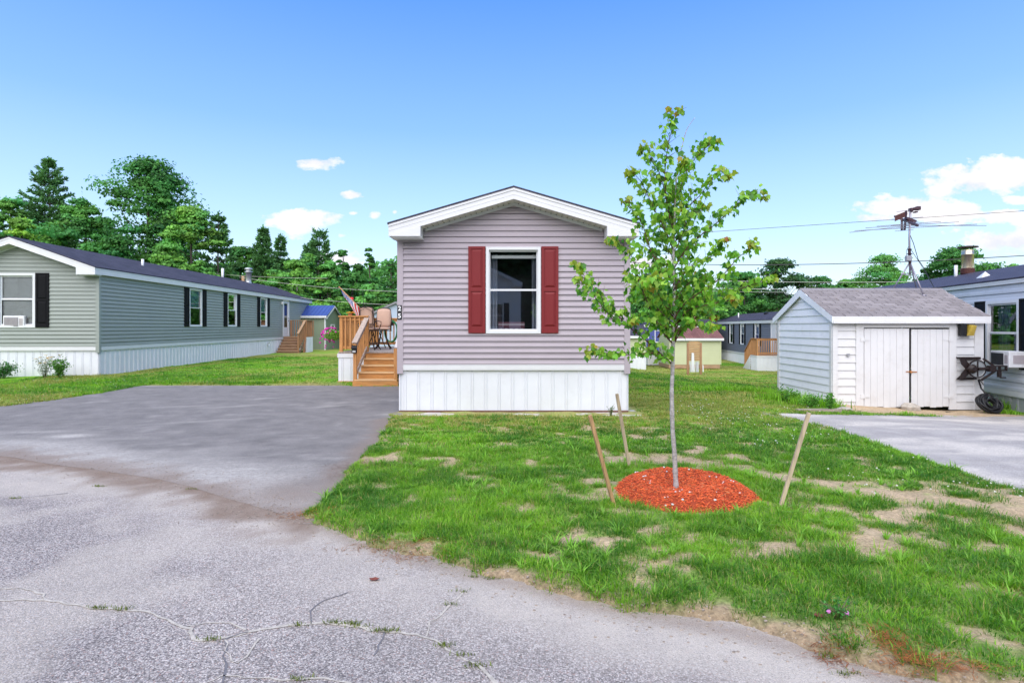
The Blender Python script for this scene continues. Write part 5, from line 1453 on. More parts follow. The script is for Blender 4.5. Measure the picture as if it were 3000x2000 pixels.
def shrub(label, X, Y, zg, h, w, seed, col, stems=8, leafs=500, leaf=.03, name='garden_plant', flowers=None, narrow=.35, group=None):
    R = np.random.RandomState(seed); rr = random.Random(seed)
    T = thing(name, label, 'plant', (X, Y, zg), 0, group); mb = MB(); tips = []; cp = []
    for i in range(stems):
        a = rr.uniform(0, 6.28); r = w / 2 * rr.uniform(.2, 1); hh = h * rr.uniform(.6, 1); e = Vector((r * math.cos(a), r * math.sin(a) * .7, hh)); m = Vector((e.x * .35, e.y * .35, hh * .55))
        mb.tube([(e.x * .08, e.y * .08, -.03), m, e], [.006, .004, .002], 5); tips.append(e)
        for k in range(leafs // stems):
            t = rr.uniform(.25, 1.02); q = (Vector((0, 0, 0)).lerp(m, t * 2) if t < .5 else m.lerp(e, t * 2 - 1)); cp.append((q + Vector((rr.gauss(0, 1), rr.gauss(0, 1), rr.gauss(0, .6))) * w * .085)[:])
    mb.build('stems', paint('plant_stem', (.12, .12, .05), .7, .2, 20), T, True)
    P = np.array(cp); n = len(P); V = quads(P, np.tile(np.array((0, 0, .5)), (n, 1)), R.uniform(.6, 1.3, n) * leaf, .5 / narrow * .5, R, .9)
    c = np.array(col)[None] * R.uniform(.6, 1.35, (n, 1)); npmesh('foliage', V, np.arange(n * 4).reshape(-1, 4), leafmat('tree_leaf'), T, np.repeat(c, 4, 0))
    if flowers:
        fc, fr, nf, kind = flowers; fm = paint('petal_%d' % int(fc[0] * 1000 + fc[2] * 100), fc, .6, .1, 20); fb = MB()
        for i in range(nf):
            if kind == 'umbel':
                e = tips[i % len(tips)] + Vector((rr.uniform(-.02, .02), rr.uniform(-.02, .02), .01)); fb.lathe(e, [(0, .004), (fr, .002), (fr * .9, -.006), (0, -.012)], 8)
            else:
                q = Vector(cp[rr.randrange(len(cp))]) * 1.08; fb.blob(q, fr * rr.uniform(.7, 1.2), i, 6, (1, .7, .8))
        fb.build('flowers', fm, T)
    return T

def build_behind():
    """unseen trees added across the road, behind the camera, to darken what the window panes mirror"""
    R = np.random.RandomState(78); n = 170000
    x = R.uniform(-60, 60, n); y = R.uniform(-34, -30, n); top = 9 + 6 * fbm(x * .14, y * 0 + 9, 5, 4)
    z = top * R.rand(n) ** .8; bulge = fbm(x * .4, z * .5, 6, 3); y = y + bulge * 3
    V = quads(np.stack([x, y, z], 1), np.tile(np.array((0, .6, .6)), (n, 1)), R.uniform(.3, .6, n), .7, R)
    c = np.array((.03, .09, .03))[None] * R.uniform(.6, 1.3, (n, 1))
    o = npmesh('reflection_woods', V, np.arange(n * 4).reshape(-1, 4), leafmat('tree_leaf'), None, np.repeat(c, 4, 0)); tag(o, 'dark tree belt across the road, seen mirrored in the window panes', 'woods', kind='stuff')  # unseen tree belt, added only to darken the window reflections
# ------------------------------------------------------------------ sheds, decks and small things
def stairs(T, x0, x1, y0, ydeck, zdeck, n, wm, rm, closed=True):
    """steps rising towards +y"""
    rise = zdeck / (n); run = (ydeck - y0) / (n - 1) if n > 1 else .3
    for i in range(n - 1):
        z = rise * (i + 1); y = y0 + run * i
        MB().box(x0 - .01, x1 + .01, y - .03, y + run - .004, z - .036, z).build('tread', wm, T, bevel=.004)
        MB().box(x0 + .015, x1 - .015, y, y + .022, z - rise + .001 if i else 0.0, z - .0365).build('riser', rm, T)
    y = ydeck; MB().box(x0 + .015, x1 - .015, y, y + .022, zdeck - rise + .001, zdeck - .036).build('riser', rm, T)
    for xs in (x0 - .012, x1 + .012 - .03):
        MB().prism([(y0 + .005, 0), (ydeck, zdeck - rise - .02), (ydeck, zdeck - rise - .2), (y0 + .35, 0)], 'x', xs + .028, xs + .002 + .05).build('stringer', rm, T)

def build_main_deck():
    wx = wood('cedar_x', (.50, .235, .075), 0); wz = wood('cedar_z', (.50, .235, .08), 2, .6); wy = wood('deck_y', (.36, .30, .26), 1, .6); cap = wood('cap_grey', (.42, .33, .27), 1, .6)
    X0, X1, Yd, Ye, zd = -4.97, -2.2, 16.3, 20.8, .86
    T = thing('wooden_deck', 'raised cedar deck with front steps beside the mauve-grey home', 'deck', (X0, Yd, 0))
    o = lambda x: x - X0
    sx0, sx1 = o(ux(1040, 15.2)), o(ux(1161, 15.2))
    # platform boards
    mb = MB(); x = 0
    while x < o(X1) - .02:
        mb.box(x, min(x + .136, o(X1)), -.03, Ye - Yd, zd - .035, zd); x += .142
    mb.build('deck_boards', wy, T, bevel=.003)
    MB().box(.0, o(X1), .026, .06, zd - .2, zd - .037).build('rim_joist', wx, T)
    # white skirting at the front-left and along the left side
    mb = MB(); skirt_panel(mb, (.0, -.012), (1, 0), (0, -1), sx0 - .03, .03, zd - .06); skirt_panel(mb, (-.004, Ye - Yd), (0, -1), (-1, 0), Ye - Yd, .03, zd - .06); mb.build('skirting', MATS['white_skirt'], T, fix=False)
    MB().box(-.02, sx0 - .03, -.032, -.0125, zd - .16, zd - .045).box(-.026, -.006, -.03, Ye - Yd, zd - .16, zd - .045).build('skirt_band', MATS['white_trim'], T)
    MB().box(-.03, sx0 - .02, -.05, -.0, -.01, .028).build('bottom_board', wx, T)
    # steps: five rises
    ys = 15.2 - Yd
    stairs(T, sx0, sx1, ys + .0, 0, zd, 5, wood('tread_x', (.62, .40, .2), 0, .7), wx)
    MB().box(sx0 - .05, sx1 + .05, ys - .06, ys - .035, 0, .13).build('bottom_board', wx, T)
    # posts, rails
    def post(x, y, z0, z1, w=.09): MB().box(x - w / 2, x + w / 2, y - w / 2, y + w / 2, z0, z1).build('post', wz, T, bevel=.004)
    def bal(x, y, z0, z1): MB().box(x - .019, x + .019, y - .019, y + .019, z0, z1).build('baluster', wz, T)
    zt = zd + 1.02
    post(.07, .05, zd - .12, zt - .02); post(sx0 + .03, .05, zd, zt - .02); 
    post(sx0 + .0, ys + .02, .13, 1.12, .09); post(sx1 - .02, ys + .02, .13, 1.0, .09); post(sx1 + .03, .05, zd, zt - .02)
    for (a, b) in ((.0, sx0 + .08),):
        MB().box(a, b, -.03, .12, zt - .02, zt + .018).build('cap_rail', wx, T, bevel=.004)
        MB().box(a + .12, b - .1, .03, .068, zt - .12, zt - .021).build('rail', wx, T); MB().box(a + .12, b - .1, .03, .068, zd + .08, zd + .17).build('rail', wx, T)
        x = a + .2
        while x < b - .14: bal(x, .012, zd + .07, zt - .021); x += .135
    # left side and back rails
    Lb = Ye - Yd
    for y in (Lb / 2, Lb - .05): post(.07, y, zd - .1, zt - .02)
    post(1.4, Lb - .05, zd, zt - .02); post(o(X1) - .06, Lb - .05, zd, zt - .02)
    MB().box(-.0, .14, .125, Lb, zt - .02, zt + .018).build('cap_rail', wood('cedar_y', (.5, .235, .075), 1), T)
    MB().box(.05, .09, .1, Lb - .1, zt - .12, zt - .021).build('rail', wood('cedar_y', (.5, .235, .075), 1), T); MB().box(.05, .09, .1, Lb - .1, zd + .08, zd + .17).build('rail', wood('cedar_y', (.5, .235, .075), 1), T)
    y = .24
    while y < Lb - .12: bal(.03, y, zd + .07, zt - .021); y += .135
    MB().box(.14, o(X1), Lb - .12, Lb + .03, zt - .02, zt + .018).build('cap_rail', wx, T)
    MB().box(.12, o(X1), Lb - .07, Lb - .03, zt - .12, zt - .021).build('rail', wx, T); MB().box(.12, o(X1), Lb - .07, Lb - .03, zd + .08, zd + .17).build('rail', wx, T)
    x = .25
    while x < o(X1) - .1: bal(x, Lb - .01, zd + .07, zt - .021); x += .135
    # stair handrails, left: sloping wide cap, mid board
    p = Vector((sx0 + .0, ys - .06, 1.15)); q = Vector((sx0 + .03, .1, zt + .0))
    MB().bar(p, q, .14, .036).build('handrail', cap, T, bevel=.004)
    MB().bar(p + Vector((0, .1, -.1)), q + Vector((0, 0, -.12)), .036, .09).build('rail', cap, T)
    MB().bar(Vector((sx0 + .01, ys + .02, .28)), Vector((sx0 + .03, .02, zd + .12)), .036, .09).build('rail', cap, T)
    for i in range(1, 7):
        t = i / 7.; yy = ys + .02 + t * (.03 - ys); bal(sx0 - .02, yy, .28 + t * (zd - .2), 1.08 + t * (zt - 1.2))
    MB().bar(Vector((sx1 + .02, ys - .03, 1.02)), Vector((sx1 + .05, .1, zt + .1)), .12, .036).build('handrail', paint('rail_pale', (.6, .55, .55), .6, .1, 6), T)
    # solar light on the lower post
    S = thing('solar_light', 'black solar lamp fixed on the lowest stair post of the cedar deck', 'lamp', (X0 + sx0, Yd + ys - .03, .86))
    MB().box(-.07, .07, -.06, .0, .02, .2).build('housing', MATS['black_plastic'], S, bevel=.02); MB().box(-.045, .045, -.075, -.061, .035, .09).build('lens', paint('lens', (.45, .45, .45), .3, .1, 9), S, bevel=.008)
    MB().prism([(-.0, .2), (-.1, .14), (-.1, .155), (0, .225)], 'x', -.07, .07).build('solar_panel', MATS['black_plastic'], S)
    S2 = thing('solar_light', 'small lamp on the inside of the deck front railing', 'lamp', (X0 + .55, Yd + .2, zd + .72))
    MB().box(-.05, .05, -.02, .05, 0, .1).build('housing', MATS['black_plastic'], S2, bevel=.01); MB().lathe((.0, -.035, .05), [(0, 0), (.03, .005), (.03, .014)], 10, 'y').build('lens', MATS['lens'], S2)
    return X0, Yd, Ye, zd, zt, sx0

def patio_chair(loc, rz, label):
    T = thing('patio_chair', label, 'chair', loc, rz, 'high patio chairs on the deck')
    tan = paint('cushion_tan', (.50, .33, .25), .85, .08, 5, bumpy=.3, bscale=60); met = paint('bronze', (.035, .018, .012), .4, .3, 12)
    # seat cushion
    mb = MB(); nx = 6
    def cushion(c, u, v, n_, w, h, th, name):
        V = []; Fc = []; m = 7
        for s in (1, -1):
            for i in range(m):
                for j in range(m):
                    a = i / (m - 1) * 2 - 1; b = j / (m - 1) * 2 - 1; puff = (1 - a ** 4) * (1 - b ** 4) ; dim = .02 * math.exp(-((abs(a) - .4) ** 2 + (abs(b) - .4) ** 2) * 30)
                    k = 1 - .12 * (abs(a) * abs(b)) ** 3; p = Vector(c) + Vector(u) * (a * w / 2 * k) + Vector(v) * (b * h / 2 * k) + Vector(n_) * s * (th / 2 * (.35 + .65 * puff) - dim); V.append(p[:])
            o = 0 if s == 1 else m * m
            for i in range(m - 1):
                for j in range(m - 1): f = (o + i * m + j, o + (i + 1) * m + j, o + (i + 1) * m + j + 1, o + i * m + j + 1); Fc.append(f if s == 1 else f[::-1])
        rim = [(i, 0) for i in range(m)] + [(m - 1, j) for j in range(1, m)] + [(i, m - 1) for i in range(m - 2, -1, -1)] + [(0, j) for j in range(m - 2, 0, -1)]
        for q in range(len(rim)):
            a_ = rim[q]; b_ = rim[(q + 1) % len(rim)]; A = a_[0] * m + a_[1]; Bx = b_[0] * m + b_[1]; Fc.append((A, Bx, Bx + m * m, A + m * m))
        return MB().add(V, Fc).build(name, tan, T, True)
    cushion((0, 0, .66), (1, 0, 0), (0, 1, 0), (0, 0, 1), .46, .48, .1, 'seat')
    cushion((0, .26, 1.0), (1, 0, 0), (0, .12, .99), (0, -.99, .12), .45, .62, .11, 'backrest')
    f = MB()
    for s in (-1, 1):
        f.tube([(s * .23, .2, .6), (s * .235, .3, 1.0), (s * .2, .345, 1.30)], .014, 6)
        f.tube([(s * .23, .26, .86), (s * .26, .1, .9), (s * .27, -.2, .88), (s * .25, -.25, .8), (s * .24, -.1, .62)], .013, 6)
    f.tube([(-.2, .345, 1.30), (0, .36, 1.34), (.2, .345, 1.30)], .013, 6); f.tube([(-.27, .3, .8), (.27, .3, .8)], .012, 6).tube([(-.2, .33, .82), (-.2, .36, 1.2), (0, .37, 1.3), (.2, .36, 1.2), (.2, .33, .82)], .01, 6)
    f.box(-.26, .26, -.24, .24, .585, .605)
    f.build('frame', met, T, True)
    for a in (45, 135, 225, 315):
        c, s = math.cos(rad(a)), math.sin(rad(a)); MB().tube([(c * .08, s * .08, .58), (c * .13, s * .13, .4), (c * .2, s * .2, .18), (c * .34, s * .34, .015)], [.017, .016, .016, .018], 6).build('leg', met, T, True)
    r = MB(); n = 20; r.tube([(.2 * math.cos(6.283 * k / n), .2 * math.sin(6.283 * k / n), .2) for k in range(n + 1)], .009, 5, False); r.build('foot_ring', met, T, True)

def build_deck_things(X0, Yd, Ye, zd, zt, sx0):
    patio_chair((ux(1085, 17.6), 17.6, zd), rad(172), 'high patio chair seen from behind, dark frame over its tan back cushion')
    patio_chair((ux(1123, 18.3), 18.3, zd), rad(8), 'high patio chair facing the steps with plump tan cushions')
    # bistro table behind
    T = thing('bistro_table', 'tall dark round table between the patio chairs', 'table', (ux(1103, 19.2), 19.2, zd))
    MB().lathe((0, 0, .86), [(0, 0), (.42, 0), (.44, .015), (.42, .03), (0, .03)], 24).build('tabletop', MATS['bronze'], T)
    for a in (30, 120, 210, 300):
        c, s = math.cos(rad(a)), math.sin(rad(a)); MB().tube([(c * .3, s * .3, .86), (c * .1, s * .1, .5), (c * .32, s * .32, .0)], .016, 6).build('leg', MATS['bronze'], T, True)
    # hanging petunias outside the left rail
    hx = ux(978, 16.9); hz = uz(985, 16.9)
    T = thing('hanging_basket', 'basket of trailing magenta petunias hung on the deck corner', 'flower basket', (hx, 16.75, hz - .22))
    MB().lathe((0, 0, .1), [(.06, 0), (.14, .03), (.17, .14), (.16, .15)], 14).build('basket', paint('basket', (.12, .2, .06), .8, .2, 20), T)
    MB().tube([(.15, 0, .25), (.3, .0, .5), (.42, 0, .56)], .006, 5).build('hook', MATS['black_plastic'], T)
    R = np.random.RandomState(9); n = 1500; d = R.normal(0, 1, (n, 3)); d /= np.linalg.norm(d, axis=1)[:, None]; P = d * (R.rand(n, 1) ** .4) * np.array((.25, .23, .17)) + np.array((0.02, 0, .27)); P[:, 2] -= (P[:, 0] ** 2 + P[:, 1] ** 2) * 1.5 * R.rand(n)
    V = quads(P, d, R.uniform(.018, .04, n), .6, R); npmesh('foliage', V, np.arange(n * 4).reshape(-1, 4), leafmat('tree_leaf'), T, np.repeat(np.array((.2, .42, .05)) * R.uniform(.5, 1.3, (n, 1)), 4, 0))
    n = 130; d = R.normal(0, 1, (n, 3)); d[:, 0] -= .5; d[:, 1] -= .3; d[:, 2] += .2; d /= np.linalg.norm(d, axis=1)[:, None]; P = d * np.array((.29, .26, .21)) + np.array((-.02, 0, .27)); P[-28:, 2] -= R.uniform(.1, .42, 28); P[-28:, 0] += R.uniform(-.1, .15, 28)
    mb = MB()
    for i, p in enumerate(P[::2]): mb.blob(p, R.uniform(.02, .032), i, 6, (1, .8, .9), .25)
    mb.build('flowers', paint('petunia', (.55, .025, .32), .6, .35, 9), T, fix=False)
    # the flag on its slanting staff
    Yf = 18.0; p0 = Vector((ux(994, Yf), Yf, uz(841, Yf))); p1 = Vector((ux(1062, Yf), Yf + .1, uz(912, Yf))) ; dd = (p1 - p0).normalized(); p2 = p0 + dd * 1.75
    base = Vector((p2.x, p2.y, p2.z))
    T = thing('flag', 'stars and stripes hanging on a slanting wooden staff above the deck rail', 'flag', base)
    MB().tube([p0 - base, p2 - base], [.013, .013], 8).build('staff', wood('staff', (.5, .25, .12), 0), T, True); MB().blob(tuple(p0 - base), .022, 1, 8, (1, 1, 1), 0).build('finial', paint('finial', (.6, .3, .12), .4, .1), T, True)
    # cloth: hoist along the staff, fly hanging down in folds
    nu, nv = 76, 52; hoist = .95; fly = 1.35; V = []; C = []; Fc = []
    hx_ = dd
    def pt(u, v):   # u along fly 0..1, v along hoist 0..1 (0 at the tip)
        a = p0 + dd * (.08 + v * hoist)
        # gathered: the free end hangs straight below with folds
        fold = math.sin(v * 9 + u * 2) * .07 * u ** .6
        g = Vector((.26 * (1 - v) * u ** .8 * 1.25, fold, -1.)) 
        drop = u * fly * (.50 - .12 * v)
        return a + Vector((g.x * drop * 2.0, fold, -drop * (1 - .12 * math.sin(u * 3)))) - base
    star = set()
    for r_ in range(9):
        for c_ in range(6 if r_ % 2 == 0 else 5): star.add((r_, c_))
    for i in range(nu):
        for j in range(nv):
            u0, u1, v0, v1 = i / nu, (i + 1) / nu, j / nv, (j + 1) / nv; k = len(V)
            V += [pt(u0, v0)[:], pt(u1, v0)[:], pt(u1, v1)[:], pt(u0, v1)[:]]; Fc.append((k, k + 1, k + 2, k + 3))
            um, vm = (u0 + u1) / 2, (v0 + v1) / 2
            col = (.72, .72, .74) if int(vm * 13) % 2 else (.62, .03, .04)
            if um < .4 and vm < 7 / 13.:
                col = (.03, .045, .26); a = um / .4 * 12; b = vm / (7 / 13.) * 10
                ri = round(b) - 1; off = 1 if ri % 2 == 0 else 2; ci = round((a - off) / 2)
                if 0 <= ri < 9 and 0 <= ci < (6 if ri % 2 == 0 else 5) and (a - off - 2 * ci) ** 2 + ((b - 1 - ri)) ** 2 < .2: col = (.85, .85, .85)
            C += [col] * 4
    npmesh('cloth', np.array(V), np.array(Fc), leafmat('flag_cloth', .25, .7, .1), T, np.array(C))
    # green hose coil on the far rail
    hc = Vector((ux(1145, 20.5), 20.6, uz(970, 20.6)))
    T = thing('garden_hose', 'coil of green garden hose hanging on the far deck rail', 'hose', hc); mb = MB(); pts = []
    for k in range(160):
        a = k * .25; r = .36 + .02 * math.sin(k * .37); pts.append((r * .62 * math.cos(a), -.03 - .012 * (k // 25), .38 * r / .36 * math.sin(a)))
    mb.tube(pts, .017, 6); mb.build('coil', paint('hose_green', (.02, .16, .05), .35, .1, 9), T, True); MB().box(-.08, .08, -.01, .04, .2, .34).build('hanger', MATS['black_plastic'], T, bevel=.01)
    # red/white bottle-like feeder by the flag, little flowers on rail
    mb = thing('bird_feeder', 'small red-capped feeder hanging just right of the flag canton', 'bird feeder', (ux(1030, 18.6), 18.6, uz(895, 18.6)))
    MB().lathe((0, 0, 0), [(.0, 0), (.05, .01), (.055, .1), (.05, .2)], 12).build('bottle', paint('feeder_clear', (.55, .5, .6), .2, .1), mb, True); MB().lathe((0, 0, .2), [(.06, 0), (.065, .06), (.0, .075)], 12).build('cap', paint('feeder_red', (.7, .03, .04), .4, .05), mb, True)
    MB().tube([(0, 0, .27), (.02, 0, .5), (.35, .05, .55), (.38, .08, -.35 - .0)], .008, 5).build('hanger', MATS['black_plastic'], mb)
    T = thing('flower_pot', 'low pot of orange and yellow blooms standing on the deck rail', 'flower pot', (ux(1026, 16.36), 16.36, zt + .018))
    MB().lathe((0, 0, 0), [(0, 0), (.05, 0), (.07, .06), (.06, .06)], 12).build('pot', paint('terracotta', (.35, .12, .06), .8, .1), T)
    rr = random.Random(2); f1 = MB(); f2 = MB()
    for i in range(24): (f1 if i % 3 else f2).blob((rr.uniform(-.1, .1), rr.uniform(-.06, .06), .075 + rr.uniform(0, .03)), .017, i, 6)
    f1.build('flowers', paint('orange_petal', (.75, .3, .02), .6, .2, 20), T); f2.build('leaves', paint('pot_leaf', (.05, .2, .03), .6, .2, 20), T)

def small_deck_left():
    """far stairs and stoop of the sage home"""
    th = math.atan(.0534); wx = MATS['cedar_x']; wz = wood('old_z', (.34, .17, .085), 2, .6); wxx = wood('old_x', (.42, .26, .15), 0)
    y0 = 33.4; x0 = -12.109 - .0534 * y0
    T = thing('entry_stairs', 'weathered wooden entry stairs at the far door of the sage-green home', 'stairs', (x0 + .03, y0, 0), th)
    zd = .98
    W = 1.28; yd = 1.25
    stairs(T, .02, W, 0, yd, zd, 6, wxx, wood('old_riser', (.26, .15, .09), 0))
    mb = MB(); x = 0
    for i in range(10): mb.box(0.02 + i * .14, .02 + i * .14 + .134, yd - .02, yd + 1.2, zd - .035, zd)
    mb.build('deck_boards', wxx, T)
    DW = 1.42
    mb = MB(); skirt_panel(mb, (W + .05, yd - .01), (1, 0), (0, -1), DW - W - .05, .0, zd - .04); skirt_panel(mb, (DW, yd), (0, 1), (1, 0), 1.2, 0, zd - .04); mb.build('skirting', MATS['white_skirt'], T, fix=False)
    MB().box(W + .04, DW + .02, yd - .04, yd - .012, zd - .13, zd - .036).build('skirt_band', MATS['white_trim'], T)
    def post(x, y, z0, z1): MB().box(x - .045, x + .045, y - .045, y + .045, z0, z1).build('post', wz, T)
    zt = zd + .98
    for x, y, a, b in ((W, .05, 0, 1.15), (W + .02, yd, 0, zt), (DW - .05, yd + .05, zd, zt), (DW - .05, yd + 1.15, zd, zt), (.1, yd + 1.15, zd, zt)): post(x, y, a, b)
    MB().bar((W, -.05, 1.17), (W + .02, yd + .05, zt + .02), .13, .036).build('handrail', wxx, T)
    MB().box(W - .03, DW + .02, yd - .02, yd + .12, zt, zt + .036).box(DW - .12, DW + .02, yd + .12, yd + 1.22, zt, zt + .036).box(.0, DW - .12, yd + 1.1, yd + 1.22, zt, zt + .036).build('cap_rail', wxx, T)
    for i in range(7): t = (i + .5) / 7; MB().box(W - .02, W + .02, .05 + t * yd - .02, .05 + t * yd + .02, .3 + t * (zd - .25), 1.12 + t * (zt - 1.15)).build('baluster', wz, T)
    for i in range(6): MB().box(DW - .07, DW - .03, yd + .15 + i * .15, yd + .19 + i * .15, zd, zt).build('baluster', wz, T)
    for i in range(10): MB().box(.2 + i * .14, .24 + i * .14, yd + 1.13, yd + 1.17, zd, zt).build('baluster', wz, T)
    MB().bar((W + .06, yd - .35, 0), (W + .07, yd - .05, .95), .09, .09).build('brace', wz, T)

def small_deck_right():
    th = -math.atan(.0906); zg = -1.18; wz = wood('bright_z', (.5, .25, .1), 2, .6); wx = wood('bright_x', (.42, .2, .08), 0)
    # corner nearest the camera, left front
    Y = 35.4; X = ux(2218, Y)
    T = thing('entry_deck', 'small cedar porch with white skirting at the door of the slate-blue home', 'deck', (X, Y, zg), th)
    W = 1.32; D = 1.2; zd = 1.0; zt = zd + 1.0
    mb = MB(); skirt_panel(mb, (0, 0), (1, 0), (0, -1), W, 0, zd - .1); skirt_panel(mb, (0, D), (0, -1), (-1, 0), D, 0, zd - .1)
    mb.build('skirting', MATS['white_skirt'], T, fix=False)
    MB().box(-.02, W, -.022, -.001, zd - .14, zd - .03).box(-.022, -.001, 0, D, zd - .14, zd - .03).build('skirt_band', MATS['white_trim'], T)
    MB().box(-.03, W, -.03, D, zd - .029, zd).build('deck_boards', wx, T)
    # stairs run down from the far end, away from the camera
    D0 = 1.2
    MB().prism([(D, 0), (D, zd - .1), (D + 1.45, 0)], 'x', -.03, -.06).build('stair_skirt', MATS['white_skirt'], T)
    mb = MB()
    for i in range(5): mb.box(0, W, D + .02 + i * .27, D + .3 + i * .27, zd - .17 * (i + 1) - .036, zd - .17 * (i + 1))
    mb.build('steps', wx, T)
    def post(x, y, z0, z1): MB().box(x - .045, x + .045, y - .045, y + .045, z0, z1).build('post', wz, T)
    for x, y in ((.05, .05), (W - .05, .05), (.05, D - .05)): post(x, y, zd, zt)
    post(.05, D + 1.3, 0, .95 + .1)
    MB().bar((.05, D - .05, zt + .02), (.05, D + 1.35, 1.1), .12, .036).build('handrail', wx, T)
    MB().box(-.03, W, -.02, .12, zt, zt + .036).box(-.03, .11, .12, D - .04, zt, zt + .036).build('cap_rail', wx, T)
    MB().box(.1, W - .1, .03, .07, zt - .1, zt - .002).box(.1, W - .1, .03, .07, zd + .07, zd + .16).build('rail', wx, T)
    i = .14
    while i < W - .08: MB().box(i, i + .038, .0, .03, zd + .05, zt - .002).build('baluster', wz, T); i += .13
    for k in range(8): MB().box(.03, .07, .16 + k * .12, .2 + k * .12, zd, zt).build('baluster', wz, T)
    for k in range(9):
        t = (k + .5) / 9; MB().box(.03, .07, D + t * 1.3 - .02, D + t * 1.3 + .02, zd - .1 - t * .8, zt - t * .9).build('baluster', wz, T)

def build_sheds():
    # ---------- white shed on the right
    Yf = 12.6; zg = -.2; xl = ux(2440, Yf); xr = ux(2876, Yf); W = xr - xl; D = 2.57
    T = thing('garden_shed', 'weathered white wooden shed with double doors and grey shingle roof', 'shed', ((xl + xr) / 2, Yf, zg))
    hw = W / 2
    wh = paint('shed_white', (.66, .66, .67), .6, .06, 1.3, stretch=(1, 1, 1), dirt=(.42, .38, .34), dirt_amt=.3); wh_skylit = paint('shed_white_skylit', (.80, .81, .86), .6, .06, 1.3, dirt=(.4, .38, .36), dirt_amt=.2)  # side copy of the shed white, paled bluish in place of skylight fill
    zw = 1.97; zr = 2.67; zb0 = -.05
    # front: clapboards left and right of the doors
    dl, dr = ux(2528, Yf) - (xl + xr) / 2, ux(2778, Yf) - (xl + xr) / 2; dt = 1.76
    ex = .174
    def claps(o, u, n, a0, a1, z0, z1, name='clapboards', mat=wh, gable=None):
        mb = MB(); wall_quads(mb, o, u, n, lap_prof(z0, z1, ex, .022), (lambda z: a0) if not gable else gable[0], (lambda z: a1) if not gable else gable[1], []); return mb.build(name, mat, T, fix=False)
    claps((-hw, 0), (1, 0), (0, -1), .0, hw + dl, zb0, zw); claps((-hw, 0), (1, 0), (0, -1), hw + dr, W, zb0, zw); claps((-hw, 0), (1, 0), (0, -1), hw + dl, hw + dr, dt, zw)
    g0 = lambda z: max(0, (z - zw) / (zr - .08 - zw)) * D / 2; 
    claps((-hw, D), (0, -1), (-1, 0), 0, D, zb0, zr - .1, 'siding_wall', wh_skylit, (lambda z: g0(z), lambda z: D - g0(z)))
    claps((hw, 0), (0, 1), (1, 0), 0, D, zb0, zr - .1, 'siding_wall', wh_skylit, (lambda z: g0(z), lambda z: D - g0(z)))
    claps((hw, D), (-1, 0), (0, 1), 0, W, zb0, zw, 'siding_wall', wh_skylit)
    tb = MB(); 
    tb.box(-hw - .02, -hw + .09, -.034, .0, zb0, zw).box(hw - .18, hw + .02, -.034, .0, zb0, zw).box(dl - .17, dl, -.036, 0, zb0, zw - .09).box(dr, dr + .16, -.036, 0, zb0, zw - .09).box(-hw + .09, hw - .18, -.036, 0, zw - .09, zw)
    tb.box(dl, dr, -.03, 0, dt, zw - .091)
    tb.box(-hw - .034, -hw - .0, -.0, .09, zb0, zw).box(-hw - .034, -hw, D - .09, D, zb0, zw)
    for q in range(0, len(tb.v), 8):
        MB().add(tb.v[q:q + 8], [(0, 3, 2, 1), (4, 5, 6, 7), (0, 1, 5, 4), (1, 2, 6, 5), (2, 3, 7, 6), (3, 0, 4, 7)]).build('trim_board', wh, T, bevel=.004)
    # doors: vertical boards, the left one sagging
    gap = ux(2664, Yf) - (xl + xr) / 2
    for nm, a0, a1, tilt, zt_ in (('door', dl + .012, gap - .022, .012, dt - .02), ('door', gap + .025, dr - .01, -.006, dt - .035)):
        E = MB(); n = 7 if a0 < 0 else 6; bw = (a1 - a0) / n
        for i in range(n):
            E.box(a0 + i * bw + .002, a0 + (i + 1) * bw - .002, -.03 - .002 * (i % 2), -.008, .0 - .015 * i / n * (1 if a0 < 0 else 0) + .01 * (i % 3), zt_)
        E.box(a0 + .01, a1 - .01, -.012, .0, .05, zt_ - .02)
        d = E.build(nm, wh, T, bevel=.002)
        for zz in (.2, 1.46):
            s = 1 if a0 < 0 else -1; xx = a0 if a0 < 0 else a1
            MB().box(xx - s * .09, xx - s * .005, -.046, -.0365, zz, zz + .09).box(xx, xx + s * .12, -.042, -.034, zz + .02, zz + .06).cyl((xx, -.046, zz - .01), .01, .11, 8).build('hinge', wh, d)
    MB().box(gap - .03, gap + .03, .06, .1, .0, dt).build('gap_shade', MATS['unlit_room'], T)  # near-black slab in place of the shade between the door leaves
    MB().box(gap - .1, gap - .02, -.045, -.034, .78, .8).box(gap + .02, gap + .14, -.045, -.034, .775, .795).box(gap - .02, gap + .022, -.06, -.036, .76, .81).build('latch', paint('rust_latch', (.4, .16, .05), .6, .3, 30), T)
    MB().box(ux(2482, Yf) - (xl + xr) / 2 - .03, ux(2482, Yf) - (xl + xr) / 2 + .03, -.05, -.02, 1.13, 1.19).build('outlet_box', MATS['galv'], T)
    # inside dark box
    # roof: slopes with individual tab shingles
    oh = .07; fo = .12; ytop = D / 2; ze = zw + .02; s = (zr - ze) / (D / 2 + fo)
    base = MB()
    for sg, y0 in ((1, -fo), (-1, D + fo)):
        base.prism([(y0, ze), (ytop, zr), (ytop, zr + .02), (y0, ze + .02)], 'x', -hw - oh, hw + oh)
    base.build('roof', paint('roof_under', (.06, .055, .06), .9, .2, 9), T)
    sm, nt = new_mat('old_shingle'); a = N(nt, 'ShaderNodeAttribute', attribute_name='Col'); v = obj_co(nt); g = noise(nt, v, 120, 4, .8); g2 = noise(nt, v, 4, 6, .7)
    c = mixc(nt, 1., a.outputs['Color'], ramp(nt, g, [(.3, (.65,) * 3), (.7, (1.35,) * 3)]), 'MULTIPLY'); c = mixc(nt, ramp(nt, g2, [(.6, (0,) * 3), (.78, (.5,) * 3)]), c, (.2, .15, .09))
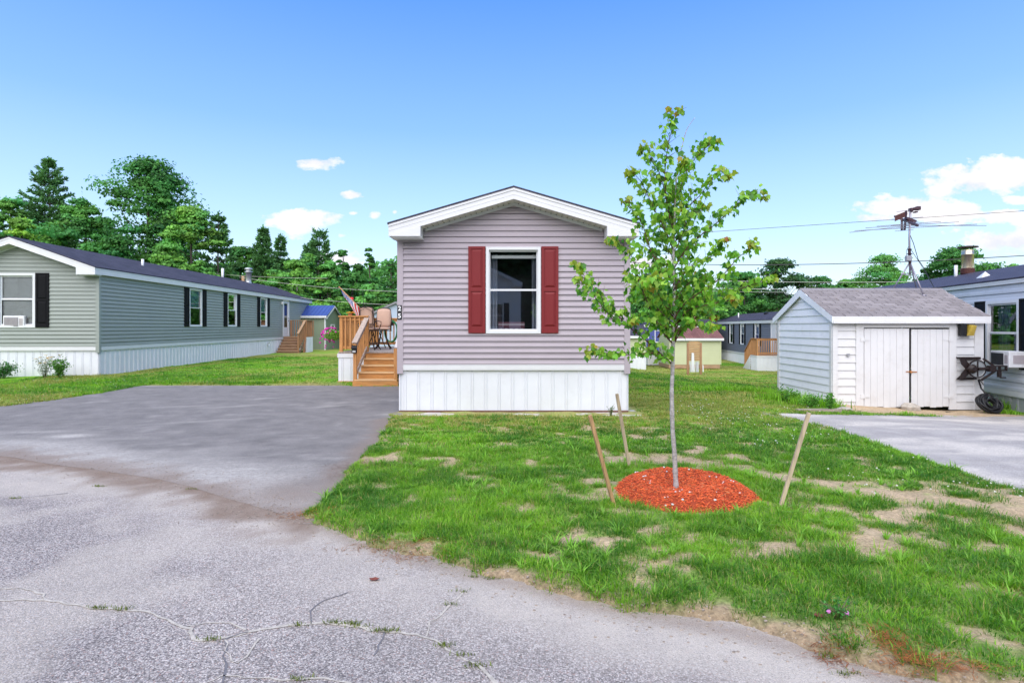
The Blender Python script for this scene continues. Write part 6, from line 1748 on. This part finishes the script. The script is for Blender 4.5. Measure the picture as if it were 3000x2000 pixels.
    b = bsdf(nt, c, .9, .15); bump(nt, b, g, .6, .005); out(nt, b.outputs[0])
    rr = random.Random(8); V = []; Fc = []; C = []
    L_ = math.hypot(D / 2 + fo, zr - ze); nrow = 11; hrow = L_ / nrow; ty, tzv = (D / 2 + fo) / L_, (zr - ze) / L_
    for sg in (1, -1):
        for r_ in range(nrow):
            off = (r_ % 2) * .15 + rr.uniform(-.02, .02); x = -hw - oh - .02 - .3 + off
            while x < hw + oh + .02:
                x0 = max(-hw - oh - .02, x + .006); x1 = min(hw + oh + .02, x + .3 - .006); x += .3
                if x1 - x0 < .02: continue
                l0 = r_ * hrow - .012; l1 = (r_ + 1) * hrow + .01; k = len(V)
                for (l, up) in ((l0, .042), (l1, .024), ):
                    for xx in (x0, x1):
                        yy = -fo + l * ty if sg == 1 else D + fo - l * ty; zz = ze + l * tzv + up; V.append((xx + rr.uniform(-.002, .002), yy, zz))
                for xx in (x0, x1): V.append((xx, -fo + l0 * ty if sg == 1 else D + fo - l0 * ty, ze + l0 * tzv + .022))
                Fc += [(k, k + 1, k + 3, k + 2), (k + 4, k + 5, k + 1, k)]
                q = rr.uniform(.82, 1.14); C += [(.235 * q, .215 * q, .225 * q)] * 6
    npmesh('shingles', np.array(V), np.array(Fc), sm, T, np.array(C))
    cp = MB(); x = -hw - oh - .02
    while x < hw + oh:
        x1 = min(x + .26, hw + oh + .02); cp.prism([(ytop - .12, zr + .036 - .12 * s), (ytop, zr + .042), (ytop + .12, zr + .036 - .12 * s), (ytop + .12, zr + .044 - .12 * s), (ytop, zr + .052), (ytop - .12, zr + .044 - .12 * s)], 'x', x, x1 - .006); x += .26
    cp.build('ridge_cap', paint('ridge_grey', (.235, .215, .225), .9, .15, 14), T)
    # fascia
    fa = MB(); fa.box(-hw - oh, hw + oh, -fo - .022, -fo - .001, ze - .13, ze + .018)
    fa.box(-hw - oh, hw + oh, -fo - .038, -fo - .0225, ze - .075, ze - .135)
    fa.build('fascia', wh, T)
    for xs, x2 in ((-hw - oh - .022, -hw - oh - .001), (hw + oh + .001, hw + oh + .022)):
        f = MB()
        for y0 in (-fo - .02, D + fo + .02):
            f.prism([(y0, ze + .015), (ytop, zr + .022), (ytop, zr - .15), (y0, ze - .13)], 'x', xs, x2)
        f.build('rake_board', wh_skylit, T)
    so = MB()
    for y0 in (-fo, D + fo): so.prism([(y0, ze - .008), (ytop, zr - .006), (ytop, zr - .002), (y0, ze - .004)], 'x', -hw - oh, hw + oh)
    so.build('soffit', wh_skylit, T)
    # lamp
    lx = ux(2822, Yf); lz = uz(967, Yf)
    Q = thing('wall_lantern', 'yellow-lensed floodlight with black back on the white shed\'s right front', 'lamp', (lx, Yf - .04, lz))
    MB().box(-.15, -.02, -.1, .0, -.13, .13).prism([(-.15, -.13), (.02, -.13), (.1, .13), (-.15, .13)], 'y', -.02, .0).build('housing', MATS['black_plastic'], Q, bevel=.01)
    MB().add([(-.04, -.12, -.12), (.13, -.10, -.12), (.13, -.18, .1), (.02, -.18, .1), (-.02, -.01, -.12), (.13, -.01, -.12), (.13, -.01, .13), (.02, -.01, .13)],
             [(0, 1, 2, 3), (4, 7, 6, 5), (0, 4, 5, 1), (1, 5, 6, 2), (2, 6, 7, 3), (3, 7, 4, 0)]).build('lens', paint('yellow_lens', (.50, .36, .06), .35, .15, 14), Q, bevel=.008)
    # hose reel
    px_, pz_ = ux(2838, Yf), uz(1078, Yf)
    Q = thing('hose_reel', 'rusty black wall reel with pale drum on the front of the white shed', 'hose reel', (px_, Yf - .03, pz_))
    bk = paint('reel_black', (.018, .012, .012), .45, .3, 14, dirt=(.14, .05, .03), dirt_amt=.5)
    MB().box(-.31, .2, -.0, -.03, .22, .25).prism([(-.31, .25), (-.1, .12), (-.06, .02), (-.1, -.02), (-.2, -.12), (-.33, -.24), (-.25, -.26), (.12, -.24), (.1, -.2), (-.15, -.2), (0, 0), (-.12, .19), (.2, .2), (.2, .25)], 'y', -.03, -.055).build('bracket', bk, Q)
    MB().lathe((.02, -.17, 0), [(0, 0), (.03, -.01), (.05, .008), (.09, .0), (.16, .0), (.175, -.012), (.185, .0), (.175, .012), (.0, .02)], 32, 'y').build('drum', paint('drum_white', (.27, .29, .30), .4, .25, 10, dirt=(.2, .18, .18), dirt_amt=.5), Q)
    MB().prism([(-.33, .24), (-.22, .2), (-.12, .1), (-.09, 0), (-.12, -.1), (-.22, -.2), (-.33, -.24), (-.29, -.1), (-.2, 0), (-.29, .1)], 'y', -.12, -.145).lathe((-.09, -.215, 0), [(0, -.04), (.05, -.04), (.085, .0), (.1, .02)], 20, 'y').build('hub', bk, Q)
    MB().lathe((.02, -.172, 0), [(.178, -.014), (.2, -.014), (.2, .012), (.178, .012)], 32, 'y').build('rim', bk, Q)
    MB().bar((.03, -.178, -.17), (.03, -.178, .17), .03, .006).bar((-.12, -.178, .0), (.2, -.178, .0), .006, .03).build('spokes', bk, Q)
    MB().tube([(-.2, -.18, 0), (-.05, -.2, 0)], .03, 10).tube([(.03, -.19, .0), (.28, -.2, 0.01)], .03, 8).build('axle', bk, Q)
    MB().bar((.17, -.15, .22), (.36, -.2, .06), .045, .04).bar((.12, -.16, -.25), (.38, -.2, -.05), .045, .04).box(.24, .38, -.25, -.15, -.06, .07).box(.38, .62, -.24, -.2, .045, .075).box(.38, .62, -.24, -.2, -.045, -.015).box(.59, .63, -.24, -.2, -.045, .075).box(.45, .49, -.24, -.2, -.015, .045).box(.44, .5, -.24, -.18, -.18, -.02).box(.48, .6, -.24, -.2, -.2, -.175).build('arm', bk, Q, bevel=.005)
    hz = tz(ux(2892, 12.3), 12.3)
    Q = thing('hose_coil', 'thick black hose coiled on the ground at the white shed\'s right corner', 'hose', (ux(2890, 12.2), 12.2, float(hz)))
    pts = []
    for k in range(420):
        a = k * .21; lay = k / 420; r = .235 - .15 * ((lay * 5) % 1) + .006 * math.sin(k * .9); cx_, sy_ = r * math.cos(a), r * math.sin(a)
        pts.append((cx_, sy_ * .55 - .16 * lay, .07 + .20 + sy_ * .75 + .02 * math.sin(k * .53) + .02 * lay))
    pts = [(p[0], p[1], max(.024, p[2] - .05)) for p in pts]
    MB().tube(pts, .024, 7).build('coil', MATS['black_plastic'], Q, True)
    up = Vector((px_ + .12, Yf - .12, pz_ - .25)) - Vector(Q.location)
    MB().tube([up, up.lerp(Vector((0, .02, .42)), .5) + Vector((-.02, 0, -.03)), Vector((-.02, .02, .45)), Vector(pts[0])], .018, 7).tube([up + Vector((.05, .05, .02)), up.lerp(Vector((0, .05, .45)), .55) + Vector((.04, 0, .04))], .009, 6).build('lead', MATS['black_plastic'], Q, True)
    MB().tube([(.1, -.2, .02), (-.3, -.22, .015), (-.65, -.05, .015), (-.8, .1, .02)], .014, 6).build('tail', MATS['black_plastic'], Q, True)
    MB().box(-.02, .12, -.08, .04, .35, .36).build('tag', paint('tag_teal', (.3, .5, .45), .5, .1), Q)
    # rocks in front
    for (px, py, r, lab) in ((2668, 1200, .17, 'mossy pointed rock leaning on the foot of the shed doors'), (2473, 1203, .13, 'flat grey rock at the shed\'s left front corner')):
        x, y = hit(px, py); o = MB().blob((0, 0, .03), r, int(px), 8, (1.2, .8, .75 if px > 2600 else .4), .22).build('rock', paint('rock', (.42, .38, .33), .9, .3, 14, bumpy=.6, bscale=40), None); o.location = (x, y, float(tz(x, y))); tag(o, lab, 'rock')
    o = MB().bar((0, 0, 0), (.85, .05, .0), .12, .09).build('kerb_timber', wood('kerb_wood', (.34, .27, .22), 0, .6), None); o.location = (*hit(2335, 1205), float(tz(*hit(2335, 1205)))); tag(o, 'old grey timber lying along the top of the right-hand drive', 'timber')

    # ---------- pale yellow shed with red shingle roof
    zz = -.97; Y = 37.; xl, xr = ux(1961, Y), ux(2112, Y); W = xr - xl
    T = thing('garden_shed', 'pale yellow-green sided shed with brick-red shingle roof', 'shed', ((xl + xr) / 2, Y, zz)); hw = W / 2; D = 2.6; zw = (1.58 - (992 - HY) / F * Y) - zz
    ys = paint('yellow_siding', (.50, .53, .33), .55, .05, 1.5); mb = MB()
    zr = (1.58 - (962 - HY) / F * (Y + D / 2)) - zz
    g0 = lambda z: max(0, (z - zw) / (zr - zw)) * D / 2
    wall_quads(mb, (-hw, 0), (1, 0), (0, -1), lap_prof(.1, zw, .11), lambda z: 0, lambda z: W, []); wall_quads(mb, (hw, 0), (0, 1), (1, 0), lap_prof(.1, zr, .11), lambda z: g0(z), lambda z: D - g0(z), []); wall_quads(mb, (hw, D), (-1, 0), (0, 1), lap_prof(.1, zw, .11), lambda z: 0, lambda z: W, [])
    wall_quads(mb, (-hw, D), (0, -1), (-1, 0), lap_prof(.1, zr, .11), lambda z: g0(z), lambda z: D - g0(z), []); mb.build('siding_wall', ys, T, fix=False)
    MB().box(-hw - .02, hw - .05, .0, D, -.15, .1).build('base', wood('base_x', (.4, .26, .16), 0), T)
    MB().box(hw - .08, hw + .02, -.02, .0, .1, zw).box(-hw - .02, -hw + .08, -.02, 0, .1, zw).build('corner_trim', ys, T)
    red = shingle_mat('roof_shingle_red', (.16, .072, .065), (.21, .095, .085), (.08, .035, .035)); mb = MB()
    for y0 in (-.2, D + .2): mb.prism([(y0, zw + .0), (D / 2, zr + .0), (D / 2, zr + .05), (y0, zw + .05)], 'x', -hw - .1, hw + .12)
    mb.build('roof', red, T); MB().box(-hw - .1, hw + .12, -.23, -.205, zw - .12, zw + .03).build('fascia', MATS['white_trim'], T)

    # ---------- second yellow shed, partly behind the mauve home
    Y = 36.; zz = -.95; xl, xr = ux(1780, Y), ux(1893, Y); W = xr - xl; hw = W / 2; D = 2.5; zw = (1.58 - (985 - HY) / F * Y) - zz; zr = zw + .7
    T = thing('garden_shed', 'yellow-green sided shed with white base, partly hidden by the mauve home', 'shed', ((xl + xr) / 2, Y, zz)); mb = MB()
    wall_quads(mb, (-hw, 0), (1, 0), (0, -1), lap_prof(.78, zw, .11), lambda z: 0, lambda z: W, []); wall_quads(mb, (hw, 0), (0, 1), (1, 0), lap_prof(.78, zr, .11), lambda z: g0(z), lambda z: D - g0(z), []); mb.build('siding_wall', ys, T, fix=False)
    mb = MB(); skirt_panel(mb, (-hw, .02), (1, 0), (0, -1), W, -.2, .78); skirt_panel(mb, (hw - .02, 0), (0, 1), (1, 0), D, -.2, .78); mb.build('skirting', MATS['white_skirt'], T, fix=False)
    mb = MB()
    for y0 in (-.2, D + .2): mb.prism([(y0, zw), (D / 2, zr), (D / 2, zr + .05), (y0, zw + .05)], 'x', -hw - .1, hw + .12)
    mb.build('roof', MATS['roof_shingle_dark'], T)
    MB().box(-hw - .1, hw + .12, -.23, -.205, zw - .12, zw + .03).build('fascia', MATS['white_trim'], T)
    # small stoop with red panel and white base next to it
    Y = 40.; zz = -1.1; T = thing('entry_deck', 'white-skirted stoop with a dark red post beside the deep blue home', 'deck', (ux(1912, Y), Y, zz))
    MB().box(-.35, .7, 0, 1.2, 0, .85).build('skirting', MATS['white_trim'], T); MB().box(-.3, -.08, -.02, .2, .85, 1.75).build('post', paint('dark_red', (.22, .04, .03), .6, .1, 8), T)
    MB().box(-.35, .75, -.02, .03, .86, .93).box(.6, .66, -.02, .03, .93, 1.6).build('rail', MATS['white_trim'], T)
    shrub('deep purple-leaved bush below the deep blue home', ux(1930, 41.5), 38.8, -1.05, 1.75, .9, 33, (.06, .012, .05), 9, 700, .06, 'garden_shrub', ((.5, .2, .45), .035, 26, 'x'))
    # board with poles leaning
    zz = -.85; Y = (CH - zz) * F / (1086 - HY); T = thing('notice_board', 'framed blank plank board standing before the red-roofed shed', 'board', (ux(2034, Y), Y, zz))
    k = Y / F; hb = (1086 - 1004) * k; wv = (2053 - 2015) * k
    for x in (-wv / 2, wv / 2): MB().box(x - .05, x + .05, -.05, .05, -.2, hb).build('post', wood('board_post', (.36, .2, .11), 2, .6), T)
    mb = MB(); z = hb * .36
    while z < hb - .02: mb.box(-wv / 2 + .05, wv / 2 - .05, -.015, .015, z, z + .125); z += .135
    mb.build('planks', wood('board_x', (.42, .26, .13), 0), T)
    for i, (x, h, c) in enumerate(((-.19, 1.0, 1), (-.12, 1.0, 1), (-.05, .98, 1), (.05, .5, 0), (.12, .52, 0), (.17, .5, 0), (.44, .33, 1), (-.26, .52, 0))):
        o = MB().bar((0, 0, -.05), ((-.11 - x) * .5 if h > .9 else 0, .05, h), .05, .04).build('plastic_stake', MATS['white_vinyl'] if c else paint('grey_pipe', (.45, .47, .5), .5, .1), None); o.location = (ux(2034, Y) + x, Y - .15, zz)
        tag(o, ['first long white strip of the bundle leaning on the plank board', 'second long white strip of the leaning bundle', 'third and right long white strip of the leaning bundle', 'short grey pipe just right of the white bundle', 'middle one of the short grey pipes', 'short grey pipe nearest the board\'s right post', 'lone short white strip right of the plank board', 'short grey pipe left of the white bundle'][i], 'stake', 'strips and pipes at the plank board')
    # ---------- green shed with blue roof on the left
    Y = 38.; X = ux(953, Y); ang = rad(-6)
    T = thing('garden_shed', 'grey-green shed with bright blue metal roof beyond the sage home', 'shed', (X, Y, 0), ang); gs = paint('green_shed', (.22, .27, .19), .7, .06, 3); W = 3.2; D = 2.4; zw = uz(924, Y); zr = uz(896, Y + 1.2) + .0
    # local: front-side long wall from x=-W..0 at y=0 facing -y; gable face at x=0 facing +x
    mb = MB(); P = [(-W, 0), (0, 0), (0, D), (-W, D)]
    mb.add([(*P[0], 0), (*P[1], 0), (*P[1], zw), (*P[0], zw)], [(0, 1, 2, 3)]).add([(*P[3], 0), (*P[2], 0), (*P[2], zw), (*P[3], zw)], [(0, 1, 2, 3)])
    for x in (-W, 0): mb.add([(x, 0, 0), (x, D, 0), (x, D, zw), (x, D / 2, zr), (x, 0, zw)], [(0, 1, 2, 3, 4)])
    for i in range(12): mb.box(-W + i * .28, -W + i * .28 + .012, -.006, .0, .1, zw - .1)
    mb.build('wall', gs, T)
    MB().box(-.06, .02, -.025, .0, 0, zw).box(.0, .025, -.02, .07, 0, zw).box(.0, .025, D - .07, D, 0, zw).build('corner_trim', MATS['white_trim'], T)
    bl = paint('blue_metal', (.045, .08, .27), .35, .06, 3); mb = MB()
    for sg, y0 in ((1, -.15), (-1, D + .15)):
        e = zw - .15 * (zr - zw) / (D / 2)
        mb.prism([(y0, e), (D / 2, zr), (D / 2, zr + .03), (y0, e + .03)], 'x', -W - .1, .15)
        for i in range(13): x = -W - .08 + i * .27; mb.prism([(y0, e + .0301), (D / 2, zr + .0301), (D / 2, zr + .055), (y0, e + .055)], 'x', x, x + .03)
    mb.build('roof', bl, T)
    MB().box(-W - .1, .15, -.17, -.152, zw - .16, zw - .02).prism([(-.15, zw - .16), (D / 2, zr), (D + .15, zw - .16), (D + .15, zw - .26), (D / 2, zr - .12), (-.15, zw - .26)], 'x', .152, .17).build('fascia', MATS['white_trim'], T)
    window(T, (0, 0), (0, 1), (1, 0), .85, 1.45, 1.05, 1.75, MATS['white_vinyl'], 'darkglass', fw=.08)
    # little blue-grey gable seen behind the deck
    Y = 31.; T = thing('garden_shed', 'pale blue-grey shed gable glimpsed behind the cedar deck rail', 'shed', (ux(1160, Y), Y, 0)); W = 2.8; zw = uz(925, Y)
    MB().prism([(-W / 2, 0), (W / 2, 0), (W / 2, zw), (0, zw + .65), (-W / 2, zw)], 'y', 0, 2.5).build('wall', paint('pale_blue', (.38, .45, .58), .6, .05, 2), T)
    MB().prism([(-W / 2 - .15, zw - .06), (0, zw + .66), (W / 2 + .15, zw - .06), (W / 2 + .15, zw + .06), (0, zw + .78), (-W / 2 - .15, zw + .06)], 'y', -.15, 2.6).build('roof', paint('grey_roof', (.2, .2, .22), .8, .1), T)

def build_antenna():
    Y = 13.9; zg = -.2
    def A(px, py, Yo=Y): return Vector((ux(px, Yo), Yo, uz(py, Yo)))
    zr = 2.67 - .2
    b = Vector((ux(2666, Y), Y, zr))
    T = thing('tv_antenna', 'rooftop television aerial on a tripod straddling the white shed ridge', 'antenna', b); g = paint('mast_metal', (.33, .31, .36), .4, .15, 8, metal=.5)
    dk = paint('aerial_dark', (.05, .02, .03), .45, .3, 12)
    P = lambda px, py, dy=0.: Vector((ux(px, Y + dy), Y + dy, uz(py, Y + dy))) - b
    MB().tube([P(2666, 805), P(2664, 700), P(2667, 612)], .022, 8).build('mast', g, T, True)
    sl = (2.67 - 1.99) / (2.57 / 2 + .12)
    ap = P(2666, 768)
    for px, dy in ((2612, .12), (2706, -.38), (2690, .3)):
        f = Vector((ux(px, Y + dy), Y + dy, zr + .04 - abs(dy) * sl)) - b; MB().tube([ap, f], .017, 7).box(f.x - .04, f.x + .04, f.y - .04, f.y + .04, f.z - .03, f.z + .012).build('leg', g, T, True)
    MB().tube([P(2640, 802), P(2668, 808, -.1), P(2682, 800, .1), P(2640, 802)], .009, 6).build('brace', g, T)
    MB().tube([P(2664, 728), P(2666, 775)], .032, 10).lathe(P(2665, 745), [(.05, 0), (.07, .01), (.05, .02)], 10).lathe(P(2665, 757), [(.05, 0), (.075, .01), (.05, .02)], 10).lathe(P(2665, 732), [(.04, 0), (.06, .01), (.04, .02)], 10).build('clamp', dk, T)
    q = P(2657, 757); MB().box(q.x - .07, q.x + .06, q.y - .1, q.y - .02, q.z - .07, q.z + .06).build('rotor_box', paint('rotor', (.28, .29, .33), .5, .1), T, bevel=.01)
    # boom runs back-left to front-right
    f0, f1 = P(2622, 634, .9), P(2688, 661, -.7)
    MB().bar(f0, f1, .05, .045).bar(P(2642, 641, .3), P(2642, 674, .2), .05, .05).bar(P(2655, 618, .2), P(2650, 674, .15), .035, .04).bar(P(2655, 640), P(2682, 650), .08, .06).build('boom', dk, T)
    for (xa, ya, xb, yb) in ((2489, 681, 2668, 661), (2504, 676, 2862, 657), (2668, 661, 2890, 661), (2536, 668, 2810, 650), (2569, 663, 2757, 649), (2610, 661, 2700, 654)):
        MB().tube([P(xa, ya), P(xb, yb)], .0075, 5).build('element', g, T)
    for (xa, ya, xb, yb, d) in ((2627, 621, 2662, 616, .2), (2612, 643, 2704, 636, .4), (2625, 669, 2680, 665, -.1), (2622, 677, 2676, 673, -.1), (2628, 631, 2660, 627, .3), (2640, 653, 2690, 650, -.2)):
        MB().tube([P(xa, ya, d), P(xb, yb, d)], .006, 5).build('element', g, T)
    rp = paint('reflector_brown', (.10, .035, .03), .6, .2, 40)
    MB().add([P(2622, 632, .1), P(2652, 620, -.1), P(2652, 635, -.1), P(2621, 649, .1), P(2622, 632, .12), P(2652, 620, -.08), P(2652, 635, -.08), P(2621, 649, .12)], [(0, 1, 2, 3), (7, 6, 5, 4), (0, 4, 5, 1), (3, 2, 6, 7), (0, 3, 7, 4), (1, 5, 6, 2)]).build('reflector', rp, T)
    c = P(2680, 616); MB().box(c.x - .13, c.x - .06, c.y - .05, c.y + .05, c.z - .03, c.z + .05).box(c.x - .06, c.x + .08, c.y - .06, c.y + .04, c.z + .0, c.z + .06).box(c.x + .03, c.x + .12, c.y - .05, c.y + .05, c.z - .0, c.z + .09).box(c.x - .02, c.x + .05, c.y - .05, c.y + .05, c.z - .06, c.z - .03).tube([P(2667, 622), P(2674, 618)], .02, 6).build('amplifier', dk, T, bevel=.008)
    MB().tube([P(2667, 690), P(2676, 712), P(2690, 760), P(2705, 782, .6), P(2738, 845, 1.5)], .008, 5).tube([P(2667, 728), P(2680, 748), P(2702, 782), P(2738, 845, 1.5)], .006, 5).tube([P(2664, 718), P(2655, 735), P(2656, 752)], .005, 5).build('cable', MATS['black_plastic'], T)

def wire(label, p, q, sag, r, mat):
    a = Vector(p); b = Vector(q); pts = [a.lerp(b, i / 24) - Vector((0, 0, sag * 4 * (i / 24) * (1 - i / 24))) for i in range(25)]
    o = MB().tube([x - a for x in pts], r, 5).build('power_line', mat, None, True); o.location = a; tag(o, label, 'wire', 'overhead wires')

def build_wires():
    k = paint('wire_dark', (.06, .05, .06), .6, .1); l = paint('wire_pale', (.40, .40, .36), .6, .1)
    def P(px, py, Y): return (ux(px, Y), Y, uz(py, Y))
    wire('thin wire crossing the clouds behind the aerial', P(1560, 714, 34), P(3300, 598, 22), .0, .011, k)
    wire('thick twisted cable passing just below the aerial\'s rotor box', P(1780, 766, 38), P(3300, 728, 26), .45, .022, k)
    wire('pale wire level with the antenna tripod feet', P(1850, 812, 36), P(2800, 822, 36), .2, .018, l)
    wire('lowest pale wire running behind the white shed ridge', P(1850, 838, 36), P(2600, 846, 36), .1, .018, l)
    wire('second lowest pale wire above the shed ridge', P(2000, 850, 36), P(2600, 853, 36), .1, .012, l)
    wire('short wire entering at the mauve home\'s left eave', P(1090, 788, 40), P(1240, 745, 38), .1, .014, k)
    wire('pale wire strung across the trees above the flag', P(700, 812, 41), P(1230, 856, 36), .2, .014, l)
    wire('pale wire below it, crossing behind the flag', P(880, 872, 38), P(1230, 895, 34), .1, .014, l)
    wire('faint wire above the sage roof, meeting the metal flue', P(600, 800, 42), P(960, 815, 42), .1, .012, l)
    for px, top, Y, lab, zg in ((2037, 922, 44, 'short tan utility post behind the red shed roof', -1.2), (712, 808, 43, 'tan utility post peeping over the sage roof beside the flue', 0.)):
        h = uz(top, Y) - zg; o = MB().tube([(0, 0, 0), (0, 0, h)], [.13, .11], 10).build('utility_pole', wood('pole_z', (.38, .24, .13), 2), None, True); o.location = (ux(px, Y), Y, zg); tag(o, lab, 'pole')

def build_plants():
    Y = 17.2
    shrub('leafy green bush cut by the left edge before the white skirting', ux(8, Y), Y, 0, .56, .95, 51, (.05, .17, .04), 12, 1300, .035, 'garden_shrub')
    shrub('silvery yarrow with flat yellow flower heads by the white skirting', ux(122, Y), Y + .1, 0, .72, .85, 52, (.16, .22, .17), 14, 420, .022, 'garden_plant', ((.72, .42, .03), .045, 13, 'umbel'), .2)
    shrub('upright bushy lily-leaved plant right of the yellow flowers', ux(176, Y), Y, 0, .68, .55, 53, (.09, .24, .04), 12, 900, .035, 'garden_plant', None, .3)
    x, y = ux(1787, 10.2), 10.12; shrub('thin seeding weed against the mauve home\'s skirting', x, y, 0, .22, .2, 54, (.09, .24, .06), 8, 70, .014, 'garden_plant', None, .3)
    x, y = hit(2462, 1833); x, y = hit(2460, 1840)
    shrub('small clover plant with two pink flower heads at the road edge', x, y, float(gz(x, y)), .11, .22, 55, (.07, .25, .05), 8, 150, .014, 'clover_plant', ((.62, .22, .55), .013, 2, 'x'), .5)
    for (px, py, h, w, lab) in ((2310, 1180, .38, .6, 'broad-leaved bright weed against the shed\'s left wall'), (2375, 1195, .3, .5, 'low weed clump nearer the shed\'s front left corner'), (2432, 1208, .4, .25, 'spindly weed right at the shed\'s front left corner')):
        x, y = hit(px, py); x = min(x, 7.02); shrub(lab, x, y, float(tz(x, y)), h, w, int(px), (.11, .30, .045), 9, 420, .028, 'weed')
    # fallen leaf on the road
    x, y = hit(1095, 1702)
    V = [(a * .07, b * .05, .004 + .012 * abs(a)) for a, b in LEAF2D]; o = MB().add(V, LEAF_F).build('fallen_leaf', paint('dead_leaf', (.22, .06, .035), .7, .2, 40), None); o.location = (x, y, .003); tag(o, 'single reddish dead leaf lying on the grey road', 'leaf')
    x, y = hit(2405, 1840); o = MB().add(V, LEAF_F).build('fallen_leaf', MATS['dead_leaf'], None); o.location = (x, y, float(gz(x, y)) + .01); tag(o, 'red dead leaf on bare soil beside the pink clover', 'leaf')

# ------------------------------------------------------------------ go
make_camera(); make_world(); make_light(); basics()
build_homes()
build_ground(); build_roads(); build_grass(); build_mulch()
build_trees(); build_behind(); build_maple(); stakes()
dk_ = build_main_deck(); build_deck_things(*dk_); small_deck_left(); small_deck_right(); build_sheds(); build_antenna(); build_wires(); build_plants()
